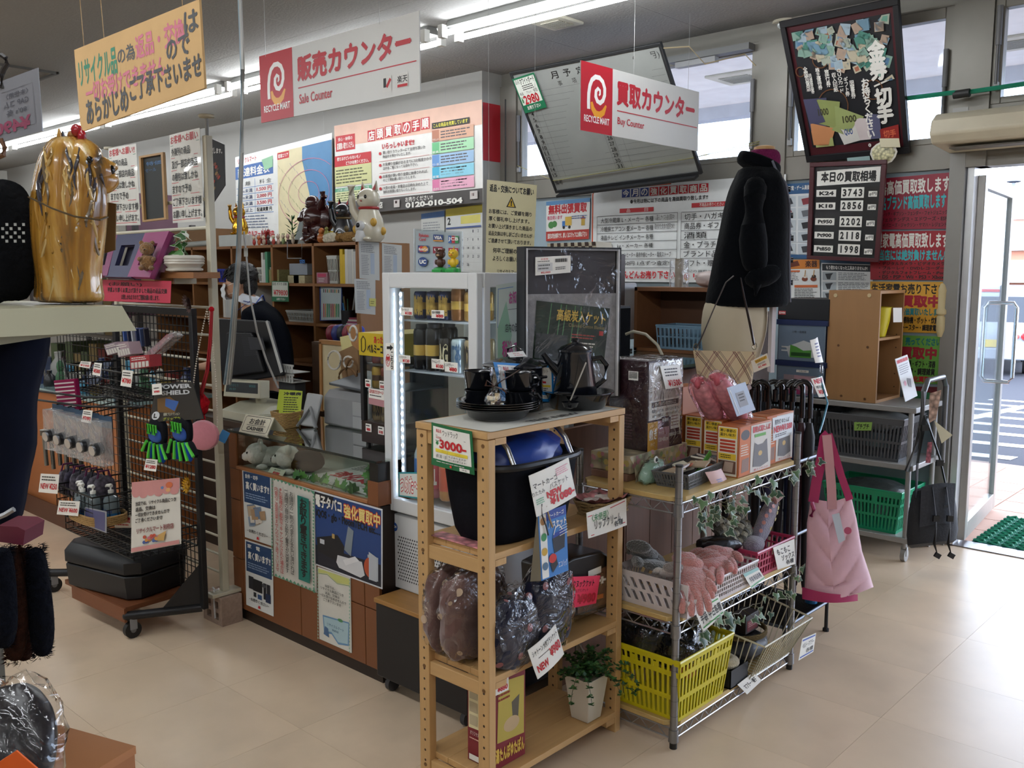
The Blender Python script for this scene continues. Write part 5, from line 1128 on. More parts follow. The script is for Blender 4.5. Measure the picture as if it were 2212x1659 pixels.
glove(V((-1.60,2.76,.545)),-1.2,1.25,fz('#dc8b86'),'bright pink glove with curled thumb on the low white basket',GG,.1)
glove(V((-1.62,2.85,.55)),-1.0,1.2,fz('#dc8b86'),'bright pink glove, rear one on the low white basket',GG,.1)
glove(V((-1.67,2.70,.54)),1.2,1.1,fz('#c07a70'),'dusty pink rolled glove behind the front post',GG,-.3)
sleeve_blob(V((-1.66,2.91,.565)),(.05,.09,.035),m('#14151a',.25,sc=20,bump=.5),'shiny black packaged item across the gloves','packet','black_packet',rz=-.5,lean=(0,-.8))
b3=basket('pink_basket','pink plastic basket of fluffy socks at the far end of the middle shelf',V((-1.64,3.12,.441)),(.20,.29),.10,m('#b83a5c',.35),nx=9,ny=13,bands=((0,.12),(.35,.42),(.62,.69),(.92,1)),taper=.12,bar=.3,th=.003,rim=.006)
strp=m('#6a6862',.95,sc=180,amt=.2,bump=.8)
t=T('striped_socks','grey striped knitted socks heaped at the back of the pink basket','socks');c=V((-1.70,3.02,.60))
for k in range(3):
 b=B();cc=c+V((.0+.015*k,.0,-.028*k+.03))
 n=14;pts=[cc+V((.03*sin(i/n*3),-.09+.2*i/n,.015*sin(i*.9)))for i in range(n+1)]
 for i in range(n):b.tube([pts[i],pts[i+1]],.026,[strp,m('#a8a392',.95,sc=180,amt=.2,bump=.8)][i%2],12,flat=.6)
 b.obj('sock',t)
t=T('polka_dot_sock','lilac fluffy sock with yellow and pink dots, standing in the pink basket','sock');c=V((-1.615,3.17,.60))
lil=fz('#8d8498');b=B();b.blob(c,(.025,.055,.09),lil,p=2.6,amp=.06,lean=(.1,.55));s_=b.obj('sock_body',t,sub=1)
b=B();b.tube([c+V((.01,.03,.085)),c+V((.01,.085,.1))],.024,fz('#c08a86'),12,flat=.8);b.obj('cuff',t)
b=B()
for k,p_ in enumerate([p for p in s_.data.polygons if p.normal.x>.35][::5]):b.quad([p_.center+p_.normal*.003+p_.normal.orthogonal().normalized()*(.008*cos(a))+p_.normal.cross(p_.normal.orthogonal().normalized())*(.008*sin(a))for a in[i*pi/4 for i in range(8)]],['#c4b87a','#c98a80'][k%2])
b.obj('dot',t,kind='stuff')
sleeve_blob(V((-1.60,3.06,.545)),(.04,.06,.028),lil,'lilac fluffy sock lying low at the front of the pink basket','sock','lilac_sock',rz=.3)
sleeve_blob(V((-1.67,3.1,.58)),(.04,.06,.03),fz('#6f6c58'),'olive knitted sock between the striped socks and the dotted sock','sock','olive_sock',rz=.6)
b=B();b.cbox(P(1640,1145,X=-1.62),(.004,.055,.025),'#8f2a3a',0,-.5);one(b,'red_sock_label','dark red paper band label on the striped socks','label')
gb=[('R',.06,.1,.94,.16,'#3f9a4a'),('R',.06,.84,.94,.9,'#3f9a4a')]
card('price_card','white card with green bars for used gloves, below the drooping pink glove',[(1499,1315),(1552,1286),(1566,1325),(1519,1365)],gb+[('T',.08,.3,.95,.72,'手袋 中古各種',INK,.02)],X=-1.525,th=.001)
card('price_card','pale card with teal bars on the low white basket of pink gloves',[(1605,1240),(1637,1225),(1653,1250),(1624,1272)],[('R',0,0,1,.2,'#9fc8c4'),('R',0,.85,1,.93,'#7ab890'),('T',.15,.35,.9,.7,'手袋 新品各種','#3a3a5a',.01)],X=-1.52,th=.001)
card('price_card','white curled card with handwriting on the pink sock basket',[(1670,1183),(1716,1164),(1718,1218),(1680,1231)],[('T',.12,.15,.75,.4,'もこもこ',INK,.02),('T',.3,.45,.95,.7,'ソックス',INK,.02),('T',.5,.72,.9,.9,'各種',INK,.02)],X=-1.53,th=.001)
# bottom shelf
yb=basket('yellow_basket','tall yellow plastic laundry basket of bagged dark clothes on the lowest wire shelf',V((-1.665,2.62,.086)),(.28,.34),.215,m('#c9ba18',.3,amt=.03),nx=13,ny=15,bands=((0,.06),(.34,.42),(.74,.82),(.93,1)),taper=.16,bar=.42,handle=True)
bagm=m('#0f1216',.12,sc=16,amt=.3,bump=.9)
for k,(c,r_,lab)in enumerate((((-1.74,2.58,.30),(.085,.10,.10),'shiny black plastic bag of clothes at the back of the yellow basket'),((-1.64,2.66,.265),(.07,.11,.08),'dark bagged garment at the front of the yellow basket'))):
 t=T('clothes_bag',lab,'bag','bagged clothes in the yellow basket');b=B();b.blob(c,r_,bagm,p=2.4,nu=30,nv=20,amp=.14,ridge=.2,fr=2.6);b.obj('bagged_clothes',t)
 b=B();b.blob(c,tuple(x+.006 for x in r_),film,p=2.4,nu=26,nv=18,amp=.2,ridge=.2,fr=3.4);b.obj('plastic_film',t)
b=B();b.blob((-1.60,2.60,.21),(.04,.05,.02),'#a8542a',amp=.2);one(b,'orange_cloth','orange cloth showing low in the yellow basket','cloth')
t=T('work_gloves','pair of pale rubber gripped gloves sticking up from the yellow basket','gloves')
for k in range(3):
 b=B();q=P(1535+22*k,1385-8*k,X=-1.60)
 for j in range(4):b.tube([q+V((0,.006*j,.0)),q+V((.004,.008*j-.004,.03+.006*(j in(1,2))))],.0042,m('#a9c0bc',.4),6)
 b.ell(q,(.008,.022,.022),m('#a9c0bc',.4));b.obj('glove',t)
wb_=T('wire_basket','cream wire basket of hats and belts at the far end of the lowest wire shelf','basket')
cw=m('#cfc9b4',.35)
A0=[V((-1.78,2.93,.087)),V((-1.53,2.93,.087)),V((-1.53,3.24,.087)),V((-1.78,3.24,.087))]
T0=[V((-1.79,2.90,.27)),V((-1.46,2.90,.235)),V((-1.46,3.28,.235)),V((-1.79,3.28,.30))]
b=B()
for Q in(A0,T0):b.tube(Q,.0038,cw,6,closed=True)
b.obj('wire_hoop',wb_)
b=B()
for k in range(4):
 n=(13,15,13,15)[k]
 for i in range(n+1):u=i/n;b.tube([A0[k].lerp(A0[(k+1)%4],u),T0[k].lerp(T0[(k+1)%4],u)],.0022,cw,5)
for i in range(14):u=i/13;b.tube([A0[0].lerp(A0[3],u),A0[1].lerp(A0[2],u)],.002,cw,5)
b.obj('wires',wb_,kind='stuff')
sleeve_blob(V((-1.65,3.06,.15)),(.10,.12,.05),m('#17181e',.4,sc=30,bump=.5),'dark folded bag lying in the cream wire basket','bag','dark_bag')
b=B();
for k in range(3):b.tube([V((-1.64+.09*cos(a),3.06+.10*sin(a),.20+.006*k))for a in[i*pi/12 for i in range(25)]],.005,m('#6a5a3c',.8,sc=200,amt=.4,bump=.8),6,closed=True)
one(b,'braided_belt','coiled braided brown belt on the dark bag in the wire basket','belt')
carton('sock_pack','small dark pack with a maroon label in the wire basket',-1.66,3.02,.205,-1.60,3.12,.275,'#1c1416',side=[('R',.1,.3,.9,.9,'#6a1c24'),('G',.2,.4,.8,.7,3,'#c09090')])
t=T('black_tray','black plastic tray with a cream fluffy neck warmer between yellow and wire baskets','tray')
b=B();b.box(-1.68,2.80,.087,-1.535,2.925,.092,'#17181c')
for q in((-1.68,2.80,-1.535,2.803),(-1.68,2.922,-1.535,2.925),(-1.68,2.80,-1.677,2.925),(-1.538,2.80,-1.535,2.925)):b.box(q[0],q[1],.087,q[2],q[3],.155,'#17181c')
b.obj('tray_body',t)
b=B();b.tube([V((-1.60+.04*cos(a),2.855+.035*sin(a),.16))for a in[i*pi/10 for i in range(20)]],.022,fz('#c9bb9c'),10,closed=True,flat=.8);one(b,'neck_warmer','cream fluffy neck warmer lying on the black tray','neck warmer')
card('price_card','small white card with black brush writing on the lowest wire shelf',[(1593,1479),(1628,1452),(1646,1470),(1614,1500)],[('T',.15,.3,.85,.7,'マフラー・帽子',INK,.03)],X=-1.53,th=.001)
card('price_card','white card with blue bars on the corner of the cream wire basket',[(1733,1380),(1763,1367),(1757,1408),(1725,1427)],[('R',.05,.06,.95,.14,'#4a62b0'),('R',.05,.86,.95,.93,'#4a62b0'),('T',.1,.25,.9,.5,'ベルト・マフラー',INK,.01),('T',.4,.58,.9,.8,'各種',INK,.01)],X=-1.455,th=.001)
# umbrella stand beyond the wire rack
t=T('umbrella_stand','black metal umbrella stand with a slatted lower shelf beyond the wire rack','umbrella stand')
ux0,ux1,uy0,uy1=-1.93,-1.61,3.36,3.76;bm=m('#1b1c20',.35,.4)
for x in(ux0,ux1):
 for y in(uy0,uy1):b=B();b.cyl((x,y,0),(x,y,.80),.008,bm,n=8);b.cyl((x,y,0),(x,y,.012),.014,bm,n=8);b.obj('leg',t)
for z in(.13,.5,.80):b=B();b.tube([(ux0,uy0,z),(ux1,uy0,z),(ux1,uy1,z),(ux0,uy1,z)],.007,m('#4c5460',.35,.4),6,closed=True);b.obj('hoop',t)
b=B()
for k in range(24):y=uy0+(uy1-uy0)*(k+.5)/24;b.tube([(ux0,y,.13),(ux1,y,.13)],.0035,bm,5)
b.obj('shelf_wire',t,kind='stuff')
def umbrella(px,py,x,lab,col='#14151a'):
 q=P(px,py,X=x);t=T('umbrella',lab,'umbrella','black handled umbrellas in the stand')
 ld=V((cos(YAW)*.6,sin(YAW)*.6,0))*.1;r_=.036;b=B();hx=V((cos(YAW),sin(YAW),0))
 pts=[q+V((0,0,-.14)),q+V((0,0,-.04))]+[q+hx*(r_-r_*cos(a))*-1+V((0,0,r_*sin(a)-.02))for a in[i*pi/8 for i in range(1,9)]];pts.append(pts[-1]+V((0,0,-.05)))
 b.tube(pts,.0115,m('#121317',.18,coat=.4),10);b.obj('handle',t)
 b=B();b.cyl(q+V((0,0,-.14)),(q.x-.0,q.y,.16),.004,'#8a8a8e',n=6);b.lathe((q.x,q.y,.2),[(.006,0),(.014,.05),(.024,max(.3,q.z-.42)),(.012,max(.35,q.z-.36))],m(col,.6),12);b.obj('furled_canopy',t)
for k,(px,x,c_)in enumerate(((1640,-1.88,'#22242c'),(1662,-1.83,'#2a2c50'),(1690,-1.80,'#14141a'),(1712,-1.76,'#1c2a4a'),(1735,-1.72,'#3a1a20'),(1752,-1.68,'#14141a'))):
 umbrella(px,832,x,'black curved umbrella handle in the stand, %s from the left'%['first','second','third','fourth','fifth','sixth'][k],c_)
b=B();c=V((ux1-.045,uy1-.06,.1345));b.cyl(c,c+V((0,0,.10)),.026,m('#2a6a9a',.3),n=18);b.cyl(c+V((0,0,.10)),c+V((0,0,.125)),.024,m('#a9a4b0',.3),n=18);one(b,'spray_can','blue and white can standing on the umbrella stand shelf','can')
card('price_card','curled white tag reading NEW in red on the umbrella stand',[(1752,818),(1776,812),(1787,855),(1768,858)],[('T',.1,.05,.9,.3,'NEW',RED,.05),('T',.1,.4,.8,.55,'晴雨兼用',INK,.01),('T',.1,.62,.8,.85,'¥500',RED,.04)],X=-1.60,curl=.006)
card('price_tag','tall curled white tag on a clear stick above the umbrella handles',[(1750,735),(1766,728),(1777,782),(1760,784)],[('G',.3,.15,.8,.8,5,'#5a5a8a')],X=-1.60,curl=.006)
b=B();q=P(1775,785,X=-1.60);b.tube([q,q+V((.0,0,-.04))],.006,film,6);b.tube([P(1770,812,X=-1.6),P(1788,870,X=-1.58),P(1778,910,X=-1.56),P(1770,935,X=-1.55)],.004,m('#4a8fa8',.4),6);one(b,'blue_hook','bent blue wire hook from which the pink quilted bag hangs','hook')
# pink quilted tote
R_=V((cos(YAW),sin(YAW),0));A_=V((-sin(YAW),cos(YAW),0))
t=T('quilted_tote','pale pink quilted tote bag with magenta handles hanging at the end of the wire rack','tote bag')
DT=3.55
def tb_(px,py,dd=0.):return PF(px,py,DT+dd)
pinkq=m('#d8abb5',.6,sc=30,amt=.04,bump=.1,sheen=.3)
lf=[(1752,1075),(1743,1130),(1742,1200),(1738,1270),(1735,1288)];rt=[(1838,1070),(1850,1120),(1862,1190),(1880,1245),(1887,1268)]
def bagsurf(u,v,side):
 i=min(3,int(v*4));f=v*4-i;L0=(lf[i][0]*(1-f)+lf[i+1][0]*f,lf[i][1]*(1-f)+lf[i+1][1]*f);R0=(rt[i][0]*(1-f)+rt[i+1][0]*f,rt[i][1]*(1-f)+rt[i+1][1]*f)
 th=(.018+.05*v)*sin(pi*min(1,max(0,u)))**.5
 s_=abs(sin((u*2.2+v*3.6)*pi))if u>.42 else abs(sin((u*2.2-v*3.6)*pi));th+=.016*(s_**.45-1)*sin(pi*u)
 sag=0 if v<.85 else 14*sin(pi*u)*(v-.85)/.15
 return tb_(L0[0]*(1-u)+R0[0]*u,L0[1]*(1-u)+R0[1]*u+sag+(10*sin(pi*u)*(1-v)),side*th)
b=B();b.grid(lambda u,v:bagsurf(u,v,-1),60,72,pinkq);b.grid(lambda u,v:bagsurf(1-u,v,1),24,12,pinkq);b.obj('quilted_body',t)
mg=m('#a8285c',.5)
b=B();b.grid(lambda u,v:(lambda a,c:a.lerp(c,v))(bagsurf(u*.92,1,-1)+V((0,0,.03-.03*u)),bagsurf(u*.92,1,1)+V((0,0,-.0))),14,4,mg)
b.grid(lambda u,v:tb_(1733+120*u,1268+16*u+(26-12*u)*v+6*sin(pi*u),-.066*sin(pi*min(1,u*.9+.08))**.5-.006),16,4,mg);b.obj('magenta_base',t)
def strap(px,w,mat,dd,nm='handle'):
 b=B();L_=[[],[]]
 for i,(x,y)in enumerate(px):
  a=px[max(0,i-1)];c=px[min(len(px)-1,i+1)];dx,dy=c[0]-a[0],c[1]-a[1];l=math.hypot(dx,dy);nx,ny=-dy/l*w/2,dx/l*w/2
  L_[0].append(tb_(x+nx,y+ny,dd));L_[1].append(tb_(x-nx,y-ny,dd))
 n=len(px)
 for k in range(n-1):b.prism([L_[0][k],L_[1][k],L_[1][k+1],L_[0][k+1]],A_*.004,mat)
 return b.obj(nm,t)
strap([(1757,1085),(1764,1040),(1775,990),(1782,945),(1790,938)],22,mg,-.02)
strap([(1790,938),(1800,970),(1818,1030),(1836,1080)],16,mg,-.015)
strap([(1786,940),(1791,990),(1796,1050),(1798,1100)],20,m('#c48f94',.6),-.045)
b=B();b.tube([tb_(1754,1085,-.03),tb_(1758,1100,-.04),tb_(1752,1115,-.03)],.008,mg,6);b.obj('side_trim',t)
q=[tb_(1797,1112,-.085),tb_(1813,1108,-.085),tb_(1826,1166,-.095),tb_(1812,1174,-.095)]
sheet('tag','','x',q,'#c4ccd8',[],th=.001,parent=t);t.children[-1]['label']='pale blue crinkled price tag'
b=B();c=tb_(1831,1146,-.09);b.tube([c,c-A_*.004],.014,'#b85070',16);b.obj('round_badge',t)
# buying counter behind the racks
cw_=m('#6f4a34',.5,kind='woodz',sc=3,amt=.12)
t=T('buying_counter','brown wooden buying counter behind the wire rack with a glass top','counter')
cx0,cx1,cy0,cy1,cz=-2.75,-2.10,2.95,3.95,1.17
b=B();b.box(cx0,cy0,0,cx1-.01,cy1,cz-.02,m('#3e2b20',.6));b.obj('body',t)
for k in range(6):b=B();w=(cy1-cy0)/6;b.box(cx1-.009,cy0+w*k+.002,.02,cx1,cy0+w*(k+1)-.002,cz-.03,cw_);b.obj('front_panel',t)
for k in range(4):b=B();w=(cx1-cx0)/4;b.box(cx0+w*k+.002,cy0-.009,.02,cx0+w*(k+1)-.002,cy0,cz-.03,cw_);b.obj('end_panel',t)
b=B();b.box(cx0-.02,cy0-.03,cz-.012,cx1+.05,cy1,cz,m('#44605a',.08,tr=.3,coat=.5));b.obj('glass_top',t)
b=B();b.box(-2.13,2.52,0,-2.11,2.94,.98,m('#7a5540',.5,kind='woodz',sc=3,amt=.12));one(b,'wood_panel','plain brown wooden panel standing between the fridge and the buying counter','panel')
t=T('black_speaker','black box speaker on the buying counter behind the electric blanket carton','speaker')
c=P(1400,778,Z=cz);b=B();b.box(-2.50,3.10,cz+.001,-2.30,3.24,1.41,m('#12141a',.45));b.obj('cabinet',t,bev=.004)
b=B();b.box(-2.2995,3.11,cz+.02,-2.294,3.23,1.40,m('#0c0d12',.9,sc=300,bump=.5));b.obj('grille',t)
t=T('white_monitor','white backed monitor seen behind the black speaker','monitor')
b=B();b.box(-2.70,3.30,1.22,-2.66,3.80,1.50,m('#a8aaae',.4));b.obj('screen_back',t,bev=.01)
b=B();b.box(-2.70,3.5,cz+.001,-2.64,3.6,1.23,'#2a2c30');b.box(-2.74,3.42,cz+.001,-2.60,3.68,cz+.012,'#2a2c30');b.obj('stand',t)
t=T('monitor','black ribbed back of a monitor at the right edge of the tall gift box','monitor');b=B()
b.box(-2.42,2.78,1.22,-2.39,2.98,1.52,'#15161a')
for k in range(9):b.box(-2.39,2.80,1.36+.016*k,-2.385,2.96,1.366+.016*k,'#33353a')
b.obj('casing',t);b=B();b.box(-2.42,2.96,cz+.001,-2.38,3.04,1.25,'#15161a');b.obj('stand',t)
b=B();q=[P(1352,722,Y=3.05),P(1368,716,Y=3.05),P(1395,722,Y=3.05),P(1420,745,Y=3.05),P(1436,778,Y=3.05)];b.tube(q,.006,'#b8b09a',8);one(b,'beige_cable','looping beige cable in front of the black speaker','cable')
t=T('wooden_cubby','small brown open wooden shelf holding a pale blue basket behind the mannequin','shelf')
x0,x1,y0,y1,z0,z1=-2.62,-2.18,3.72,3.93,cz+.001,1.48;wd=m('#8a5c3c',.5,kind='woodx',sc=3)
for q in((x0,z0,x1,z0+.015),(x0,z1-.018,x1,z1),(x0,z0,x0+.016,z1),(x1-.016,z0,x1,z1)):b=B();b.box(q[0],y0,q[1],q[2],y1,q[3],wd);b.obj('board',t)
b=B();b.box(x0,y1-.005,z0,x1,y1,z1,'#5c3c28');b.obj('back_panel',t)
basket('blue_basket','pale blue slotted basket inside the small wooden shelf',V((-2.36,3.82,z0+.016)),(.28,.17),.11,m('#7fa0b8',.4),nx=12,ny=6,taper=.06)
b=B();c=V((-2.42,3.8,1.481));b.cyl(c,c+V((0,0,.13)),.045,film2,n=18);b.cyl(c,c+V((0,0,.134)),.02,'#8a7a60',n=12);one(b,'film_roll','roll of clear stretch film standing on the small wooden shelf','roll')
sleeve_blob(V((-2.26,3.82,1.52)),(.07,.07,.038),m('#c9b8b4',.4,bump=.4),'crumpled pale plastic bag on the small wooden shelf','bag','plastic_bag')
t=T('chequered_box','brown and cream chequered box behind the tall gift box','box');q=YQ([(1182,526),(1287,522),(1290,548),(1182,550)],3.4);fm=frame(q)
b=B();b.prism([fm(0,1),fm(1,1),fm(1,0),fm(0,0)],(0,.12,0),'#cfc6b0');cbx=b.obj('carton',t)
prints(fm,[('R',i/14,j/3,(i+1)/14,(j+1)/3,'#3a2418')for i in range(14)for j in range(3)if(i+j)%2],cbx)
b=B();b.box(q[3].x-.3,3.35,1.16,q[2].x+.05,3.55,q[3].z-.002,m('#3c2c24',.5));one(b,'back_shelf','dark shelf top behind the tall gift box carrying the chequered box','shelf')
# mannequin with coat, shorts and hanging handbag
MX=T('mannequin','headless dress form wearing a navy wool coat over a purple knit and cream trousers','mannequin',loc=V((PF(1600,800,3.93).x,PF(1600,800,3.93).y,0)),rz=YAW)
pp_=lambda px:(px-1600)*3.93/F_PX
mz=lambda py:PF(1600,py,3.93).z
coatm=m('#030509',.95,sc=60,amt=.15,bump=.25,sheen=.03);
def loft(rows,mat,nm,n=40,folds=0.,parent=None,sub=1,nf=7,tilt=0.):
 b=B();R2=[]
 for i,(py,a,c,ry)in enumerate(rows):
  z=mz(py);cx,rx=pp_((a+c)/2),pp_((a+c)/2)-pp_(a);q=[]
  for k in range(n):
   t_=2*pi*k/n;f=1+folds*(i/len(rows))*sin(nf*t_+i*.2);q.append(V((cx+rx*f*cos(t_),ry*f*sin(t_),z-tilt*rx*cos(t_))))
  R2.append(q)
 b.ring(R2,mat);return b.obj(nm,parent or MX,sub=sub)
loft([(822,1548,1608,.05),(800,1530,1630,.085),(770,1520,1640,.11),(730,1513,1650,.125),(690,1513,1655,.125),(655,1518,1652,.12),(640,1530,1645,.10)],m('#c0b49c',.8,sc=8,amt=.05,bump=.2),'trousers',folds=.03)
b=B();b.box(pp_(1652),-.09,mz(800),pp_(1660),-.04,mz(655),m('#d9d4dc',.6));
b.obj('trouser_stripe',MX)
loft([(664,1524,1694,.155),(655,1520,1698,.165),(630,1524,1698,.16),(600,1530,1694,.15),(560,1536,1694,.145),(520,1544,1693,.145),(480,1551,1692,.15),(440,1558,1688,.155),(410,1566,1682,.16),(390,1574,1676,.15),(372,1582,1668,.11),(360,1584,1664,.085)],coatm,'coat_body',folds=.05)
loft([(372,1580,1668,.09),(360,1578,1670,.088),(345,1584,1672,.08),(340,1588,1668,.074),(346,1592,1660,.066)],coatm,'coat_collar',tilt=.38)
loft([(372,1600,1666,.07),(345,1606,1672,.062),(328,1604,1668,.055),(322,1612,1658,.045)],m('#6a1f48',.9,sc=120,amt=.2,bump=.5),'knit_neck')
b=B();z=mz(322);b.lathe((pp_(1636),0,z-.012),[(.001,0),(.038,0),(.044,.008),(.042,.02),(.02,.026),(.001,.027)],m('#b98f5c',.4),24);b.obj('neck_cap',MX)
b=B();b.tube([V((pp_(1604),-.12,mz(388))),V((pp_(1598),-.165,mz(430))),V((pp_(1593),-.175,mz(490))),V((pp_(1596),-.18,mz(550))),V((pp_(1604),-.18,mz(590)))],[.035,.062,.062,.056,.05],coatm,16,flat=1.0);b.obj('sleeve',MX,sub=1)
b=B();b.tube([V((pp_(1590),-.17,mz(585))),V((pp_(1600),-.18,mz(600))),V((pp_(1625),-.175,mz(597))),V((pp_(1655),-.16,mz(582)))],[.045,.055,.045,.03],coatm,14);b.tube([V((pp_(1598),-.19,mz(598))),V((pp_(1606),-.2,mz(612))),V((pp_(1600),-.19,mz(640)))],[.03,.03,.018],coatm,10);b.obj('cuff_bow',MX,sub=1)
CR=[(655,1520,1698,.165),(600,1530,1694,.15),(520,1544,1693,.145),(440,1558,1688,.155),(400,1570,1680,.155),(372,1584,1667,.10),(350,1588,1668,.08)]
def csurf(y,t_,o=.006):
 for(y0,a0,c0,r0),(y1,a1,c1,r1)in zip(CR[:-1],CR[1:]):
  if y<=y0 and y>=y1:break
 f=(y0-y)/(y0-y1);a,c,ry=a0+(a1-a0)*f,c0+(c1-c0)*f,r0+(r1-r0)*f;rx=(pp_(c)-pp_(a))/2
 return V((pp_((a+c)/2)+(rx+o)*cos(t_),(ry+o)*sin(t_),mz(y)))
gry=m('#6a6c78',.8)
b=B();b.tube([csurf(y,t_,.002)for y,t_ in((352,-1.2),(375,-.95),(400,-.7),(425,-.55),(440,-.42),(480,-.40),(560,-.38),(640,-.36),(652,-.36))],.005,gry,6);b.tube([csurf(y,t_,.002)for y,t_ in((375,-.95),(405,-.45),(430,-.2))],.004,gry,6);b.obj('piping',MX)
for y in(410,466,515,562,610):b=B();c=csurf(y,-.2,.004);b.tube([c,c+V((.012,-.004,0))],.012,m('#1c2230',.2,coat=.5),14);b.obj('coat_button',MX)
b=B();b.cyl((pp_(1575),0,.02),(pp_(1575),0,mz(815)),.016,m('#2a2a2c',.4,.6));b.obj('stand_pole',MX)
b=B();b.lathe((pp_(1575),0,0),[(.15,0),(.15,.012),(.05,.025),(.02,.04)],m('#2a2a2c',.4,.6));b.obj('stand_foot',MX)
t=T('checked_handbag','cream handbag with maroon and grey diagonal checks, hung by a dark strap on the mannequin','handbag')
DB=3.68
hb_=[PF(1497,757,DB),PF(1634,760,DB),PF(1624,830,DB),PF(1508,822,DB)]
fm=frame(hb_);b=B()
def hbs(u,v,s):return fm(u,v,s*.022*(sin(pi*min(1,max(0,u)))**.4)*(.35+.65*v))
b.grid(lambda u,v:hbs(u,1-v,1),20,12,'#cdb994');b.grid(lambda u,v:hbs(1-u,1-v,-1),20,12,'#cdb994');hbo=b.obj('bag_body',t)
b=B()
for k in range(-2,5):
 for(off,w,c_)in((0,.012,'#4a1a26'),(.03,.012,'#4a1a26'),(.085,.009,'#6a625c'),(.11,.009,'#6a625c')):
  for sgn in(1,-1):
   if sgn<0 and c_=='#4a1a26' and off==0:continue
   u0=k*.31+off;pr_=[]
   for i in range(13):
    v=i/12;u=u0+sgn*v*.36
    if .01<u<.985:pr_.append((u,v))
   for a,c in zip(pr_[:-1],pr_[1:]):
    b.quad([hbs(a[0]-w/2,a[1],1)+fm.n*.001,hbs(c[0]-w/2,c[1],1)+fm.n*.001,hbs(c[0]+w/2,c[1],1)+fm.n*.001,hbs(a[0]+w/2,a[1],1)+fm.n*.001],c_ if sgn>0 else '#8a5a58')
b.obj('check_print',hbo)
st=m('#2a1c18',.4)
b=B();b.tube([PF(1503,752,DB),PF(1512,738,DB),PF(1545,660,DB),PF(1568,610,DB-.02),PF(1585,596,DB-.02)],.0055,st,6,flat=.5);b.tube([PF(1600,600,DB-.02),PF(1607,640,DB-.02),PF(1620,700,DB),PF(1629,745,DB)],[.004,.006,.008,.009],st,6,flat=.5);b.obj('strap',t)
b=B()
for x,y in((1503,750),(1630,748)):q=PF(x,y,DB);b.tube([q+R_*(.009*cos(a))+V((0,0,.014*sin(a)))for a in[k*pi/5 for k in range(10)]],.0025,m('#b0a890',.3,.9),5,closed=True)
b.obj('metal_ring',t)
card_q=[PF(1622,780,DB-.03),PF(1657,763,DB-.03),PF(1664,790,DB-.03),PF(1629,805,DB-.03)]
sheet('price_tag','cream price tag with a yellow band hanging from the checked handbag','price tag',card_q,'#ddd5c4',[('P',[(.2,.1),(.92,.12),(.92,.35),(.24,.38)],'#d0a030'),('T',.25,.16,.85,.32,'中古品 バッグ',INK,.01),('G',.3,.45,.8,.6,2,INK),('T',.3,.65,.8,.85,'¥3,980',RED,.02)],th=.001)
# trolley, drawers, little cabinet, baskets
tr=T('display_trolley','grey steel three shelf trolley on castors under the window posters','trolley')
TX0,TX1,TY0,TY1=-2.86,-1.69,4.97,5.38;gm=m('#9c9c9a',.4,.2)
for z in(.13,.53,.84):b=B();b.box(TX0,TY0,z-.03,TX1,TY1,z,gm);b.obj('shelf',tr,bev=.004)
for x in(TX0+.03,TX1-.03):
 for y in(TY0+.02,TY1-.02):
  b=B();b.cyl((x,y,.07),(x,y,.84),.014,gm);b.obj('post',tr)
  b=B();b.cyl((x-.012,y,.034),(x+.012,y,.034),.034,m('#8c8a86',.5),n=18);b.box(x-.016,y-.01,.03,x-.012,y+.01,.08,gm);b.box(x+.012,y-.01,.03,x+.016,y+.01,.08,gm);b.obj('caster',tr)
b=B();hx=TX1+.03
b.tube([(TX1-.03,TY0+.0,.5),(hx,TY0,.75),(hx,TY0+.01,.93),(hx,TY0+.06,.985),(hx,TY0+.30,.985),(hx,TY0+.36,.93),(hx,TY0+.36,.5)],.015,m('#6f7274',.3,.6),10);b.obj('push_handle',tr)
cab=T('small_cabinet','light brown open sided cabinet standing end-on on the trolley','cabinet')
kx0,kx1,ky0,ky1=P(1788,700,Y=5.0).x,P(1899,700,Y=5.0).x,5.0,5.36;kz0,kz1=.8405,1.452
lw=m('#a37a50',.45,kind='woodz',sc=1.5,amt=.05)
b=B();b.box(kx0,ky0,kz0,kx1,ky0+.016,kz1,lw);b.obj('side_panel',cab,bev=.001)
b=B();b.box(kx0,ky1-.016,kz0,kx1,ky1,kz1,lw);b.obj('side_panel',cab,bev=.001)
for z in(kz0,kz1-.016):b=B();b.box(kx0,ky0+.016,z,kx1,ky1-.016,z+.016,lw);b.obj('end_board',cab)
b=B();b.box(kx0,ky0+.016,1.18,kx1-.01,ky1-.016,1.194,lw);b.obj('shelf',cab)
b=B();b.box(kx0,ky0+.016,kz0+.016,kx0+.006,ky1-.016,kz1-.016,'#8c6238');b.obj('back_panel',cab)
b=B()
for px,py in((1811,746),(1874,750),(1817,855),(1868,862)):q=P(px,py,Y=ky0-.001);b.cyl((q.x,ky0-.002,q.z),(q.x,ky0,q.z),.007,'#5a3c20',n=8)
for px in(1805,1878):q=P(px,638,Y=ky0-.001);b.cyl((q.x,ky0-.003,q.z),(q.x,ky0,q.z),.011,'#c9b48a',n=10)
b.obj('screw_cover',cab,kind='stuff')
b=B()
for k in range(7):b.cyl((kx1-.03,ky1-.018,.9+.075*k),(kx1-.03,ky1-.0155,.9+.075*k),.004,'#4a3018',n=6)
b.obj('peg_hole',cab,kind='stuff')
t=T('yellow_scoop','translucent yellow plastic bucket tilted on the shelf of the small cabinet','bucket')
c=V((kx1-.08,5.17,1.196));b=B();b.lathe(c,[(.001,0),(.05,.0),(.07,.09),(.075,.16),(.085,.165),(.072,.158),(.065,.09),(.045,.006),(.001,.005)],m('#d3c41c',.25,tr=.2),24);b.obj('bucket',t)
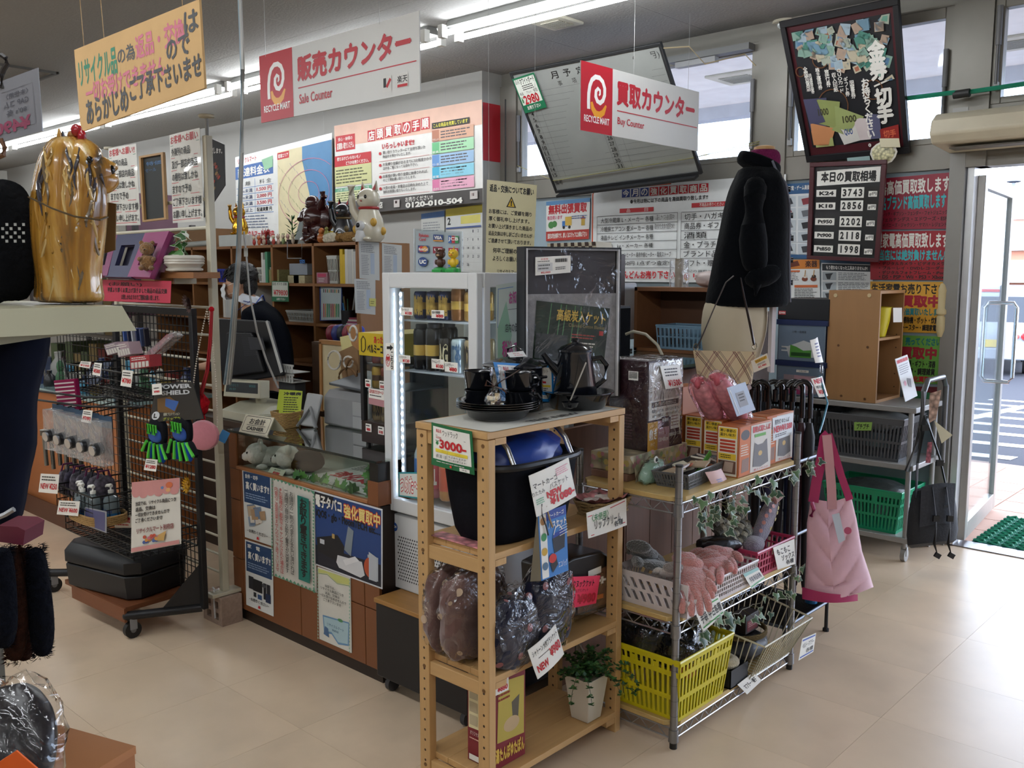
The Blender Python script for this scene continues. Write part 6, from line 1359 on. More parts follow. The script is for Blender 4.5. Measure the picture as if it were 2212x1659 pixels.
b=B();q=c+V((.08,.02,.16));b.quad([q,q+V((.03,.05,0)),q+V((.035,.05,-.08)),q+V((.005,.0,-.08))],WHT);b.obj('paper_tag',t)
t=sheet('acrylic_notice','clear acrylic notice stand with a red headed sheet beside the small cabinet','notice',[P(1934,776,X=-1.80),P(1960,766,X=-1.78),P(1982,855,X=-1.745),P(1956,868,X=-1.765)],'#d8dadb',[('R',.05,.04,.95,.12,'#c86a70'),('G',.1,.16,.9,.4,5,'#9a9aa0'),('T',.1,.05,.9,.11,'買取品目',RED,.03),('O',.3,.6,.1,.06,'#d8a0b0'),('P',[(.5,.5),(.8,.55),(.7,.75),(.5,.7)],'#8a8a90')],th=.004)
bgk=m('#55575a',.4)
basket('grey_basket','dark grey slotted basket with a green note on the middle trolley shelf',V((-1.985,5.15,.531)),(.46,.33),.235,bgk,nx=22,ny=14,bands=((0,.07),(.42,.48),(.86,1)),taper=.14)
basket('grey_basket','dark grey slotted basket behind the umbrella handles on the trolley',V((-2.46,5.15,.531)),(.44,.33),.235,m('#3a3c3e',.4),nx=22,ny=14,bands=((0,.07),(.42,.48),(.86,1)),taper=.14)
sleeve_blob(V((-1.97,5.15,.735)),(.18,.13,.055),m('#8f9190',.3,sc=12,amt=.2,bump=.6),'rolled bubble wrap heaped in the dark grey basket','bubble wrap','bubble_wrap')
basket('green_basket','bright green slotted basket on the bottom trolley shelf',V((-1.97,5.17,.131)),(.44,.36),.235,m('#169468',.35),nx=20,ny=14,bands=((0,.07),(.36,.42),(.66,.72),(.86,1)),taper=.16,handle=True)
sleeve_blob(V((-1.97,5.17,.335)),(.19,.15,.05),m('#4c5150',.25,sc=12,amt=.3,bump=.7),'dark crumpled plastic sheeting in the green basket','plastic sheet','plastic_sheet')
q=P(1868,925,Y=4.985);sheet('price_card','yellow green handwritten note on the dark grey basket','price card',[P(1845,912,Y=4.975),P(1884,912,Y=4.975),P(1882,930,Y=4.975),P(1845,930,Y=4.975)],'#8fb85a',[('T',.15,.2,.85,.8,'プチプチ',INK,.03)],th=.001)
du=T('drawer_unit','navy framed clear drawer unit with green and pink files behind the umbrellas','drawers')
DY=4.995
dx0,dx1,dy0,dy1=P(1676,800,Y=DY).x,P(1786,800,Y=DY).x,DY,5.34;nv=m('#1e2c54',.4)
dz=[P(1700,690,Y=DY).z,P(1700,778,Y=DY).z,.841]
b=B();b.box(dx0,dy0+.012,.841,dx1,dy1,dz[0],m('#1b2340',.4));b.obj('casing',du)
for k in range(2):
 zt=(dz[0]-.03,dz[1]-.03)[k];zb=(dz[1]+.0,.845)[k]
 b=B();b.box(dx0,dy0-.012,zt,dx1,dy0+.012,zt+.03,nv);b.obj('frame_bar',du)
 b=B();b.box(dx0+.012,dy0-.008,zb+.0,dx1-.012,dy0,zt,m('#6c7c8e',.15,tr=.0,sc=6,amt=.06,coat=.3));d_=b.obj('drawer',du,bev=.003)
 fmd=frame(rectY(dx0+.012,zb,dx1-.012,zt,dy0-.0085))
 it=[[('P',[(.18,.62),(.55,.42),(.9,.55),(.8,.88),(.25,.9)],'#b8bcbc'),('P',[(.26,.9),(.27,.55),(.4,.6),(.55,.70),(.72,.68),(.72,.9)],'#4a8a34'),('R',.29,.76,.70,.86,'#1f4a1c'),('T',.3,.15,.6,.22,'小物 一般雑貨',INK),('R',.08,.6,.22,.64,'#c8cccc'),('R',.08,.7,.22,.74,'#c8cccc')],[('P',[(.15,.3),(.85,.3),(.85,.9),(.15,.9)],'#8f8088'),('P',[(.38,.3),(.75,.35),(.7,.8),(.36,.7)],'#b08a94'),('P',[(.25,.95),(.3,.7),(.5,.8),(.7,.95)],'#a03a6a'),('R',.42,.12,.68,.2,WHT),('T',.44,.13,.66,.19,'工具備品備付',INK)],[('R',.1,.2,.4,.8,'#5a6a78')]][k]
 prints(fmd,it,d_)
carton('black_case','black box with a small red label standing on the clear drawer unit',dx0-.0,dy0+.0,dz[0]+.001,dx1,dy1,P(1700,645,Y=DY).z,'#0d1016',[('R',.02,.6,.16,.78,'#b02a34'),('T',.03,.64,.15,.74,'EDWIN',WHT,.03)])
t=T('white_crate','white grey slotted crate beside the drawer unit, behind the mannequin','crate');kx=dx0-.02;b=B()
z0,z1=P(1660,840,Y=4.6).z,P(1660,690,Y=4.6).z;b.box(kx-.45,4.66,z0,kx,4.95,z1,m('#9a9498',.4))
for r_ in range(2):
 for k in range(12):b.box(kx-.44+.036*k,4.655,z0+.03+(z1-z0)*.5*r_,kx-.425+.036*k,4.661,z0+(z1-z0)*(.42+.5*r_),'#4a484c')
b.obj('crate_body',t);b=B();b.box(kx-.47,4.64,z1,kx+.01,4.97,z1+.03,'#a9a3a8');b.obj('lid',t)
b=B();b.box(kx-.5,4.62,0,kx,4.955,z0-.001,m('#22242a',.5));one(b,'low_stand','dark stand under the white slotted crate behind the mannequin','stand')
t=T('messenger_bag','black nylon messenger bag with buckled flap hanging from the trolley handle','messenger bag')
DM=PF(2010,1100,1.0);blk=m('#1b1e24',.7,sc=90,amt=.2,bump=.2)
def mq(px,py,dd=0.):
 q=PF(px,py,4.62+dd);return q
rows=[]
for(y,a,c,d0,d1)in((1050,1978,2050,-.03,.04),(1056,1972,2058,-.06,.06),(1100,1962,2066,-.075,.07),(1150,1958,2070,-.085,.07),(1172,1960,2066,-.085,.07),(1178,1968,2058,-.05,.05)):
 q=[]
 for k in range(28):
  t_=2*pi*k/28;u=math.copysign(abs(cos(t_))**.5,cos(t_));w=math.copysign(abs(sin(t_))**.6,sin(t_))
  q.append(mq((a+c)/2+(c-a)/2*u,y-6*u,(d0+d1)/2+(d1-d0)/2*w))
 rows.append(q)
b=B();b.ring(rows[::-1],blk);b.obj('bag_body',t)
b=B();b.grid(lambda u,v:mq(1990+74*u-4*v,1052+88*v-8*u-4*sin(pi*u),-.095-.012*sin(pi*u)),12,10,m('#2f343d',.7,sc=90,amt=.2,bump=.2));b.obj('flap',t)
for x in(2022,2052):
 b=B();b.tube([mq(x-8,1052,-.11),mq(x,1110,-.118),mq(x+1,1140,-.118),mq(x-4,1175,-.1),mq(x+2,1195,-.1)],.007,'#0b0c0f',4,flat=.4);s_=b.obj('flap_strap',t)
 b=B();b.cbox(mq(x,1120,-.122),(.03,.014,.03),'#08090b',YAW);b.obj('buckle',s_);b=B();b.cbox(mq(x+3,1200,-.1),(.03,.012,.025),'#08090b',YAW,0,.5);b.obj('buckle',s_)
b=B();b.cbox(mq(2045,1094,-.112),(.03,.004,.012),'#3a4048',YAW);b.obj('logo_patch',t)
b=B();b.tube([mq(1978,1075,-.06),mq(1982,1000,-.06),mq(1992,930,-.04),mq(2000,898,-.03)],.014,'#0d0e12',6,flat=.35);b.tube([mq(2000,898,-.03),mq(2010,930,-.05),mq(2030,990,-.05),mq(2044,1052,-.06)],.014,'#0d0e12',6,flat=.35);ss=b.obj('shoulder_strap',t)
b=B();b.cbox(mq(1998,924,-.06),(.035,.014,.03),'#08090b',YAW);b.obj('strap_buckle',ss);b=B();b.cbox(mq(2030,1000,-.07),(.035,.014,.03),'#08090b',YAW);b.obj('strap_buckle',ss)
t=T('hanging_brochure','glossy brochure and small items hanging inside the trolley handle','brochure')
b=B();b.quad([mq(2008,850,.1),mq(2034,842,.1),mq(2022,905,.1),mq(2006,915,.1)],m('#a08474',.3,kind='cell',sc=40,amt=.5));b.obj('brochure_sheet',t)
b=B();b.quad([mq(2018,908,.05),mq(2058,940,.05),mq(2034,958,.05)],'#c9c2a4');b.obj('cream_pennant',t)
b=B();b.quad([mq(2004,955,.12),mq(2014,955,.12),mq(2010,1000,.12),mq(1999,1000,.12)],m('#8a4a54',.4,kind='cell',sc=60,amt=.5));b.obj('patterned_strip',t)
# sales counter with glass showcase
QX0,QX1,QY0,QY1,QZ=-3.66,-2.62,2.11,2.60,.86
ct=T('sales_counter','brown panelled sales counter with a glass showcase top, covered with posters','counter')
brn=m('#7c4a28',.42,sc=2,amt=.05);brd='#24170f'
b=B();b.box(QX0+.01,QY0+.012,0,QX1-.005,QY1,.685,brd);b.obj('carcass',ct)
xs=[QX0,P(528,1300,Y=QY0).x,P(650,1300,Y=QY0).x,P(790,1400,Y=QY0).x,QX1]
for i in range(4):
 zz=[.05,.28,.55,.69]if i==0 else[.05,.285,.69]
 for a,c in zip(zz[:-1],zz[1:]):
  b=B();b.box(xs[i]+.002,QY0,a+.002,xs[i+1]-.002,QY0+.012,c-.002,brn);b.obj('front_panel',ct,bev=.001)
b=B();b.box(QX0,QY0+.02,0,QX1,QY0+.03,.05,'#18120e');b.obj('plinth',ct)
b=B();b.box(QX0,QY0+.012,0,QX0+.01,QY1,.69,brn);b.obj('end_panel',ct)
b=B();b.box(QX0+.06,QY0-.004,.69,QX1-.06,QY0+.02,.705,m('#a06a40',.4));b.obj('trim_strip',ct,bev=.003)
b=B();b.box(QX0+.06,QY0+.02,.69,QX1-.06,QY1-.02,.70,m('#aab0a0',.4));b.obj('case_floor',ct)
for x0,x1 in((QX0,QX0+.06),(QX1-.06,QX1)):b=B();b.box(x0,QY0,.69,x1,QY1,.78 if x0>-3 else .85,brn);b.box(x0+.005,QY0+.006,.78,x1-.005,QY1,.85,'#15130f');b.obj('corner_block',ct)
gl=clear('#f7faf9',refl=1.0)
b=B();b.box(QX0+.06,QY0+.006,.705,QX1-.06,QY0+.011,.853,gl);b.obj('front_glass',ct)
b=B();b.box(QX0,QY0-.006,.853,QX1,QY1,.861,clear('#f0f6f3',refl=2.4,r=.02));tg=b.obj('glass_top',ct)
b=B();b.box(QX0,QY0-.008,.853,QX1,QY0-.006,.861,m('#16211e',.2));b.box(QX0,QY0-.006,.851,QX1,QY0,.853,'#1c2422');b.obj('glass_edge',ct)
b=B();b.box(QX0+.06,QY1-.02,.70,QX1-.06,QY1-.012,.85,m('#7d8078',.3));b.obj('case_back',ct)
# posters on the counter front
cy_=QY0-.003
def cp(lab,px,base,it,name='poster'):return sheet(name,lab,'poster',YQ(px,cy_),m(base,.4),it,th=.0012)
def kau(top,pic):return[('R',.04,.02,.96,.47,'#27456e'),('T',.1,.05,.55,.11,top,WHT,.02),('T',.12,.16,.92,.27,'高く買います!!',WHT,.04),('G',.1,.32,.9,.42,3,'#8fa4c0')]+pic+[('T',.14,.85,.86,.90,'−お売りください−',INK,.02),('P',[(.48,.93),(.53,.93),(.55,.97),(.46,.97)],RED)]
rr=random.Random(8)
pic1=[('P',[(x+s*cx,y+s*.7*cy)for cx,cy in((-1,-.6),(.8,-1),(1,.7),(-.7,1))],c)for x,y,s,c in[(rr.uniform(.25,.75),rr.uniform(.54,.74),rr.uniform(.08,.16),rr.choice(['#b8a48a','#8fa0b4','#cfc4b0','#a88a6a','#6f8098','#d8d0c4']))for _ in range(16)]]
cp('small blue and white voucher poster, upper one at the left of the counter',[(523,1014),(586,1028),(589,1180),(529,1160)],'#d9dbd8',kau('金券・切手',pic1))
pic2=[('R',.12,.53,.3,.72,'#26282e'),('R',.28,.55,.62,.73,'#15171c'),('R',.66,.56,.76,.8,'#1c1e24'),('R',.78,.56,.9,.76,'#22252c'),('R',.3,.75,.4,.82,'#2a2c30'),('R',.45,.76,.6,.83,'#34507a'),('R',.74,.7,.92,.83,'#1c2f50'),('O',.68,.6,.07,.03,'#4a4c52')]
cp('small blue and white electronics poster, lower one at the left of the counter',[(529,1165),(589,1184),(591,1332),(532,1306)],'#d9dbd8',kau('家　電',pic2))
zg=[]
for k in range(11):zg+=[('P',[(.01+.09*k,.005),(.1+.09*k,.005),(.055+.09*k,.035)],'#5f9a7c'),('P',[(.01+.09*k,.995),(.1+.09*k,.995),(.055+.09*k,.965)],'#5f9a7c')]
for k in range(30):zg+=[('P',[(.0,.01+.033*k),(.0,.043+.033*k),(.04,.026+.033*k)],'#5f9a7c'),('P',[(1,.01+.033*k),(1,.043+.033*k),(.96,.026+.033*k)],'#5f9a7c')]
cp('tall white vertical text notice with green zigzag border about layaway',[(588,1029),(681,1060),(684,1281),(592,1244)],'#d4d2ca',zg+[('R',.64,.09,.90,.92,'#13756a'),('V',.69,.11,.85,.88,'お取り置きできます',INK,.04),('V',.46,.08,.54,.90,'お値段の一割の内金をお支払い頂ければ','#4a4a48',.02),('V',.34,.08,.42,.90,'一週間の商品のお取り置きが出来ます','#4a4a48',.02),('V',.21,.08,.29,.93,'※お客様のご都合でキャンセルされた場合は','#b0504c',.02),('V',.1,.08,.18,.92,'内金のご返金出来ませんのでご了承下さいませ','#b0504c',.02)])
cp('large blue electronic cigarette poster with white devices on the counter',[(679,1058),(826,1100),(826,1273),(681,1220)],'#d8dbe0',[('R',.012,.02,.985,.98,'#1c3f7a'),('P',[(.012,.72),(.985,.70),(.985,.98),(.012,.98)],'#171b2c'),('R',.012,.02,.3,.12,'#1b1c26'),('T',.02,.05,.42,.20,'電子タバコ',INK,.09),('T',.02,.05,.42,.20,'電子タバコ',WHT,.04),('T',.46,.07,.97,.24,'強化買取中','#c0301c',.10),('T',.46,.07,.97,.24,'強化買取中','#e3d080',.03),('T',.03,.24,.97,.36,'iQOS・glo・PloomTECH etc…','#10131c',.04),('P',[(.03,.62),(.36,.5),(.46,.62),(.44,.86),(.06,.8)],'#14161e'),('P',[(.46,.66),(.52,.34),(.6,.38),(.56,.72)],'#7d8892'),('P',[(.34,.86),(.36,.76),(.72,.74),(.76,.9),(.7,.95),(.38,.92)],'#d0d2d6'),('P',[(.44,.80),(.62,.70),(.68,.74),(.48,.86)],'#e2e3e6'),('P',[(.8,.62),(.95,.62),(.95,.92),(.82,.92)],'#aab0b8'),('O',.84,.78,.09,.13,'#b8502c'),('P',[(.82,.58),(.93,.62),(.93,.93),(.82,.93)],'#b4bac2'),('R',.09,.62,.16,.68,'#c8ccd2'),('R',.28,.5,.32,.56,'#b89a5a')])
mz_=[('P',[(.02,.02),(.98,.02),(.98,.10),(.6,.13),(.3,.05),(.02,.08)],'#c9cc7a'),('L',[(.02,.09),(.3,.06),(.6,.14),(.98,.11)],.01,'#7aa04a'),('P',[(.13,.64),(.95,.60),(.92,.92),(.6,.96),(.4,.86),(.16,.88)],'#6a93b8'),('P',[(.16,.66),(.92,.62),(.89,.9),(.6,.93),(.4,.83),(.19,.85)],'#a8c4cc'),('T',.27,.72,.78,.76,'リサイクルマート','#3a5a7a',.01),('T',.42,.78,.62,.81,'別府店','#3a5a7a',.01),('O',.68,.62,.08,.022,'#4f8a5a'),('P',[(.15,.9),(.2,.78),(.3,.8),(.32,.92)],'#4a6a90')]
for k in range(22):mz_+=[('P',[(.0,.01+.045*k),(.0,.05+.045*k),(.035,.03+.045*k)],'#8fb8a4'),('P',[(1,.01+.045*k),(1,.05+.045*k),(.965,.03+.045*k)],'#8fb8a4')]
cp('small returns notice with a music stave and a blue pond, under the cigarette poster',[(686,1224),(757,1248),(760,1411),(690,1380)],'#d6d4cb',mz_+[('T',.28,.19,.58,.225,'当店では、',INK,.01),('T',.14,.235,.84,.275,'リサイクル商品につき',INK,.01),('T',.28,.285,.72,.32,'返品、交換は',INK,.01),('T',.1,.33,.92,.37,'一切お受け出来ませんので',INK,.01),('T',.22,.38,.76,.42,'ご了承下さいませ',INK,.01)])
# inside the case
def plush_pig(c,rz,s,lab,dark=None):
 t=T('plush_pig',lab,'soft toy','plush pigs in the showcase',loc=c,rz=rz);w=m('#c9c6bc',.95,sc=80,amt=.05,bump=.4,sheen=.4)
 b=B();b.blob((.03*s,0,.045*s),(.075*s,.05*s,.045*s),m(dark,.9)if dark else w,p=2.2,amp=.05);b.obj('body',t)
 b=B();b.ell((-.045*s,0,.062*s),(.052*s,.05*s,.048*s),w,20);b.ell((-.09*s,0,.052*s),(.022*s,.026*s,.02*s),w,14);b.obj('head',t)
 for k in(-1,1):
  b=B();b.ell((-.03*s,k*.045*s,.10*s),(.012*s,.024*s,.022*s),w,12);b.obj('ear',t)
  b=B();b.ell((-.088*s,k*.024*s,.072*s),.0055*s,m('#0c0c0e',.1),8);b.obj('eye',t)
  b=B();b.box(-.113*s,k*.007*s-.0015,.045*s,-.110*s,k*.007*s+.0015,.06*s,'#3a2a2a');b.obj('nostril',t)
  b=B();b.ell((-.03*s,k*.055*s,.012*s),(.025*s,.014*s,.013*s),w,10);b.obj('paw',t)
plush_pig(V((-3.49,2.20,.701)),1.05,1.0,'white plush pig facing out at the left end of the showcase')
plush_pig(V((-3.30,2.23,.701)),.75,1.05,'white plush pig with a dark body, right of the other pig','#16161c')
sheet('price_card','price card with a red price lying before the plush pigs','price card',[V((-3.38,2.145,.725)),V((-3.27,2.145,.725)),V((-3.27,2.125,.7015)),V((-3.38,2.125,.7015))],'#cfd2b8',[('T',.3,.1,.7,.4,'ぬいぐるみ',INK,.01),('T',.3,.5,.75,.9,'¥1000',RED,.04)],th=.001)
sheet('case_flyer','white flyer with red headline lying on the showcase floor','flyer',[V((-3.2,2.50,.7035)),V((-2.72,2.50,.7035)),V((-2.70,2.16,.7035)),V((-3.2,2.18,.7035))],WHT,[('T',.1,.42,.92,.7,'強化買取中',RED,.04),('G',.05,.05,.5,.3,5,'#555555'),('P',[(.6,.15),(.9,.12),(.85,.35),(.6,.3)],'#b87a4a'),('P',[(.35,.3),(.5,.28),(.48,.36),(.36,.38)],'#1c4aa0')],th=.001)
grp_=[m('#3f7a2c',.5),m('#2c5c28',.5),m('#5a9438',.5)]
def vine_leaf(b,p,d,n,s,mat):
 d=V(d).normalized();w=d.cross(V(n)).normalized();n=w.cross(d);sh=[(0,0),(.4,-.05),(.5,.25),(.33,.35),(.38,.7),(.15,.65),(0,1),(-.15,.65),(-.38,.7),(-.33,.35),(-.5,.25),(-.4,-.05)]
 pts=[p+w*(x*s)+d*(y*s)+n*(-abs(x)*s*.2)for x,y in sh];b.add(pts+[p+d*s*.35+n*.001],[(12,i,(i+1)%12)for i in range(12)],mat)
t=T('vine_sprig','artificial green vine laid along the front of the showcase floor','artificial vine');rr=random.Random(3)
path=[V((-3.2,2.15,.708)),V((-3.1,2.145,.712)),V((-3.0,2.14,.715)),V((-2.88,2.135,.712)),V((-2.80,2.14,.71))]
b=B();b.tube(path,.0018,'#4a5a2c',4);b.obj('stem',t)
for k in range(17):
 b=B();f=k/16*(len(path)-1);i=min(len(path)-2,int(f));q=path[i].lerp(path[i+1],f-i);vine_leaf(b,q,V((rr.uniform(-.7,.7),rr.uniform(-.3,.5),rr.uniform(.1,1))),V((0,-.6,.8)),rr.uniform(.03,.05),grp_[k%3]);b.obj('vine_leaf',t)
t=T('vine_sprig','artificial vine climbing the right end of the showcase','artificial vine')
b=B();b.cyl((-2.70,2.15,.705),(-2.69,2.16,.85),.002,'#4a5a2c',n=4);b.obj('stem',t)
for k in range(18):b=B();vine_leaf(b,V((-2.70+rr.uniform(-.012,.01),2.14+rr.uniform(-.01,.03),.71+.0075*k)),V((rr.uniform(-1,.3),-rr.uniform(.1,.6),rr.uniform(-.4,.6))),V((0,-1,.3)),rr.uniform(.03,.045),grp_[k%3]);b.obj('vine_leaf',t)
t=T('coin_tray','oval silver tray with a beaded rim inside the showcase','tray');c=V((-2.80,2.36,.765))
b=B();b.box(c.x-.12,c.y-.08,.701,c.x+.10,c.y+.1,.764,m('#8a8f80',.4));b.obj('plinth_block',t)
b=B();n=32
b.ring([[c+V((r_*1.5*cos(2*pi*k/n),r_*sin(2*pi*k/n),z))for k in range(n)]for r_,z in((.05,.001),(.065,.012),(.075,.035),(.08,.037),(.078,.034),(.066,.015),(.05,.004))],m('#c4bfae',.2,.9));b.obj('tray_body',t)
b=B()
for k in range(48):b.ell(c+V((.08*1.5*cos(2*pi*k/48),.08*sin(2*pi*k/48),.038)),.0042,m('#d8d4c8',.2,.8),6)
b.obj('bead_rim',t,kind='stuff')
# on the glass top
zt=.8615
def at(px,py,z=zt):return P(px,py,Z=z)
t=T('cashier_sign','cream folded table sign reading Cashier with a notched border','sign')
a,c_=at(516,932),at(577,941);up=V((.012,.03,.075));fm=frame([a+up,c_+up,c_,a]);n_=fm.n;b=B()
b.prism([fm(0,1,-.004),fm(1,1,-.004),fm(1,0,-.004),fm(0,0,-.004)],n_*.004,m('#d8d2bc',.4));sb=b.obj('sign_face',t)
prints(fm,[('L',[(.06,.16),(.1,.08),(.9,.08),(.94,.16),(.94,.84),(.9,.92),(.1,.92),(.06,.84),(.06,.16)],.012,INK),('T',.24,.18,.78,.50,'お会計',INK,.02),('L',[(.18,.56),(.84,.56)],.01,INK),('T',.22,.64,.82,.84,'CASHIER',INK,.03)],sb)
b=B();b.quad([a+up,c_+up,c_+up*1.0+V((.03,.04,-.065)),a+up+V((.03,.04,-.065))],m('#b8b29c',.5));b.obj('sign_back',t)
wk=m('#a5824e',.6,sc=150,amt=.3,bump=.6)
t=T('wicker_tray','square wicker basket of yellow leaflets beside the cashier sign','basket');c=at(600,925)+V((.0,.05,0))
b=B()
for k in range(11):
 z=.004+.0065*k;s_=.045+.0012*k;b.tube([c+V((s_*math.copysign(abs(cos(a))**.35,cos(a)),s_*math.copysign(abs(sin(a))**.35,sin(a)),z+.001*sin(10*a+k*pi)))for a in[2*pi*i/32 for i in range(32)]],.0036,wk,5,closed=True)
b.box(c.x-.04,c.y-.04,c.z,c.x+.04,c.y+.04,c.z+.005,wk);b.obj('woven_wall',t)
for k in range(5):
 q=c+V((-.03+.012*k,.0,.02));T_=Matrix.Translation(q)@Matrix.Rotation(.35+.05*k,4,'Z')@Matrix.Rotation(-.25,4,'X')
 o=sheet('yellow_leaflet','bright yellow black printed leaflet in the wicker basket, %s'%['leftmost','second','middle','fourth','rightmost'][k],'leaflet',[T_@V((-.045,0,.145)),T_@V((.05,0,.145)),T_@V((.05,0,.01)),T_@V((-.045,0,.01))],'#b8c83a',[('T',.08,.05,.95,.15,'冷暖房',INK,.05),('G',.1,.2,.9,.9,9,'#2c3014')],th=.001,group='yellow leaflets in the wicker basket')
cz_=P(525,903,Y=2.72).z
t=T('cashier_desk','dark cashier desk behind the showcase counter','desk');b=B();b.box(-4.9,2.62,0,-2.86,2.93,cz_-.03,m('#33271f',.6));b.obj('desk_body',t);b=B();b.box(-4.92,2.61,cz_-.03,-2.85,2.94,cz_,m('#3c2e25',.5));b.obj('desk_top',t)
cr=m('#bcb9a4',.45)
t=T('customer_display','cream customer price display on a short neck over a till drawer','display')
q=P(525,903,Y=2.72);b=B();x0,x1=P(484,905,Y=2.66).x,P(566,905,Y=2.66).x
b.prism([(x0,2.64,cz_+.001),(x1,2.64,cz_+.001),(x1,2.64,cz_+.05),(x0,2.64,cz_+.05)],(0,.3,0),cr);b.prism([(x0+.01,2.645,cz_+.05),(x1-.01,2.645,cz_+.05),(x1-.04,2.74,cz_+.09),(x0+.04,2.74,cz_+.09)],(0,.18,0),cr);b.obj('base',t,bev=.004)
b=B();b.cyl(((x0+x1)/2,2.78,cz_+.06),((x0+x1)/2,2.78,cz_+.17),.03,cr,n=20);b.obj('neck',t)
fm=frame([P(486,820,Y=2.72),P(562,824,Y=2.72),P(562,862,Y=2.70),P(482,856,Y=2.70)]);b=B();b.prism([fm(0,1),fm(1,1),fm(1,0),fm(0,0)],V((0,.06,0)),cr);hd=b.obj('display_head',t,bev=.004)
prints(fm,[('R',.06,.12,.94,.72,'#10171a'),('T',.15,.22,.4,.38,'ありがとう','#2c6a6a',.01),('T',.7,.22,.88,.38,'¥000','#2c6a6a',.01),('T',.15,.46,.35,.6,'合計','#2c6a6a',.01)],hd)
gy=m('#8f9092',.45);gy2=m('#a6a7a8',.4);gd=m('#55595e',.5)
t=T('receipt_printer','large grey receipt printer with an open dark lid on the glass counter top','printer')
a=at(735,905)+V((0,.06,0));x0,x1,y0,y1=-3.45,-3.12,2.47,2.60+.12
b=B();z=zt+.0
b.prism([(x0,y0,z+.001),(x0,y0,z+.13),(x0,y0+.03,z+.16),(x0,y1,z+.17),(x0,y1,z+.001)],(x1-x0,0,0),gy);b.obj('printer_body',t,bev=.012)
b=B();b.box(x1-.11,y0-.003,z+.01,x1-.01,y0,z+.06,gy2);b.box(x1-.11,y0-.003,z+.066,x1-.01,y0,z+.125,gy2);b.box(x1,y0+.02,z+.02,x1+.003,y1-.02,z+.07,gy2);b.obj('printer_door',t)
b=B();b.cbox(((x0+x1)/2,(y0+y1)/2,z+.20),(.28,.22,.012),gd,0,.18,.05);b.obj('printer_lid',t,bev=.003)
t=T('phone_cradle','light grey cradle leaning upright on an A shaped foot in front of the printer','phone cradle')
q=at(650,925);b=B();b.cbox(q+V((.0,.06,.075)),(.075,.02,.15),gy2,.5,-.35,.1);b.obj('cradle',t,bev=.006)
b=B();b.tube([q+V((-.03,0,.006)),q+V((.02,.04,.09)),q+V((.07,.03,.006))],.010,gy,8,flat=.7);b.obj('cradle_foot',t)
t=T('handset_scanner','white and grey barcode scanner lying in its dark holder at the back of the counter','scanner')
q=at(745,905);b=B();b.cbox(q+V((0,.02,.015)),(.07,.08,.03),gd,.3);b.obj('holder',t,bev=.006)
b=B();b.tube([q+V((-.09,.0,.045)),q+V((-.06,0,.05)),q+V((0,.01,.052)),q+V((.09,.03,.035)),q+V((.10,.03,.03))],[.022,.024,.018,.015,.01],m('#b4b6b8',.35),12,flat=.7);b.obj('scanner_body',t)
b=B();b.tube([q+V((-.085,0,.04)),q+V((-.10,-.02,.02)),q+V((-.08,-.01,.01)),q+V((-.13,.05,.06)),q+V((-.2,.09,.08)),q+V((-.26,.08,.05))],.0035,'#141416',6);b.obj('cord',t)
t=T('hot_drink_cabinet','small dark glass hot can cabinet with a yellow header, between counter and fridge','drink cabinet')
hy0,hy1=2.28,2.56;hx0=P(779,850,Y=hy0).x;hx1=hx0+.215;hz1=P(780,718,Y=hy0).z;dkb=m('#231512',.35)
b=B();b.box(hx0,hy0,zt+.012,hx1,hy1,zt+.10,dkb);b.obj('base',t,bev=.003)
for x in(hx0+.02,hx1-.02):b=B();b.cyl((x,hy0+.02,zt),(x,hy0+.02,zt+.012),.01,'#111111',n=8);b.cyl((x,hy1-.02,zt),(x,hy1-.02,zt+.012),.01,'#111111',n=8);b.obj('foot',t)
b=B();
for x in(hx0,hx1-.018):b.box(x,hy0,zt+.10,x+.018,hy0+.02,hz1-.09,'#1b1c20');b.box(x,hy1-.02,zt+.10,x+.018,hy1,hz1-.09,'#1b1c20')
b.box(hx0,hy1-.006,zt+.10,hx1,hy1,hz1-.09,'#241a16');b.obj('frame',t)
b=B();b.box(hx0+.018,hy0+.004,zt+.10,hx1-.018,hy0+.008,hz1-.09,gl);b.box(hx0+.002,hy0+.02,zt+.10,hx0+.006,hy1-.02,hz1-.09,gl);b.obj('glass_door',t)
b=B();b.box(hx0,hy0-.004,hz1-.09,hx1,hy1,hz1,'#c2a81e');hh=b.obj('header',t)
prints(frame(rectY(hx0,hz1-.09,hx1,hz1,hy0-.005)),[('L',[(.08,.8),(.08,.3),(.14,.15),(.2,.3),(.2,.7),(.14,.85),(.08,.8)],.02,INK),('T',.45,.12,.98,.42,'あったか〜い',RED,.03),('T',.26,.5,.98,.85,'ベルミーコーヒー',INK,.04)],hh)
zs=[zt+.10,zt+.23,zt+.33]
for z in zs[1:]:b=B();b.box(hx0+.01,hy0+.02,z-.006,hx1-.01,hy1-.01,z,m('#6a6c70',.3,.6));b.obj('rack_shelf',t)
def can(c,h,r,col,lab,grp,txt=None,tc=INK,band=None,cap=None):
 t=T('drink_can',lab,'drink can',grp,loc=c);b=B();b.lathe((0,0,0),[(r*.86,0),(r,.006),(r,h-.01),(r*.88,h-.002),(r*.84,h),(r*.8,h-.003)],m(col,.25,.35),18);cb=b.obj('can_body',t)
 if band:b=B();b.lathe((0,0,h*.35),[(r*1.004,0),(r*1.006,.001),(r*1.006,h*.25),(r*1.004,h*.25+.001)],m(band,.3),18);b.obj('printed_band',cb)
 if txt:
  b=B();b.text(txt,lambda u,v,hh=0:V((r*1.012*cos(-pi/2-YAW*0+(u-.5)*1.6+.25),r*1.012*sin(-pi/2+(u-.5)*1.6+.25),h*(.85-.7*v))),0,0,1,1,tc,.04);b.obj('printed_name',cb)
 if cap:b=B();b.lathe((0,0,h),[(r*.7,0),(r*.72,.014),(r*.6,.018),(.001,.018)],m(cap,.4),14);b.obj('cap',cb)
 return t
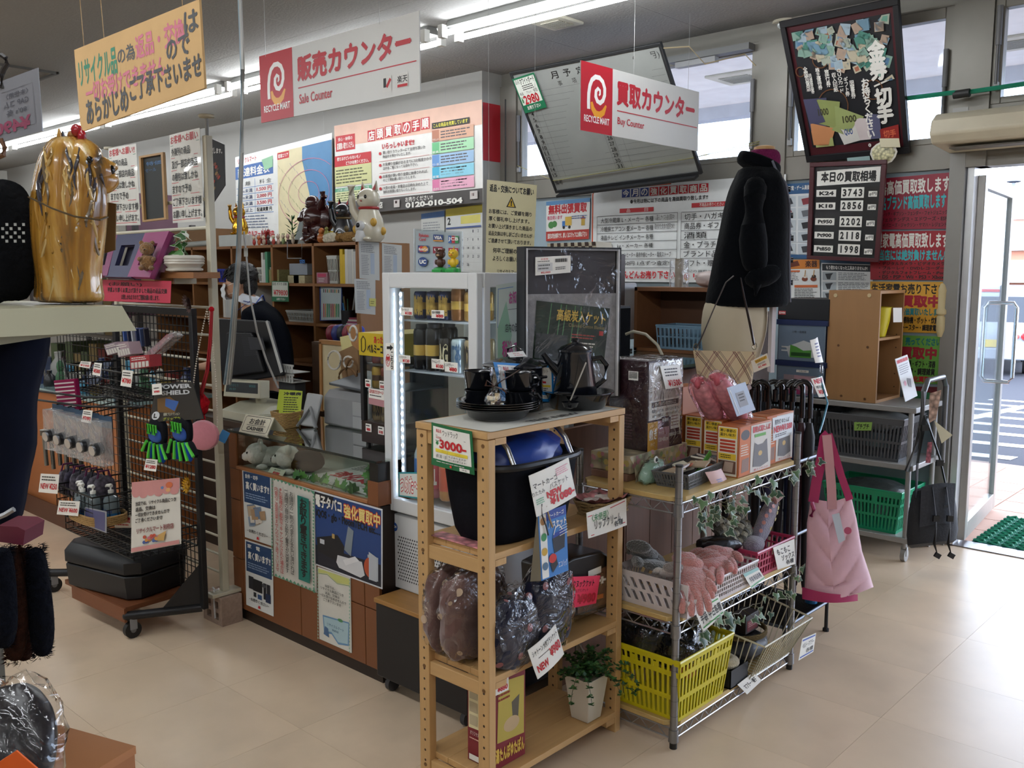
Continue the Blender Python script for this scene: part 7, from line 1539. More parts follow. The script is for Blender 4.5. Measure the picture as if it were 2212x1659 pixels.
HG='hot cans in the dark cabinet'
for k in range(3):
 can(V((hx0+.05+.055*k,hy0+.05,zs[0]+.001)),.105,.026,['#8f7a58','#9a8660','#8f7a58'][k],'bronze coffee can on the bottom shelf of the hot cabinet, %s'%['left','middle','right'][k],HG,'BOSS','#1c1410')
 can(V((hx0+.05+.055*k,hy0+.05,zs[1]+.001)),.085,.025,['#b8923a','#7a2c20','#b8923a'][k],'small coffee can on the middle shelf of the hot cabinet, %s'%['left','middle','right'][k],HG,band='#3a1c14')
 can(V((hx0+.05+.055*k,hy0+.05,zs[2]+.001)),.085,.025,['#8f2f24','#a8803a','#8f2f24'][k],'small coffee can on the top shelf of the hot cabinet, %s'%['left','middle','right'][k],HG,band='#c9a24a')
for k,(px,py,tx)in enumerate(((795,828,'¥80'),(826,832,'¥100'),(796,924,'¥80'),(823,930,'¥100'))):
 q=P(px,py,Y=hy0-.003);sheet('price_label','small white and red price label on the hot cabinet door, %s'%['upper left','upper right','lower left','lower right'][k],'price label',rectY(q.x-.018,q.z-.016,q.x+.018,q.z+.016,hy0-.003),WHT,[('G',.1,.1,.9,.45,1,INK),('T',.15,.5,.85,.9,tx,RED,.04)],th=.0008,group='price labels on the hot cabinet')
sheet('red_notice','white notice with red writing taped on the hot cabinet door','notice',YQ([(796,838),(830,843),(830,880),(797,872)],hy0-.003),WHT,[('T',.05,.05,.95,.3,'店内あたたか〜い',RED,.02),('G',.08,.36,.95,.5,1,INK),('R',0,.6,1,1,'#b8848a')],th=.0008)
t=T('framed_board','cream board with a light wood frame leaning behind the counter','board');q=YQ([(694,738),(776,745),(776,900),(696,885)],2.85);fm=frame(q);b=B()
b.prism([fm(0,1),fm(1,1),fm(1,0),fm(0,0)],fm.n*-.012,m('#c4b692',.5));b.obj('panel',t);b=B()
for(u0,v0,u1,v1)in((-.03,-.03,1,.03),(-.03,0,.03,1.02)):b.prism([fm(u0,v1,-.012),fm(u1,v1,-.012),fm(u1,v0,-.012),fm(u0,v0,-.012)],fm.n*.02,m('#a0703c',.5))
b.obj('frame',t)
t=T('paper_bags','bundle of brown and yellow paper carrier bags with rope handles beside the hot cabinet','paper bags')
for k,(px,c_)in enumerate((([(734,728),(770,720),(776,775),(745,800)],'#cfc58a'),([(732,760),(772,742),(778,840),(742,835)],'#8a6a48'),([(748,705),(776,700),(778,760),(760,745)],'#a5764a'))):
 q=YQ(px,2.70-.02*k);b=B();b.prism([q[3],q[2],q[1],q[0]],(0,.015,0),m(c_,.7,sc=20,bump=.3));b.obj('paper_bag',t)
for k,(cx,cy,rx,ry,c_)in enumerate(((722,778,14,20,'#d8d4cc'),(752,782,10,12,'#d8d4cc'),(750,815,18,20,'#7a5c40'),(760,800,12,25,'#7a5c40'),(763,720,8,16,'#d8d4cc'))):
 b=B();b.tube([P(cx+rx*cos(a),cy+ry*sin(a),Y=2.64-.01*k)for a in[i*pi/8 for i in range(16)]],.005,m(c_,.8,sc=200,bump=.5),6,closed=True);b.obj('rope_handle',t)
t=T('till_monitor','black back of the till monitor with taped paper edge, in front of the shop assistant','monitor')
q=YQ([(470,688),(574,694),(608,812),(480,830)],2.86);fm=frame(q);b=B();b.prism([fm(0,1),fm(1,1),fm(1,0),fm(0,0)],(0,.03,0),m('#111217',.45));b.obj('casing',t,bev=.006)
b=B();b.prism([fm(.2,.9),fm(.8,.9),fm(.75,.2),fm(.25,.2)],fm.n*.03,m('#15161b',.5));b.obj('rear_bulge',t,bev=.01)
b=B();
for k in range(12):b.quad([fm(.55,.25+.03*k,.0315),fm(.78,.25+.03*k,.0315),fm(.78,.262+.03*k,.0315),fm(.55,.262+.03*k,.0315)],'#2c2e34')
b.obj('vent_slots',t,kind='stuff')
b=B();b.prism([fm(1.0,.0,.0),fm(1.04,-.02,.0),fm(1.04,.93,.0),fm(1.0,.95,.0)][::-1],fm.n*.002,m('#b8b8b6',.5));b.obj('paper_strip',t)
b=B();c=(q[2]+q[3])/2;b.box(c.x-.03,c.y+.005,cz_+.001,c.x+.03,c.y+.03,c.z+.05,'#101116');b.box(c.x-.12,c.y-.04,cz_+.001,c.x+.12,c.y+.10,cz_+.014,'#101116');b.obj('stand',t)
b=B();b.quad([fm(.68,.28,.033),fm(.95,.30,.033),fm(.95,.52,.033),fm(.68,.5,.033)][::-1],m('#2e3036',.4));b.obj('label_patch',t)
basket('teal_tray','dark teal low basket behind the receipt printer',V((-3.65,2.86,cz_+.001)),(.42,.22),.07,m('#2f6a66',.4),nx=20,ny=10,bands=((0,.2),(.8,1)),taper=.1,cat='tray')
t=T('organiser','white plastic organiser trays on the desk right of the monitor','organiser')
for k in range(2):
 b=B();q=P(625,790-0*k,Y=2.95);z=P(625,792 if k==0 else 812,Y=2.95).z
 b.box(q.x-.09,2.9,z-.03,q.x+.10,3.02,z-.026,'#a8a8a4')
 for i in range(8):b.box(q.x-.09+.0255*i,2.9,z-.026,q.x-.075+.0255*i,2.904,z+.01,m('#bcbcb8',.4))
 b.box(q.x-.09,2.9,z+.01,q.x+.11,2.906,z+.02,'#bcbcb8');b.obj('tray',t)
b=B();b.box(q.x-.08,2.93,cz_,q.x+.08,3.0,z-.03,'#3a3c40');b.obj('foot',t)
# bookcase wall
KX0,KX1,KY0,KY1,KZ=-7.1,-4.51,3.5,3.9,1.735
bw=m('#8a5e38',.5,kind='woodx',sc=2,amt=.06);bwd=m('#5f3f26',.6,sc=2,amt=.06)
bk_=T('bookcase','long brown open bookcase of square compartments behind the shop assistant','bookcase')
cols=[KX0,-6.62,-6.08,-5.95,P(586,525,Y=KY0).x,P(675,523,Y=KY0).x,KX1]
cols=[KX0,-6.50,-5.94,cols[4],cols[5],KX1]
rows_=[.06,.40,.70,.96,1.225,1.48,KZ]
for x in cols:b=B();b.box(x-.011,KY0,0,x+.011,KY1,KZ-.018,bw);b.obj('upright',bk_)
for j,z in enumerate(rows_):
 for i in range(len(cols)-1):b=B();b.box(cols[i]+.011,KY0+.002,z-.018,cols[i+1]-.011,KY1,z,bw);b.obj('shelf',bk_)
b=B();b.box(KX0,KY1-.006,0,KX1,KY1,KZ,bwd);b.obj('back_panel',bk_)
for k in range(2):
 b=B();b.box(KX1+.012,KY0+.2*k+.001,0,KX1+.028,KY0+.2*(k+1)-.001,KZ-.002*k,m('#8f6640',.5,kind='woodz',sc=2));b.obj('end_panel',bk_)
EX=KX1+.03
for k,(px,lab)in enumerate((([(775,521),(819,524),(820,606),(777,601)],'white printed schedule pinned on the left bookcase end panel'),([(825,525),(868,530),(868,605),(826,601)],'white printed schedule pinned on the right bookcase end panel'),([(765,602),(811,604),(811,680),(768,676)],'white printed list pinned below the schedules on the bookcase end'))):
 o=sheet('paper_sheet',lab,'paper',XQ(px,EX),'#b9bbb8',[('G',.1,.06,.8,.3,5,'#7a7c80'),('R',.55,.3,.75,.85,'#a4b0c0'),('G',.1,.35,.5,.9,12,'#8a8c90')],th=.0008)
sheet('sticky_note','small yellow sticky note on the pinned list','sticky note',XQ([(798,644),(812,645),(812,662),(798,661)],EX+.003),'#c4c06a',[('G',.15,.3,.8,.8,2,'#7a7840')],th=.0006)
sheet('price_card','green edged price card reading 79800 yen on the bookcase','price card',YQ([(587,607),(623,608),(624,652),(587,651)],KY0-.004),'#1f6a48',[('R',.04,.04,.96,.76,'#c9cfc4'),('T',.06,.06,.9,.2,'品名 ポスカ 店舗',INK,.01),('T',.12,.42,.95,.7,'¥79800',RED,.02),('T',.3,.82,.8,.94,'お売り下さい',WHT,.02)],th=.001)
rr=random.Random(12)
def files(x,z,n,hmin,hmax,wmin,wmax,colors,grp,place,tilt=0):
 for k in range(n):
  w=rr.uniform(wmin,wmax);h=rr.uniform(hmin,hmax);c=rr.choice(colors)
  b=B();b.box(x,KY0+.02,z+.0005,x+w-.001,KY0+.26,z+h,m(c,.5));nm={'#b8bab8':'white','#c9c8c0':'cream','#3a8fb8':'blue','#c8a81e':'yellow','#2c3c9a':'navy blue','#8a8c90':'grey','#7a2430':'dark red','#23252a':'black','#4a8a6a':'green'}[c]
  one(b,'file_folder','%s file standing %s, number %s from the left'%(nm,place,['one','two','three','four','five','six','seven','eight','nine'][k]),'file',grp);x+=w
 return x
W_,C_,BL,YE,NV,GY_,DR,BK,GR_='#b8bab8','#c9c8c0','#3a8fb8','#c8a81e','#2c3c9a','#8a8c90','#7a2430','#23252a','#4a8a6a'
x=P(728,560,Y=KY0).x
files(x,1.4805,7,.18,.23,.018,.045,[BL,W_,YE,C_,W_],'files in the top right bookcase compartment','in the top right compartment')
b=B();q=P(712,600,Y=KY0);bs=basket('white_basket','small white slotted basket beside the blue file in the bookcase',V((q.x,KY0+.12,1.481)),(.10,.2),.17,m('#b4b6b0',.4),nx=6,ny=10,bands=((0,.1),(.45,.5),(.9,1)))
carton('clear_case','clear pink lidded case with a small card in the bookcase',P(677,600,Y=KY0).x+.02,KY0+.01,1.481,P(700,600,Y=KY0).x+.02,KY0+.2,1.55,'#9a7078',[('R',.1,.1,.9,.4,'#b03a5a'),('G',.2,.5,.8,.9,2,'#c8c0c0')])
q=P(735,690,Y=KY0)
o=sheet('colour_chart','upright blue framed pencil colour chart in the middle right compartment','chart',YQ([(690,618),(738,620),(738,692),(691,693)],KY0+.03),'#223c78',[('R',.06,.02,.98,.98,'#a9b4b4')]+[('R',.18+.085*k,.08,.22+.085*k,.18,['#2a2a2a','#8a3a3a','#3a5a3a','#c08a3a'][k%4])for k in range(9)]+[('R',.18+.085*k,.5,.22+.085*k,.9,['#b03a34','#b07a34','#3a8a4a','#3a7a5a','#9a4a3a'][k%5])for k in range(9)],th=.006)
t=T('pen_pot','dark mesh pot of pens and rulers on the bookcase middle shelf','pen pot');c=P(752,688,Y=KY0+.06);c.z=1.2255
b=B();b.lathe(c,[(.04,0),(.045,.09),(.043,.09),(.038,.003)],m('#2a2a2c',.5,.5),16);b.obj('pot',t)
for k in range(9):b=B();a=rr.uniform(0,6.28);b.cyl(c+V((.02*cos(a),.02*sin(a),.01)),c+V((.05*cos(a),.05*sin(a),rr.uniform(.13,.2))),.005,rr.choice(['#3a7ab0','#6a5a3a','#1c1c20','#8a8a8a','#2c5a3a']),n=6);b.obj('pen',t)
for k in range(4):b=B();b.box(P(742,700,Y=KY0).x+.01*k,KY0+.02,1.226+.012*k,P(768,700,Y=KY0).x-.005*k,KY0+.2,1.237+.012*k,['#c9c4bc','#8a3a5a','#b8b0a8','#7a2c3c'][k]);one(b,'notebook','notebook lying on the bookcase shelf by the pen pot, %s of four'%['lowest','second','third','topmost'][k],'notebook','notebooks by the pen pot')
for k,(px,c_)in enumerate(((600,'#8a8456'),(642,'#a39a78'),(655,'#b0a684'))):
 q=P(px+12,598,Y=KY0+.1);bs=T('woven_box','small olive woven box in the upper middle compartment, %s'%['left','middle','right'][k],'box','woven boxes on the bookcase');b=B();b.box(q.x-.07,KY0+.03,1.4805,q.x+.055,KY0+.2,1.4805+(.09 if k==0 else .05),m(c_,.7,sc=120,amt=.2,bump=.5));b.obj('box_body',bs)
t=T('grey_unit','pale grey box with a blue ribbon and a wire hanger in the upper middle compartment','box');q0,q1=P(625,578,Y=3.6),P(663,560,Y=3.6);b=B();b.box(q0.x,3.6,1.535,q1.x,3.75,1.61,'#8a9098');b.obj('box_body',t);b=B();q=P(653,565,Y=3.58);b.tube([q+V((.03*sin(2*a),0,.012*sin(a*3)))for a in[k*pi/8 for k in range(16)]],.003,'#3f74b4',5,closed=True);b.obj('ribbon_bow',t)
b=B();b.tube([P(621,522,Y=3.45),P(621,558,Y=3.45),P(652,558,Y=3.45),P(652,522,Y=3.45)],.003,'#8a8c90',5);one(b,'wire_rail','bent wire rail hooked over the bookcase top','wire')
basket('white_tray','long low white slotted tray on the bookcase shelf by the assistant',V(((P(615,690,Y=3.5).x+P(672,690,Y=3.5).x)/2,3.62,1.226)),(.32,.2),.07,m('#9fa19c',.4),nx=18,ny=8,bands=((0,.15),(.5,.56),(.85,1)),cat='tray')
files(P(560,600,Y=KY0).x,1.4805,3,.15,.24,.015,.03,[C_,W_,GR_,GY_],'files beside the assistant on the bookcase','in the compartment right of the assistant head')
for k in range(2):files(P(478+38*k,700,Y=KY0).x,1.2255,6,.18,.235,.02,.035,[GY_,W_,GY_,C_],'grey files behind the assistant','behind the assistant in the %s compartment'%['left','second'][k])
basket('blue_basket','small blue basket of papers on the bookcase left of the assistant',V((P(476,590,Y=KY0).x,KY0+.12,1.481)),(.16,.2),.09,m('#2c3a9a',.4),nx=8,ny=8)
basket('white_basket','white slotted basket on the bookcase above the assistant shoulder',V((P(563,592,Y=KY0).x-.02,KY0+.14,1.481)),(.17,.2),.10,m('#b4b6b0',.4),nx=10,ny=8)
for k,c_ in enumerate(('#7a1c30','#2c3478','#1c2230','#8a2a3c','#3a4ab0')):
 b=B();q=P(722+12*k,720,Y=3.2);b.blob(q,(.04,.05,.05),m(c_,.5),p=2.4,amp=.1);one(b,'pencil_case','soft %s pouch heaped at the right end of the desk'%['dark red','navy','black','crimson','blue'][k],'pouch','soft pouches behind the cream board')
b=B();b.box(P(715,720,Y=3.2).x-.05,3.1,0,P(790,720,Y=3.2).x,3.3,P(720,737,Y=3.2).z,m('#4a3424',.6));one(b,'back_desk','brown desk top under the soft pouches','desk')
# ornaments on the bookcase top
TZ=KZ+.0005
def onk(px,y=3.62):q=P(px,520,Y=y);return V((q.x,y,TZ))
t=T('wooden_buddha','dark red wooden laughing deity statue with raised hand on the bookcase','statue',loc=onk(683),rz=-.1);dw=m('#35100f',.22,sc=20,amt=.2,bump=.3,coat=.3)
b=B();b.blob((0,0,.05),(.13,.09,.05),dw,p=2.2,amp=.4,fr=4,nu=30);b.blob((-.06,-.02,.12),(.05,.05,.08),dw,p=2,amp=.3);b.blob((.04,0,.11),(.06,.06,.09),dw,p=2,amp=.3);b.obj('rock_base',t)
b=B();b.ell((0,0,.215),(.115,.09,.10),dw,24,amp=.08,fr=2);b.ell((0,-.03,.20),(.075,.07,.07),dw,20);b.ell((.10,.03,.20),(.06,.06,.11),dw,18,amp=.15);b.obj('belly',t)
b=B();b.ell((-.02,-.01,.335),(.055,.055,.058),dw,20);b.ell((-.02,-.055,.325),(.02,.012,.012),dw,10);b.ell((-.07,-.005,.32),(.01,.016,.03),dw,10);b.ell((.03,-.005,.32),(.01,.016,.03),dw,10);b.ell((-.02,-.05,.305),(.03,.02,.012),dw,12);b.obj('head',t)
b=B();b.tube([(.07,0,.28),(.12,-.02,.31),(.15,-.03,.35)],[.035,.03,.02],dw,12);b.ell((.16,-.03,.37),(.03,.025,.02),dw,12,amp=.3)
for k in range(4):b.cyl((.14+.012*k,-.035,.38),(.135+.018*k,-.04,.41),.006,dw,n=6)
b.obj('raised_arm',t)
b=B();b.tube([(-.07,-.01,.27),(-.13,-.03,.24),(-.09,-.08,.20)],[.035,.032,.022],dw,12);b.ell((-.14,0,.27),(.03,.03,.03),dw,12,amp=.3);b.obj('resting_arm',t);t.scale=(.95,.85,.80)
def maneki(c,s,body,lab,rz,gold=None,band='#a02a2c',inner='#b02a2c'):
 t=T('lucky_cat',lab,'figurine',loc=c,rz=rz);bm_=gold or m(body,.25,coat=.5)
 b=B();b.ring([[V((rx*cos(2*pi*k/24),ry*sin(2*pi*k/24)+oy,z))*s for k in range(24)]for rx,ry,oy,z in((.05,.05,0,0),(.068,.066,.0,.02),(.072,.07,.0,.06),(.062,.058,0,.11),(.048,.046,-.004,.145),(.04,.04,-.006,.16))],bm_);b.obj('body',t)
 b=B();b.ell(V((0,-.008,.20))*s,(.060*s,.052*s,.052*s),bm_,22);hd_=b.obj('head',t)
 for k in(-1,1):
  b=B();b.ring([[V((k*.036,0,.235))*s+V((.02*cos(a),.009*sin(a),0))*s for a in[i*pi/4 for i in range(8)]],[V((k*.045,0,.285))*s+V((.002*cos(a),.002*sin(a),0))*s for a in[i*pi/4 for i in range(8)]]],bm_);ear=b.obj('ear',hd_)
  b=B();b.ell(V((k*.022,-.054,.208))*s,(.009*s,.004*s,.010*s),m('#0c0c0c',.1)if not gold else m('#2a1a08',.2),10);b.obj('eye',hd_)
  b=B();b.quad([V((k*.036-.011,-.0105,.242))*s,V((k*.036+.011,-.0105,.242))*s,V((k*.043,-.006,.272))*s],m(inner,.4));b.obj('inner_ear',hd_)
  b=B();b.ell(V((k*.035,-.06,.012))*s,(.018*s,.024*s,.012*s),bm_,10);b.obj('paw',t)
 b=B();b.ell(V((0,-.06,.19))*s,(.006*s,.005*s,.004*s),'#b05a50',8);b.obj('nose',hd_)
 b=B();b.tube([V((-.05,-.02,.11))*s,V((-.075,-.035,.15))*s,V((-.078,-.04,.22))*s,V((-.070,-.05,.265))*s],[.022*s,.019*s,.016*s,.02*s],bm_,12);b.obj('raised_paw',t)
 b=B();b.tube([V((.045*cos(a),.042*sin(a)-.006,.158))*s for a in[k*pi/8 for k in range(16)]],.007*s,m(band,.5),6,closed=True);b.obj('collar',t)
 if not gold:
  for a_,z in((-.6,.09),(.2,.05),(-2.6,.06)):
   b=B();c_=V((.07*cos(a_),.068*sin(a_),z))*s;b.ell(c_,(.016*s,.016*s,.02*s),'#c0963a' if body!='#14151a' else '#5a4a2a',10);b.ell(c_*1.04,(.009*s,.009*s,.013*s),'#1a1a1a',10);b.obj('spot',t)
maneki(onk(800,3.60),1.28,'#c9c2ae','large white lucky cat with red ears and collar beckoning on the bookcase',-.45+.6)
maneki(onk(745,3.66),1.0,'#14151a','black lucky cat with red ears standing left of the white one',.1,band='#5a4a2a')
goldm=m('#c9962c',.18,.9)
b=B();q=P(514,508,Y=3.56);b.box(q.x-.16,3.5,TZ,q.x+.13,3.7,q.z,m('#b8bcb8',.4));one(b,'white_box','flat white box under the gold lucky cat','box')
maneki(V((q.x,3.58,q.z+.0005)),.80,'#c9962c','gold lucky cat on the white box behind the hanging cable',.2,gold=goldm,inner='#9a2a20')
t=T('sleeping_cats','pair of fluffy lying toy cats, cream and ginger, before the lucky cats','soft toy')
for k,(px,c_)in enumerate(((715,'#c4bca8'),(755,'#8a6a40'))):
 b=B();q=onk(px,3.545);fur=m(c_,.95,sc=60,amt=.3,bump=1.);b.blob(q+V((0,0,.03)),(.075,.035,.032),fur,p=2.2,amp=.25,fr=6);b.ell(q+V((-.085,-.01,.028)),(.03,.028,.026),fur,14,amp=.2,fr=8)
 for s_ in(-1,1):b.ell(q+V((-.09+.0,-.01+.018*s_,.052)),(.006,.008,.01),fur,8)
 b.obj('toy_cat',t)
t=T('gourd_figure','small orange gourd shaped figure with green leaf between statue and cats','figurine',loc=onk(695,3.53));b=B();b.ell((0,0,.03),(.03,.03,.032),m('#a8602c',.3),16);b.ell((0,0,.075),(.02,.02,.022),m('#a8602c',.3),14);b.obj('gourd',t);b=B();b.ell((.04,.01,.04),(.022,.02,.045),m('#7a7a3a',.4),14);b.ell((.04,.01,.09),(.014,.012,.012),m('#7a7a3a',.4),10);b.obj('second_gourd',t)
t=T('white_figure','small white round headed figure with a dark visor on the bookcase edge','figurine',loc=onk(779,3.515));b=B();b.lathe((0,0,0),[(.03,0),(.034,.03),(.026,.06),(.015,.068)],m('#c4c4c4',.3),18);b.obj('body',t);b=B();b.ell((0,0,.092),(.032,.03,.032),m('#c4c4c4',.3),18);hd_=b.obj('head',t);b=B();b.ell((.006,-.022,.096),(.016,.012,.016),m('#111218',.1),12);b.obj('visor',hd_)
b=B();q=onk(711,3.56);b.cbox(q+V((0,0,.045)),(.06,.006,.06),'#c4b03a',.1,-.2);one(b,'yellow_sign','small yellow framed card on the bookcase','card')
for k in range(9):
 b=B();px=549+10.5*k;q=onk(px,3.53+.03*(k%2));c_=['#9a2c28','#b8623a','#a89a8a','#3a2c28','#a8443c','#c4a89a','#7a8a5a','#c49a94','#b0a090'][k];b.ell(q+V((0,0,.022)),(.014,.012,.022),m(c_,.5),10);b.ell(q+V((0,-.003,.052)),(.015,.013,.014),m(['#c9b8a0',c_][k%2],.5),10);b.ell(q+V((-.01,0,.068)),(.004,.004,.007),m(c_),6);b.ell(q+V((.01,0,.068)),(.004,.004,.007),m(c_),6)
 one(b,'tiny_figurine','tiny animal figurine on the bookcase edge, %s from the left'%['first','second','third','fourth','fifth','sixth','seventh','eighth','ninth'][k],'figurine','tiny figurines on the bookcase')
t=T('red_dragon','small spiky red dragon figure among the tiny figurines','figurine',loc=onk(572,3.6));rd=m('#8a1c20',.4);b=B();b.ell((0,0,.04),(.04,.03,.035),rd,12,amp=.2);b.tube([(.02,0,.05),(.05,-.01,.09),(.08,-.02,.10)],[.018,.015,.01],rd,8);b.obj('body',t);b=B()
for k in range(7):b.cyl((-.03+.012*k,0,.06),(-.04+.018*k,0,.11+.01*(k%2)),.007,rd,.001,5)
b.obj('spines',t)
t=T('bamboo_pot','small potted lucky bamboo in front of a picture stand on the bookcase','potted plant');c=onk(632,3.56);b=B();b.lathe(c,[(.03,0),(.04,.03),(.037,.03)],m('#1c1816',.5,amt=.3),12);b.obj('pot',t)
for k in range(16):b=B();a=k*2.4;p_=c+V((.01*cos(a),.01*sin(a),.04+.009*k));leaf(b,p_,V((cos(a),sin(a),.8)),(0,0,1),.05,.018,leafm[k%3]);b.obj('bamboo_leaf',t)
b=B();b.cyl(c+V((0,0,.02)),c+V((0,0,.19)),.004,'#4a6a3a',n=6);b.obj('bamboo_stem',t)
b=B();q=P(650,490,Y=3.68);b.cbox((q.x,3.72,TZ+.1),(.2,.01,.2),m('#7f8a8a',.3),0,-.35);one(b,'picture_stand','pale grey leaning picture frame behind the small bamboo','frame')
for k in range(3):b=B();q=onk(452-12*k,3.6);b.box(q.x-.45,3.52,TZ,q.x+.1-.05*k,3.8,TZ+.14-.03*k,m(['#7a5a3a','#a08a6a','#86684a'][k],.7))if k==0 else b.cyl((q.x-.4,3.5+.03*k,TZ+.02*k),(q.x+.25,3.5+.02*k,TZ+.03),.02,m(['','#a3a6a2','#c0b8a8'][k],.6));one(b,['cardboard_box','paper_roll','paper_roll'][k],['brown cardboard box on the far left of the bookcase','grey paper roll before the cardboard box','cream paper roll lying before the cardboard box'][k],['box','roll','roll'][k])
# calendars and card sign
cal=[('R',0,0,1,.12,'#b8a83a'),('T',.05,.14,.14,.26,'2',INK,.03),('R',.42,.14,.95,.26,'#cfc46a')]
for j in range(5):
 for i in range(7):
  d=j*7+i-4
  if 1<=d<=28:cal.append(('T',.04+.14*i,.36+.125*j,.09+.14*i if d>9 else .065+.14*i,.40+.125*j,str(d),RED if i==0 else '#3a3c46',.01))
cal+=[('R',.02,.30,.98,.325,'#4a5a8a')]+[('L',[(.02,.345+.125*j),(.98,.345+.125*j)],.002,'#a0a0a0')for j in range(6)]
sheet('calendar','white February wall calendar with a yellow header above the fridge','calendar',YQ([(963,452),(1042,441),(1042,590),(963,585)],BY+.08),'#c8c9c6',cal,th=.003)
sheet('paper_notice','pale sheet with a blue header left of the calendar','notice',YQ([(910,462),(960,455),(960,560),(910,555)],BY+.085),'#bcbdb8',[('R',0,0,1,.12,'#4a6ea0'),('G',.08,.2,.9,.6,7,'#8a8c90'),('O',.75,.65,.08,.06,'#c08a6a')],th=.002)
# black cabinet and drinks fridge
BX0,BX1,BY0,BY1,BZ=-2.595,-2.115,2.07,2.62,.36
t=T('black_cabinet','black steel cabinet on castors with a wooden top, carrying the drinks fridge','cabinet')
bs_=m('#1b1b1e',.35,.3)
b=B();b.box(BX0,BY0,.06,BX1,BY1,BZ-.018,bs_);b.obj('body',t,bev=.003)
b=B();b.box(BX0-.004,BY0-.006,BZ-.017,BX1+.004,BY1,BZ,m('#a3763e',.4,kind='woodx',sc=3,amt=.12));b.obj('wooden_top',t,bev=.002)
for y in(BY0+.04,BY1-.04):
 for x in(BX0+.04,BX1-.04):b=B();b.cyl((x-.01,y,.028),(x+.01,y,.028),.028,m('#3a3a3d',.5),n=14);b.box(x-.02,y-.02,.05,x+.02,y+.02,.06,'#55565a');b.obj('caster',t)
b=B()
for k in range(9):b.box(BX1,BY0+.25,.24+.011*k,BX1+.001,BY0+.40,.245+.011*k,'#6f7175')
b.obj('vent_louvre',t,kind='stuff')
FX0,FX1,FY0,FY1,FZ0,FZ1=-2.655,-2.165,2.185,2.62,.3605,1.55
fr_=T('drinks_fridge','white countertop glass drinks fridge with lit shelves of cans and bottles','fridge')
fw=m('#d3d5d6',.3,amt=.01,coat=.2)
zd=P(845,1100,Y=FY0).z
b=B();b.box(FX0,FY0+.006,FZ0+.0,FX1,FY1,zd-.015,fw);lower=b.obj('lower_housing',fr_,bev=.004)
b=B()
for i in range(30):
 for j in range(14):
  x=FX0+.05+.0125*i+(.00625 if j%2 else 0);z=FZ0+.04+.0125*j
  if x>FX1-.03:continue
  b.quad([(x+.0038*cos(a),FY0+.0055,z+.0038*sin(a))for a in[k*pi/3 for k in range(6)]],'#2a2c2e')
b.obj('vent_perforation',lower,kind='stuff')
b=B();c=P(852,1138,Y=FY0+.004);b.quad([(c.x+.017*cos(a),FY0+.0048,c.z+.017*sin(a))for a in[k*pi/12 for k in range(24)]],'#1c4f9c');bl=b.obj('round_badge',lower)
prints(frame(rectY(c.x-.013,c.z-.008,c.x+.013,c.z+.008,FY0+.0045)),[('T',.05,.1,.95,.9,'JCM',WHT,.03)],bl)
b=B();q=P(968,1205,Y=FY0);b.box(q.x-.035,FY0+.001,q.z-.02,q.x+.05,FY0+.006,q.z+.02,'#17181b');dp=b.obj('temperature_display',lower,bev=.004)
prints(frame(rectY(q.x-.03,q.z-.015,q.x+.04,q.z+.015,FY0+.0008)),[('T',.1,.2,.5,.8,'.07',m('#c0281c',em=1.5),.02)],dp)
fr2=.042
b=B()
for q in((FX0,zd,FX0+fr2,FZ1),(FX1-fr2,zd,FX1,FZ1),(FX0+fr2,zd,FX1-fr2,zd+.05),(FX0+fr2,FZ1-.055,FX1-fr2,FZ1)):b.box(q[0],FY0-.012,q[1],q[2],FY0+.018,q[3],fw)
dr_=b.obj('door_frame',fr_,bev=.004)
b=B();b.box(FX0+fr2,FY0+.001,zd+.05,FX1-fr2,FY0+.005,FZ1-.055,gl);b.obj('door_glass',dr_)
b=B();
for x in(FX0,FX1-.03):
 for y in(FY0+.025,FY1-.03):b.box(x,y,zd-.015,x+.03,y+.03,FZ1,fw)
for y0,y1 in((FY0+.02,FY1),):b.box(FX0+.0015,y0,zd-.014,FX1-.0015,y1,zd+.03,fw);b.box(FX0+.0015,y0,FZ1-.05,FX1-.0015,y1,FZ1-.001,fw)
b.obj('cabinet_frame',fr_,bev=.003)
b=B();b.box(FX1-.012,FY0+.055,zd+.03,FX1-.008,FY1-.03,FZ1-.05,gl);b.box(FX0+.008,FY0+.055,zd+.03,FX0+.012,FY1-.03,FZ1-.05,gl);b.obj('side_glass',fr_)
b=B();b.box(FX0+.03,FY1-.02,zd+.03,FX1-.03,FY1-.014,FZ1-.05,m('#b4bcc2',.35));b.obj('rear_panel',fr_)
led=glow('#dfeaff',24.)
b=B();b.box(FX0+.05,FY0+.028,zd+.06,FX0+.066,FY0+.036,FZ1-.07,'#c8ccd2')
b.obj('led_bar',fr_)
for k in range(26):b=B();z=zd+.07+k*(FZ1-zd-.15)/25;b.cbox((FX0+.058,FY0+.026,z),(.007,.003,.007),led);b.obj('led_diode',fr_);b=B();b.cbox((FX1-.05,FY0+.03,z),(.014,.004,.010),led);b.obj('led_diode',fr_)  # right-hand strip is unseen, added to brighten the bottles
sz=[P(900,y,Y=FY0+.05).z for y in(690,800)];sz=[zd+.055,sz[1],sz[0]]
for z in sz[1:]:
 b=B()
 for k in range(22):x=FX0+.045+.0185*k;b.cyl((x,FY0+.05,z-.004),(x,FY1-.03,z-.004),.0018,'#b8bcc0',n=5)
 for y in(FY0+.05,FY0+.2,FY1-.04):b.cyl((FX0+.03,y,z-.006),(FX1-.03,y,z-.006),.003,'#b8bcc0',n=6)
 b.obj('wire_shelf',fr_,kind='stuff')
b=B()
for k in range(40):b.box(FX0+.034,FY0+.045,zd+.08+.02*k,FX0+.040,FY0+.049,zd+.088+.02*k,'#4a4c50')
b.obj('shelf_slots',fr_,kind='stuff')
GC,GB='cans in the drinks fridge','bottles in the drinks fridge'
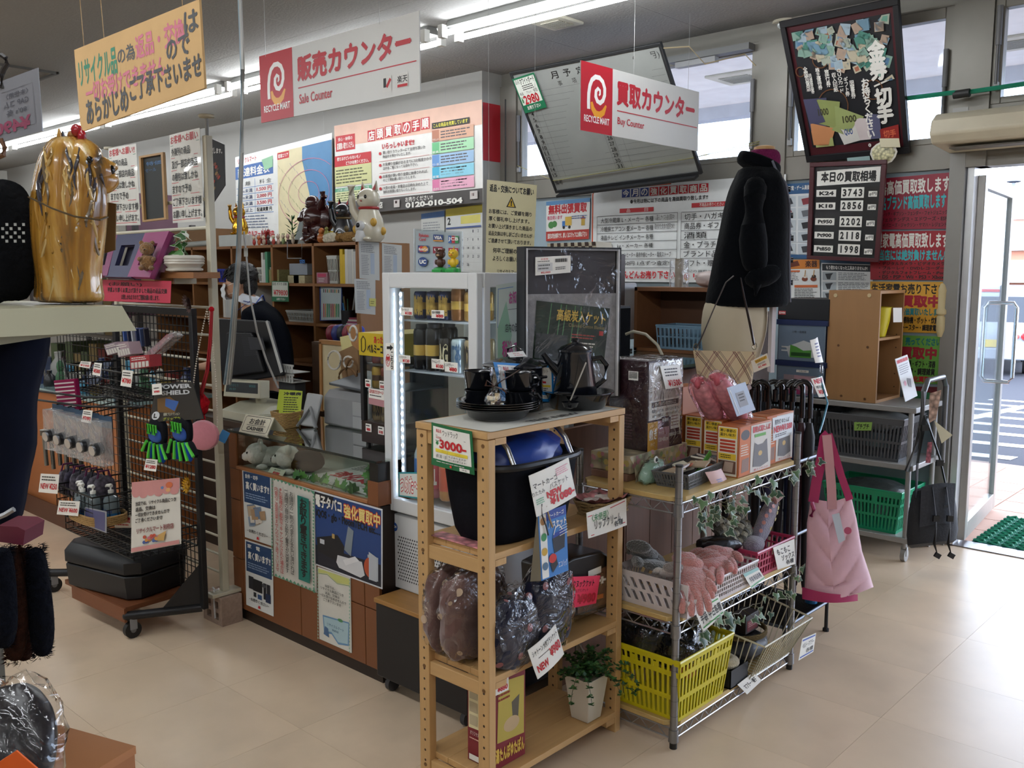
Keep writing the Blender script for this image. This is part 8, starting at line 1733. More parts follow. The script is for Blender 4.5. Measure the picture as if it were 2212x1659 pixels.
xx=[FX0+.10+.066*k for k in range(5)];on_=['first','second','third','fourth','fifth']
for r_ in range(2):
 for k in range(5):
  can(V((xx[k],FY0+.09+.075*r_,sz[2]+.001)),.10+.012*(k==3),.0265,['#1c2c5a','#20305e','#1a2850','#8a5a2c','#a8803c'][k],'can on the top fridge shelf, %s from the left in the %s row'%(on_[k],['front','second'][r_]),GC,'微糖' if k<3 else None,'#c9a24a','#b08a3c' if k<3 else '#c9a24a')
  can(V((xx[k],FY0+.09+.08*r_,sz[1]+.001)),[.15,.155,.12,.12,.12][k],[.030,.031,.026,.028,.028][k],['#14161c','#1a1614','#2a2420','#a8b4b8','#8f7a58'][k],'drink on the middle fridge shelf, %s from the left in the %s row'%(on_[k],['front','second'][r_]),GC,[None,None,'AG','紅茶','BOSS'][k]if r_==0 else None,['#c9a24a','#c9a24a','#d8c8a0','#3a5a7a','#17120e'][k],'#c9a24a' if k<2 else None,'#22242a' if k<2 else None)
def bottle(c,h,r,liq,lab_,cap,lab,grp,txt=None):
 t=T('drink_bottle',lab,'bottle',grp,loc=c);b=B();b.lathe((0,0,0),[(r*.8,0),(r,.008),(r,h*.35),(r*.92,h*.42),(r,h*.5),(r,h*.66),(r*.5,h*.86),(r*.42,h*.9),(r*.42,h*.93)],m(liq,.12,coat=.6,tr=.15),18);bo=b.obj('bottle_body',t)
 b=B();b.lathe((0,0,h*.93),[(r*.5,0),(r*.5,h*.07),(.001,h*.07)],m(cap,.4),14);b.obj('cap',bo)
 b=B();b.lathe((0,0,h*.18),[(r*1.01,0),(r*1.012,.001),(r*1.012,h*.42),(r*1.005,h*.421)],m(lab_,.35),18);lb=b.obj('label_band',bo)
 if txt:b=B();b.text(txt,lambda u,v,hh=0:V((r*1.03*cos(-pi/2+.25+(u-.5)*1.6),r*1.03*sin(-pi/2+.25+(u-.5)*1.6),h*(.55-.3*v))),0,0,1,1,WHT,.04);b.obj('label_name',bo)
for k,(h,r,lq,lb_,cp_,tx)in enumerate(((.235,.033,'#c9d6dc','#3f74b8','#2a4fa0',None),(.205,.029,'#b8506a','#c8405a','#d8d8d8','REAL'),(.205,.030,'#c98a4a','#c0503a','#e4e4e0',None),(.205,.030,'#c47a5a','#c45a6a','#e0d8d4',None),(.205,.029,'#b86a5a','#a8303c','#d8d8d8','SODA'))):
 bottle(V((xx[k],FY0+.09,sz[0]+.001)),h,r,lq,lb_,cp_,'bottle on the bottom fridge shelf, %s from the left in front'%on_[k],GB,tx)
 bottle(V((xx[k],FY0+.19,sz[0]+.001)),h*1.0,r,lq,lb_,cp_,'bottle on the bottom fridge shelf, %s from the left at the back'%on_[k],GB)
for k,(px,py,tx)in enumerate(((873,673,'¥100'),(940,679,'¥80'),(868,776,'¥120'),(940,785,'¥100'),(969,792,'¥80'))):
 q=P(px,py,Y=FY0-.013);sheet('price_label','small handwritten price label on the fridge door glass, reading %s yen, %s'%(tx[1:],['upper left','upper middle','lower left','lower middle','lower right'][k]),'price label',rectY(q.x-.032,q.z-.014-(.006 if k>2 else 0),q.x+.032,q.z+.014,FY0-.001),WHT,[('T',.06,.1,.7,.45,['グレープ&ミルク','金の微糖','ビックルサイダー','チャムレイワ','ミルクティー'][k],INK,.01),('T',.35,.5,.95,.92,tx,RED,.04)],th=.0008,group='price labels on the fridge door')
sheet('open_here_label','white vertical sticker with an arrow and a red circled character on the fridge door frame','label',YQ([(833,741),(851,741),(851,800),(833,800)],FY0-.0135),WHT,[('P',[(.15,.12),(.55,.12),(.55,.05),(.92,.17),(.55,.29),(.55,.22),(.15,.22)],INK),('V',.62,.32,.92,.95,'こちら',INK,.02),('L',[(.3+.24*cos(a),.63+.22*sin(a))for a in[k*pi/8 for k in range(17)]],.05,RED),('V',.14,.5,.46,.78,'開く',RED,.03)],th=.0008)
sheet('cold_drinks_label','teal and red label reading ice cold, low on the fridge door','label',YQ([(861,1020),(906,1020),(906,1078),(861,1072)],FY0-.0135),'#2f8f98',[('R',.06,.06,.94,.94,'#d8dcd8'),('T',.08,.2,.95,.8,'つめた〜',RED,.09),('T',.08,.2,.95,.8,'つめた〜',WHT,.03)],th=.0008)
sheet('tax_notice','white and green price notice inside the fridge side glass with magenta words','notice',[P(1072,616,X=FX1+.002),P(1132,606,X=FX1+.002),P(1132,800,X=FX1+.002),P(1072,800,X=FX1+.002)],'#c6cfc4',[('P',[(.05,.5),(.35,.2),(.55,.6),(.3,.95),(.05,.9)],'#8fb898'),('L',[(.05,.05),(.6,.05)],.015,'#4a7ab8'),('L',[(.06,.05),(.04,.5)],.015,'#4a7ab8'),('T',.45,.1,.98,.24,'お知らせ','#b0307a',.04),('L',[(.4,.3),(1,.3)],.01,INK),('T',.3,.46,.98,.56,'店内の価格は',INK,.01),('T',.2,.66,.98,.86,'税込です','#b0307a',.04)],th=.0008)
ac=T('card_brand_stand','clear acrylic stand of accepted payment card logos on the fridge','sign');q4=YQ([(895,494),(1000,500),(1000,586),(895,588)],FY0+.14);fm=frame(q4);b=B()
b.prism([fm(0,1),fm(1,1),fm(1,0),fm(0,0)],fm.n*.003,clear('#f0f4f6'));b.obj('acrylic_sheet',ac)
b=B();b.prism([fm(.03,.98,-.002),fm(.95,.98,-.002),fm(.95,.04,-.002),fm(.03,.04,-.002)],fm.n*.001,'#d4d5d6');sh_=b.obj('logo_sheet',ac)
fm2=frame([fm(0,0,.0035),fm(1,0,.0035),fm(1,1,.0035),fm(0,1,.0035)])
prints(fm2,[('T',.12,.1,.32,.18,'Rakuten',RED,.02),('T',.12,.2,.26,.27,'Card',RED,.02),('R',.42,.11,.62,.27,'#26407a'),('R',.42,.24,.62,.27,'#c98a2c'),('T',.44,.14,.60,.22,'VISA',WHT,.04),('R',.73,.12,.79,.3,'#2a5aa0'),('R',.80,.12,.86,.3,'#b02c3a'),('R',.87,.12,.93,.3,'#2f8a4a'),('T',.73,.15,.93,.26,'JCB',WHT,.03),('R',.1,.38,.33,.55,'#2c3c70'),('O',.18,.46,.06,.07,'#b82c2a'),('O',.25,.46,.06,.07,'#c98a2c'),('T',.12,.43,.32,.5,'MasterCard',WHT,.02),('R',.42,.4,.62,.56,'#8a2438'),('T',.45,.44,.6,.52,'UFJ',WHT,.03),('R',.74,.42,.93,.58,'#b02c3a'),('T',.77,.45,.9,.56,'M',WHT,.05),('O',.21,.76,.1,.11,'#26407a'),('T',.14,.71,.28,.81,'UC',WHT,.05),('R',.44,.7,.63,.88,'#b8b0c0'),('R',.74,.7,.93,.88,'#3a6aa8')],sh_)
TF=FZ1+.0005
def toy(px,col,lab,base,chick=False):
 q=P(px,586,Y=FY0+.05);t=T('nodding_toy',lab,'toy',loc=V((q.x,FY0+.06,TF)),rz=.3);cm_=m(col,.35)
 b=B();b.lathe((0,0,0),[(.027,0),(.025,.014),(.014,.018)],m(base,.3),16);b.box(-.018,-.03,.001,.018,-.02,.010,m(base,.3));b.obj('solar_base',t)
 b=B();b.ell((0,0,.034),(.015,.013,.018),cm_,14);b.ell((-.016,-.002,.036),(.006,.006,.010),cm_,8);b.ell((.016,-.002,.036),(.006,.006,.010),cm_,8);b.obj('body',t)
 b=B();b.ell((0,0,.064),(.019,.017,.017),cm_,16);hd_=b.obj('head',t)
 for s_ in(-1,1):
  b=B();b.ell((s_*.007,-.0155,.067),.0022,'#0a0a0a',6);b.obj('eye',hd_)
  if not chick:b=B();b.ell((s_*.014,0,.079),(.006,.004,.006),cm_,8);b.obj('ear',hd_)
 b=B();b.ell((0,-.018,.060),(.006,.005,.004),'#d88a2c' if chick else '#c9a884',8);b.obj('beak' if chick else 'muzzle',hd_)
 if chick:b=B();b.cyl((0,0,.08),(.004,0,.09),.002,cm_,n=5);b.obj('tuft',hd_)
toy(947,'#4a2c20','brown nodding toy bear on a green base on top of the fridge','#2fa04a')
toy(975,'#d8b22a','yellow nodding toy chick on a green base on top of the fridge','#2fa04a',True)
b=B();b.box(-2.63,2.63,0,-2.14,2.66,1.549,m('#a9adb0',.4));one(b,'fridge_back_panel','pale grey back panel standing behind the drinks fridge','panel')
# shop assistant
import bmesh
def skin(name,nodes,edges,mat,parent,root=0,sub=2):
 bm_=bmesh.new();ly=bm_.verts.layers.skin.verify();vs=[]
 for i,(p,r_)in enumerate(nodes):
  v=bm_.verts.new(p);v[ly].radius=(r_,r_)if not isinstance(r_,tuple)else r_;v[ly].use_root=(i==root);vs.append(v)
 for a,c in edges:bm_.edges.new((vs[a],vs[c]))
 me=bpy.data.meshes.new(name);bm_.to_mesh(me);bm_.free();me.materials.append(mm(mat))
 o=bpy.data.objects.new(name,me);COL.objects.link(o);o.parent=parent
 s_=o.modifiers.new('skin','SKIN');s_.use_smooth_shade=True;u_=o.modifiers.new('sub','SUBSURF');u_.levels=sub;u_.render_levels=sub
 return o
pc_=P(575,900,Y=2.0);
hp=P(585,700,Y=3.22)
PS=T('person','shop assistant in dark sweater, white collar and face mask, bent over the till','person',loc=V((hp.x,hp.y,0)),rz=YAW)
sk=m('#b58a6e',.55,sc=20,amt=.04)
hz=P(532,612,Y=3.22).z
N_=[((0,0,.86),.13),((.01,0,1.0),.12),((-.02,0,1.16),.135),((-.07,0,1.29),.12),((-.13,0,hz-.115),.052),((-.155,0,hz-.06),.05),((-.175,0,hz+.01),.078),((-.165,0,hz+.06),.07),((-.07,-.16,1.27),.055),((-.12,-.20,1.05),.042),((-.33,-.13,.98),.033),((-.40,-.10,.97),.026),((-.07,.16,1.27),.055),((-.12,.20,1.05),.042),((-.33,.13,.98),.033),((-.40,.10,.97),.026),((0,-.09,.80),.09),((0,-.10,.46),.06),((0,-.10,.09),.04),((-.12,-.10,.045),.035),((0,.09,.80),.09),((0,.10,.46),.06),((0,.10,.09),.04),((-.12,.10,.045),.035)]
E_=[(0,1),(1,2),(2,3),(3,4),(4,5),(5,6),(6,7),(3,8),(8,9),(9,10),(10,11),(3,12),(12,13),(13,14),(14,15),(0,16),(16,17),(17,18),(18,19),(0,20),(20,21),(21,22),(22,23)]
for s_,w in((-1,11),(1,15)):
 wx,wy,wz=N_[w][0];N_.append(((wx-.04,wy,wz-.003),.026));pm=len(N_)-1;E_.append((w,pm))
 for k in range(4):
  y=wy+(-.024+.016*k);L_=(.055,.066,.07,.06)[k];a=len(N_)
  N_+=[((wx-.065,y,wz-.002),.0095),((wx-.065-L_*.5,y,wz-.008),.0085),((wx-.065-L_,y,wz-.028),.007)];E_+=[(pm,a),(a,a+1),(a+1,a+2)]
 a=len(N_);N_+=[((wx-.03,wy-s_*.03,wz-.006),.0105),((wx-.065,wy-s_*.045,wz-.016),.009)];E_+=[(pm,a),(a,a+1)]
body_=skin('body',N_,E_,sk,PS)
swm=m('#0d1018',.95,sc=90,amt=.15,bump=.35,sheen=0.)
SW=[((0,0,.84),.15),((.01,0,1.0),.14),((-.02,0,1.16),.155),((-.065,0,1.29),.125),((-.10,0,1.345),.072),((-.07,-.16,1.27),.07),((-.12,-.205,1.05),.056),((-.32,-.135,.98),.044),((-.37,-.115,.975),.038),((-.07,.16,1.27),.07),((-.12,.205,1.05),.056),((-.32,.135,.98),.044),((-.37,.115,.975),.038)]
skin('sweater',SW,[(0,1),(1,2),(2,3),(3,4),(3,5),(5,6),(6,7),(7,8),(3,9),(9,10),(10,11),(11,12)],swm,PS)
skin('trousers',[((0,0,.88),.145),((0,-.09,.78),.10),((0,-.10,.46),.075),((0,-.10,.08),.062),((0,.09,.78),.10),((0,.10,.46),.075),((0,.10,.08),.062)],[(0,1),(1,2),(2,3),(0,4),(4,5),(5,6)],m('#17181d',.9),PS)
for y in(-.10,.10):b=B();b.blob((-.06,y,.045),(.13,.05,.045),m('#111113',.4),p=2.4);b.obj('shoe',PS,sub=1)
HC=V((-.185,0,hz+.005))
b=B();b.ell(HC+V((0,0,-.01)),(.088,.072,.108),sk,22);b.ell(HC+V((-.05,0,-.05)),(.045,.05,.05),sk,16);b.ell(HC+V((-.095,0,-.015)),(.018,.012,.018),sk,10);fc=b.obj('head',PS,sub=1)
for s_ in(-1,1):
 b=B();b.ell(HC+V((.01,s_*.074,-.02)),(.018,.008,.028),sk,12);b.obj('ear',fc)
 b=B();b.ell(HC+V((-.082,s_*.03,.012)),(.008,.011,.005),'#1a1412',8);b.obj('eye',fc)
 b=B();b.tube([HC+V((-.07,s_*.045,-.02)),HC+V((-.03,s_*.068,-.005)),HC+V((.015,s_*.078,.005))],.0015,WHT,4);b.tube([HC+V((-.06,s_*.05,-.07)),HC+V((-.02,s_*.068,-.06)),HC+V((.015,s_*.078,-.04))],.0015,WHT,4);b.obj('mask_loop',fc)
b=B();b.grid(lambda u,v:HC+V((-.075-.045*sin(pi*u)*(.6+.4*sin(pi*v))+.004*sin(v*14),(u-.5)*.125*(1-.15*abs(v-.5)),-.005-.10*v)),14,10,m('#cfd2d4',.7,sc=60,amt=.03,bump=.2));b.obj('face_mask',fc)
hr=m('#0c0a0a',.4,sc=120,amt=.6,bump=.9)
b=B();rr=random.Random(4)
b.blob(HC+V((.018,0,.045)),(.095,.086,.082),hr,p=2.2,nu=30,nv=20,amp=.10,fr=5,ridge=.12);b.blob(HC+V((.06,0,-.015)),(.045,.072,.07),hr,p=2.2,amp=.12,fr=5)
for k in range(150):
 a=rr.uniform(0,2*pi);e=rr.uniform(.0,1.2);d=V((cos(a)*cos(e),sin(a)*cos(e)*.9,sin(e)));q=HC+V((.015,0,.045))+V((d.x*.095,d.y*.085,d.z*.08));tn=V((-.7,rr.uniform(-.3,.3),-.5));b.tube([q,q+tn*.02+d*.006,q+tn*.045-V((0,0,.01))],[.005,.004,.001],hr,4)
b.obj('hair',fc)
b=B();wc_=m('#c9cdd4',.7)
nb=V((-.12,0,hz-.105))
b.ring([[nb+V((rx*cos(2*pi*k/20),rx*1.05*sin(2*pi*k/20),dz-(.35*rx*cos(2*pi*k/20))))for k in range(20)]for rx,dz in((.062,.035),(.066,.03),(.092,-.02),(.088,-.024),(.058,.028))],wc_);b.obj('shirt_collar',PS)
b=B();b.tube([nb+V((.02,-.085,.0)),nb+V((-.06,-.10,-.06)),nb+V((-.10,-.05,-.16)),nb+V((-.11,0,-.22)),nb+V((-.10,.05,-.16)),nb+V((-.06,.10,-.06)),nb+V((.02,.085,0))],.005,m('#1c3a8a',.6),5,flat=.4);b.cbox(nb+V((-.125,0,-.25)),(.004,.03,.045),'#b8bcc0');b.obj('lanyard',PS)
b=B();b.tube([nb+V((-.02,-.088,0)),nb+V((.06,-.11,-.015)),nb+V((.075,0,.035)),nb+V((.06,.11,-.015))],.006,m('#1c3a8a',.6),5,flat=.4);b.obj('lanyard_back',PS)
# cream tension pole partition on a brick
ivory=m('#c3bda8',.4)
t=T('tension_partition','cream tension pole partition with ladder rungs, standing on a perforated brick','partition')
pt_,pb_2=V((-3.645,2.045,2.12)),V((-3.61,2.045,.145))
b=B();b.box(-3.645,2.03,.145,-3.612,2.06,2.12,ivory);b.obj('upright',t,bev=.003)
b=B();b.cyl((-3.628,2.045,2.12),(-3.628,2.045,2.19),.008,'#8f9090',n=8);b.lathe((-3.628,2.045,2.19),[(.008,0),(.03,.004),(.034,.012),(.03,.016)],ivory,20);b.obj('ceiling_foot',t)
b=B();b.box(-4.56,2.03,.14,-4.53,2.06,2.10,ivory);b.obj('upright',t,bev=.003)
b=B();b.lathe((-4.545,2.045,2.14),[(.008,-.04),(.008,0),(.03,.004),(.03,.014)],ivory,16);b.obj('ceiling_foot',t)
for z in[.22+.083*k for k in range(7)]+[.84,.95,1.06,1.17,1.28,1.40,1.74,1.86]:
 b=B();b.cyl((-4.53,2.045,z),(-3.645,2.045,z),.0055 if z<1.5 else .008,ivory,n=8);b.obj('rung',t)
b=B();b.box(-3.66,1.97,.13,-3.60,2.12,.147,ivory);b.obj('floor_foot',t,bev=.002)
b=B();b.box(-4.57,1.95,.0,-4.52,2.14,.14,ivory);b.obj('floor_foot',t,bev=.002)
t=T('perforated_brick','pinkish concrete block with square holes under the cream pole','brick')
bm2=m('#a08a7c',.9,sc=60,amt=.15,bump=.3);x0,x1,y0,y1,h=-3.74,-3.58,2.0,2.10,.128
b=B()
xs_=[x0,x0+.03,x0+.068,x0+.092,x0+.13,x1];zs_=[0,.022,.055,.073,.106,h]
for i in range(5):
 for j in range(5):
  if i in(1,3)and j in(1,3):continue
  b.box(xs_[i],y0,zs_[j],xs_[i+1],y1,zs_[j+1],bm2)
b.obj('block',t)
b=B();b.tube([(-3.63,1.995,.16),(-3.63,1.992,.10),(-3.63,1.995,.03)],.004,clear('#ffffff',haze=.4),5);b.tube([(-3.65,2.0,.165),(-3.63,2.0,.155),(-3.60,2.0,.17)],.005,clear('#ffffff',haze=.4),5);b.obj('plastic_tie',t)
b=B()
for k,c_ in enumerate(('#8fa8b8','#b4b6b4','#b8b9b6')):
 q0,q1,q2,q3,q4=P(516+2*k,-5,Y=2.35),P(522+2*k,150,Y=2.35),P(520+2*k,330,Y=2.35),P(512+3*k,560,Y=2.38),P(496+5*k,740,Y=2.42)
 b.tube([q0+V((0,0,.3)),q0,q1,q2,q3,q4,P(485+6*k,830,Y=2.5)],.0065,m(c_,.5),6)
one(b,'cable_drop','bundle of white and blue network cables hanging from the ceiling to the till','cables')
b=B();b.tube([P(527,500,Y=2.36),P(533,560,Y=2.36),P(540,640,Y=2.38),P(556,720,Y=2.4),P(576,780,Y=2.45),P(601,838,Y=2.5)],.005,m('#b8b9b8',.5),6);q=P(531,545,Y=2.35);b.cbox(q,(.03,.003,.04),'#b8bab4');one(b,'white_cable','single white cable with a paper tag looping down past the monitor','cable')
def hand(lines):
 it=[('T',.04,.02,.94,.11,lines[0],RED,.02),('L',[(.03,.13),(.97,.125)],.008,'#3a7a5a')]
 for k,l in enumerate(lines[1:]):it+=[('T',.05,.16+.14*k,min(.97,.05+.105*len(l)),.25+.14*k,l,INK,.015),('L',[(.03,.27+.14*k),(.92,.265+.14*k)],.008,RED)]
 return it
ls=['外陳列の商品','及び一部店内商品','の梱包は致しかね','ますので予め','ご了承下さいます様','お願い申し上げます。']
sheet('handwritten_notice','white handwritten notice with red underlines, right next to the cream pole','notice',YQ([(366,292),(431,276),(441,477),(374,482)],2.02),m('#d6d4cb',.3,coat=.3),hand(['お客様へお願い']+ls),th=.001,curl=.003)
sheet('handwritten_notice','white handwritten notice with red underlines, left of the small chalkboard','notice',YQ([(234,321),(294,310),(304,486),(240,488)],2.02),m('#d6d4cb',.3,coat=.3),hand(['お客様へお願い!!']+ls),th=.001,curl=.003)
t=T('chalkboard','narrow chalkboard in a light wood frame between the two handwritten notices','chalkboard');fm=frame(YQ([(305,338),(357,329),(364,474),(313,480)],2.03));b=B();b.prism([fm(.03,.98,-.004),fm(.97,.98,-.004),fm(.97,.02,-.004),fm(.03,.02,-.004)],fm.n*.004,m('#1c211f',.6));cbp=b.obj('slate',t)
prints(fm,[('T',.2,.1,.85,.16,'特価','#3a6a9a',.01),('T',.15,.2,.6,.25,'セール','#3a6a9a',0)],cbp)
b=B()
for(u0,v0,u1,v1)in((0,0,1,.03),(0,.97,1,1),(0,.03,.08,.97),(.92,.03,1,.97)):b.prism([fm(u0,v1),fm(u1,v1),fm(u1,v0),fm(u0,v0)],fm.n*.012,m('#b08a58',.5))
b.obj('frame',t)
t=T('plank_shelf','brown plank shelf carrying the planter and the pink window frames','shelf');pz=P(400,588,Y=2.0).z
b=B();b.box(-4.50,1.90,pz-.025,P(442,590,Y=1.95).x,2.02,pz,m('#8f6038',.5,kind='woodx'));b.obj('plank',t)
for x in(-4.4,-3.75):b=B();b.box(x,1.93,pz-.05,x+.012,2.03,pz-.026,ivory);b.obj('bracket',t)
t=T('white_planter','white ribbed oval planter with artificial ivy on the plank shelf','potted plant');c=V((P(396,575,Y=1.95).x,1.955,pz+.0005))
b=B();b.lathe(c,[(.055,0),(.075,.006),(.076,.014),(.066,.018),(.082,.035),(.082,.038),(.080,.041),(.083,.046),(.081,.052),(.084,.058),(.078,.068),(.07,.07),(.066,.06)],m('#c9c4b8',.3),30);b.obj('planter',t)
for k in range(9):b=B();a=k*.8-1.5;q=c+V((.02*cos(a),.02*sin(a),.07));e=c+V((-.05+.012*k,-.02+.01*(k%3),.09+.013*((k*5)%6)));b.tube([q,e],.0015,'#3a5a2c',4);ivy_leaf(b,e,V((cos(a)*.6,-.4,-.3+.25*(k%3))),V((.2,-1,.4)),.05,grp_[k%2]);b.obj('ivy_leaf',t)
t=T('folding_display','folding display of magenta, navy and magenta square windows leaning on the plank shelf','display frame')
y_=1.93
for k,(px,c_)in enumerate((([(215,520),(262,512),(240,600),(200,600)],'#7a2a5a'),([(262,512),(326,508),(292,604),(235,602)],'#2a2c50'),([(322,508),(374,504),(332,604),(284,602)],'#8a2f64'))):
 q=[P(x,y,Y=1.93-(.10 if y>560 else 0))for x,y in px];fm=frame(q);b=B();n_=fm.n*.02
 for(u0,v0,u1,v1)in((0,0,1,.26),(0,.74,1,1),(0,.26,.26,.74),(.74,.26,1,.74)):b.prism([fm(u0,v1),fm(u1,v1),fm(u1,v0),fm(u0,v0)],n_,m(c_,.5))
 b.prism([fm(.2,.8,-.02),fm(.8,.8,-.02),fm(.8,.2,-.02),fm(.2,.2,-.02)],fm.n*.002,'#141428');b.obj('window_panel',t)
b=B();q=[P(374,504,Y=1.93),P(378,530,Y=2.0),P(345,604,Y=1.93),P(332,604,Y=1.83)];b.prism(q,(0,.006,0),m('#6a2450',.5));b.obj('side_panel',t)
t=T('teddy_bear','small curly tan teddy bear sitting in the right magenta window','soft toy',loc=P(320,583,Y=1.83)-V((0,0,0)),rz=.9);tm_=m('#8f6a42',.95,sc=140,amt=.35,bump=1.,sheen=.4)
b=B();b.blob((0,0,.03),(.032,.028,.034),tm_,p=2.2,amp=.12,fr=7);b.obj('body',t)
b=B();b.ell((0,-.004,.088),(.030,.028,.028),tm_,18,amp=.08,fr=8);b.ell((-.002,-.028,.080),(.013,.011,.010),tm_,10);hd_=b.obj('head',t)
for s_ in(-1,1):
 b=B();b.ell((s_*.022,0,.112),(.010,.006,.010),tm_,10);b.obj('ear',hd_)
 b=B();b.ell((s_*.010,-.027,.093),.003,'#0a0a0a',6);b.obj('eye',hd_)
 b=B();b.ell((s_*.028,-.018,.045),(.010,.018,.010),tm_,10);b.obj('arm',t)
 b=B();b.ell((s_*.02,-.030,.008),(.012,.022,.011),tm_,10);b.obj('leg',t)
b=B();b.ell((-.002,-.040,.083),.0035,'#1a1010',6);b.obj('nose',hd_)
sheet('red_notice','bright pink red notice with black handwriting under the plank shelf','notice',YQ([(222,604),(370,607),(368,655),(222,650)],1.86),m('#b8324a',.5),[('T',.1,.1,.6,.3,'(お願い)',INK,.01),('T',.08,.35,.95,.58,'平素より厚くお買上げ頂きました商品の返品交換',INK,.02),('T',.3,.66,.85,.9,'は致しかねますのでご理解お願い致します。',INK,.02)],th=.001)
# wheeled mesh stand
gmx=m('#2d2d2f',.4,.5);wirem=m('#1a1a1b',.4,.5)
t=T('mesh_stand','black wheeled mesh display stand with wire baskets, carrying small goods','display stand')
mx0,mx1,my=-4.33,-3.60,1.93;mzt=1.37
for x in(mx0,mx1):b=B();b.box(x-.015,my-.012,.10,x+.015,my+.012,mzt,gmx);b.obj('post',t,bev=.002)
b=B();b.box(mx0-.015,my-.012,mzt,mx1+.015,my+.012,mzt+.03,gmx);b.obj('top_bar',t)
b=B()
for k in range(20):x=mx0+.03+(mx1-mx0-.06)*k/19;b.cyl((x,my,.12),(x,my,mzt),.0022,wirem,n=4)
for k in range(36):z=.13+(mzt-.14)*k/35;b.cyl((mx0,my,z),(mx1,my,z),.0022,wirem,n=4)
b.obj('mesh_grid',t,kind='stuff')
for x,xe in((mx0-.0,-4.60),(mx1-.02,-3.76)):
 b=B();b.cyl((x,my,.10),(xe,1.66,.10),.019,gmx,n=12);b.ell((xe,1.66,.10),.019,gmx,10);b.obj('base_tube',t)
 b=B();b.prism([(x,my,.11),(x,my,.30),(x+(xe-x)*.55,my+(1.66-my)*.55,.11)],(.004,0,0),gmx);b.obj('gusset',t)
 b=B();b.cyl((xe-.012,1.68,.036),(xe+.014,1.68,.036),.036,m('#161617',.5),n=20);b.cyl((xe-.014,1.68,.036),(xe+.016,1.68,.036),.012,'#6a6a6c',n=10);b.box(xe-.018,1.665,.04,xe-.013,1.695,.09,'#8a8a8c');b.box(xe+.015,1.665,.04,xe+.02,1.695,.09,'#8a8a8c');b.obj('caster',t)
def wbasket(x0,x1,y0,y1,z0,z1,lab='wire_tray',rows=4):
 b=B()
 for z in[z0+(z1-z0)*k/(rows-1)for k in range(rows)]:b.tube([(x0,y1,z),(x0,y0,z),(x1,y0,z),(x1,y1,z)],.0026 if z<z1 else .004,wirem,5)
 n=int((x1-x0)/.035)
 for k in range(n+1):x=x0+(x1-x0)*k/n;b.tube([(x,y1,z0),(x,y0,z0),(x,y0,z1)],.002,wirem,4)
 n=int((y1-y0)/.035)
 for k in range(n+1):y=y0+(y1-y0)*k/n;b.tube([(x0,y,z1),(x0,y,z0),(x1,y,z0),(x1,y,z1)],.002,wirem,4)
 b.obj(lab,t,kind='stuff')
wbasket(-4.28,-3.63,1.68,my-.01,1.03,1.14)
wbasket(-4.28,-3.90,1.60,my-.01,.50,.60)
wbasket(-4.30,-3.62,1.64,my-.01,.38,.47)
b=B();b.tube([(-4.75,1.55,.98),(-4.5,1.5,.99),(-4.2,1.52,1.0),(-3.95,1.62,.985),(-3.8,1.8,.98)],.005,wirem,6);b.tube([(-4.75,1.55,1.02),(-4.5,1.5,1.03),(-4.2,1.52,1.04),(-3.95,1.62,1.025),(-3.8,1.8,1.02)],.005,wirem,6);b.obj('curved_rail',t)
b=B();
for k in range(18):x=-4.95+.04*k;b.cyl((x,1.9,.35),(x,1.9,1.24),.0018,wirem,n=4)
for k in range(22):b.cyl((-4.95,1.9,.35+.042*k),(-4.27,1.9,.35+.042*k),.0018,wirem,n=4)
b.obj('side_mesh',t,kind='stuff')
b=B();rr=random.Random(6)
for k in range(5):
 x=-4.22+.12*k;t=T('blister_pack','clear blister pack with a black and chrome headlamp, %s from the left'%on_[k],'blister pack','headlamp blister packs',loc=V((x,1.60,.80)),rz=.15)
 b=B();b.box(-.045,.006,-.02,.045,.008,.17,m('#7a4a34',.5,kind='cell',sc=14,amt=.5));b.box(-.045,.005,.12,.045,.0085,.17,'#22405a');b.obj('backing_card',t)
 b=B();b.box(-.046,-.04,-.03,.046,.004,.15,film2);b.obj('blister',t)
 b=B();b.cyl((0,-.02,.04),(0,-.055,.035),.026,m('#15161a',.25),n=18);b.cyl((0,-.055,.035),(0,-.062,.034),.021,m('#c4c6ca',.1,.9),n=18);b.obj('lamp_head',t)
 b=B();b.cyl((.0,.0,.17),(0,.18,.185),.003,wirem,n=5);b.obj('peg_hook',t)
GL=T('work_glove_pack','pair of black and blue work gloves with neon green bars under a black header card','gloves')
yg=1.60;bu=m('#1c4a9a',.7);ng=m('#4fc43a',.5)
hdr=YQ([(338,828),(415,825),(440,905),(322,912)],yg)
fm=frame(hdr);b=B();b.prism([fm(0,1),fm(1,1),fm(1,0),fm(0,0)],(0,.003,0),m('#17181a',.4));hc_=b.obj('header_card',GL)
prints(fm,[('T',.08,.04,.95,.16,'POWER','#b8bcc0',.04),('T',.2,.2,.88,.32,'SHIELD','#b8bcc0',.04),('P',[(.1,.4),(.4,.36),(.6,.55),(.5,.8),(.15,.75)],'#6a4a1c'),('P',[(.3,.4),(.6,.5),(.5,.75),(.3,.6)],'#2c5aa0'),('O',.12,.84,.08,.11,'#d0d4d8'),('T',.08,.78,.15,.9,'L',INK,.05),('T',.28,.78,.6,.86,'衝撃プロテクション','#c8c8b0',.01),('T',.28,.9,.6,.98,'グリップ力','#b8c43a',.02)],hc_)
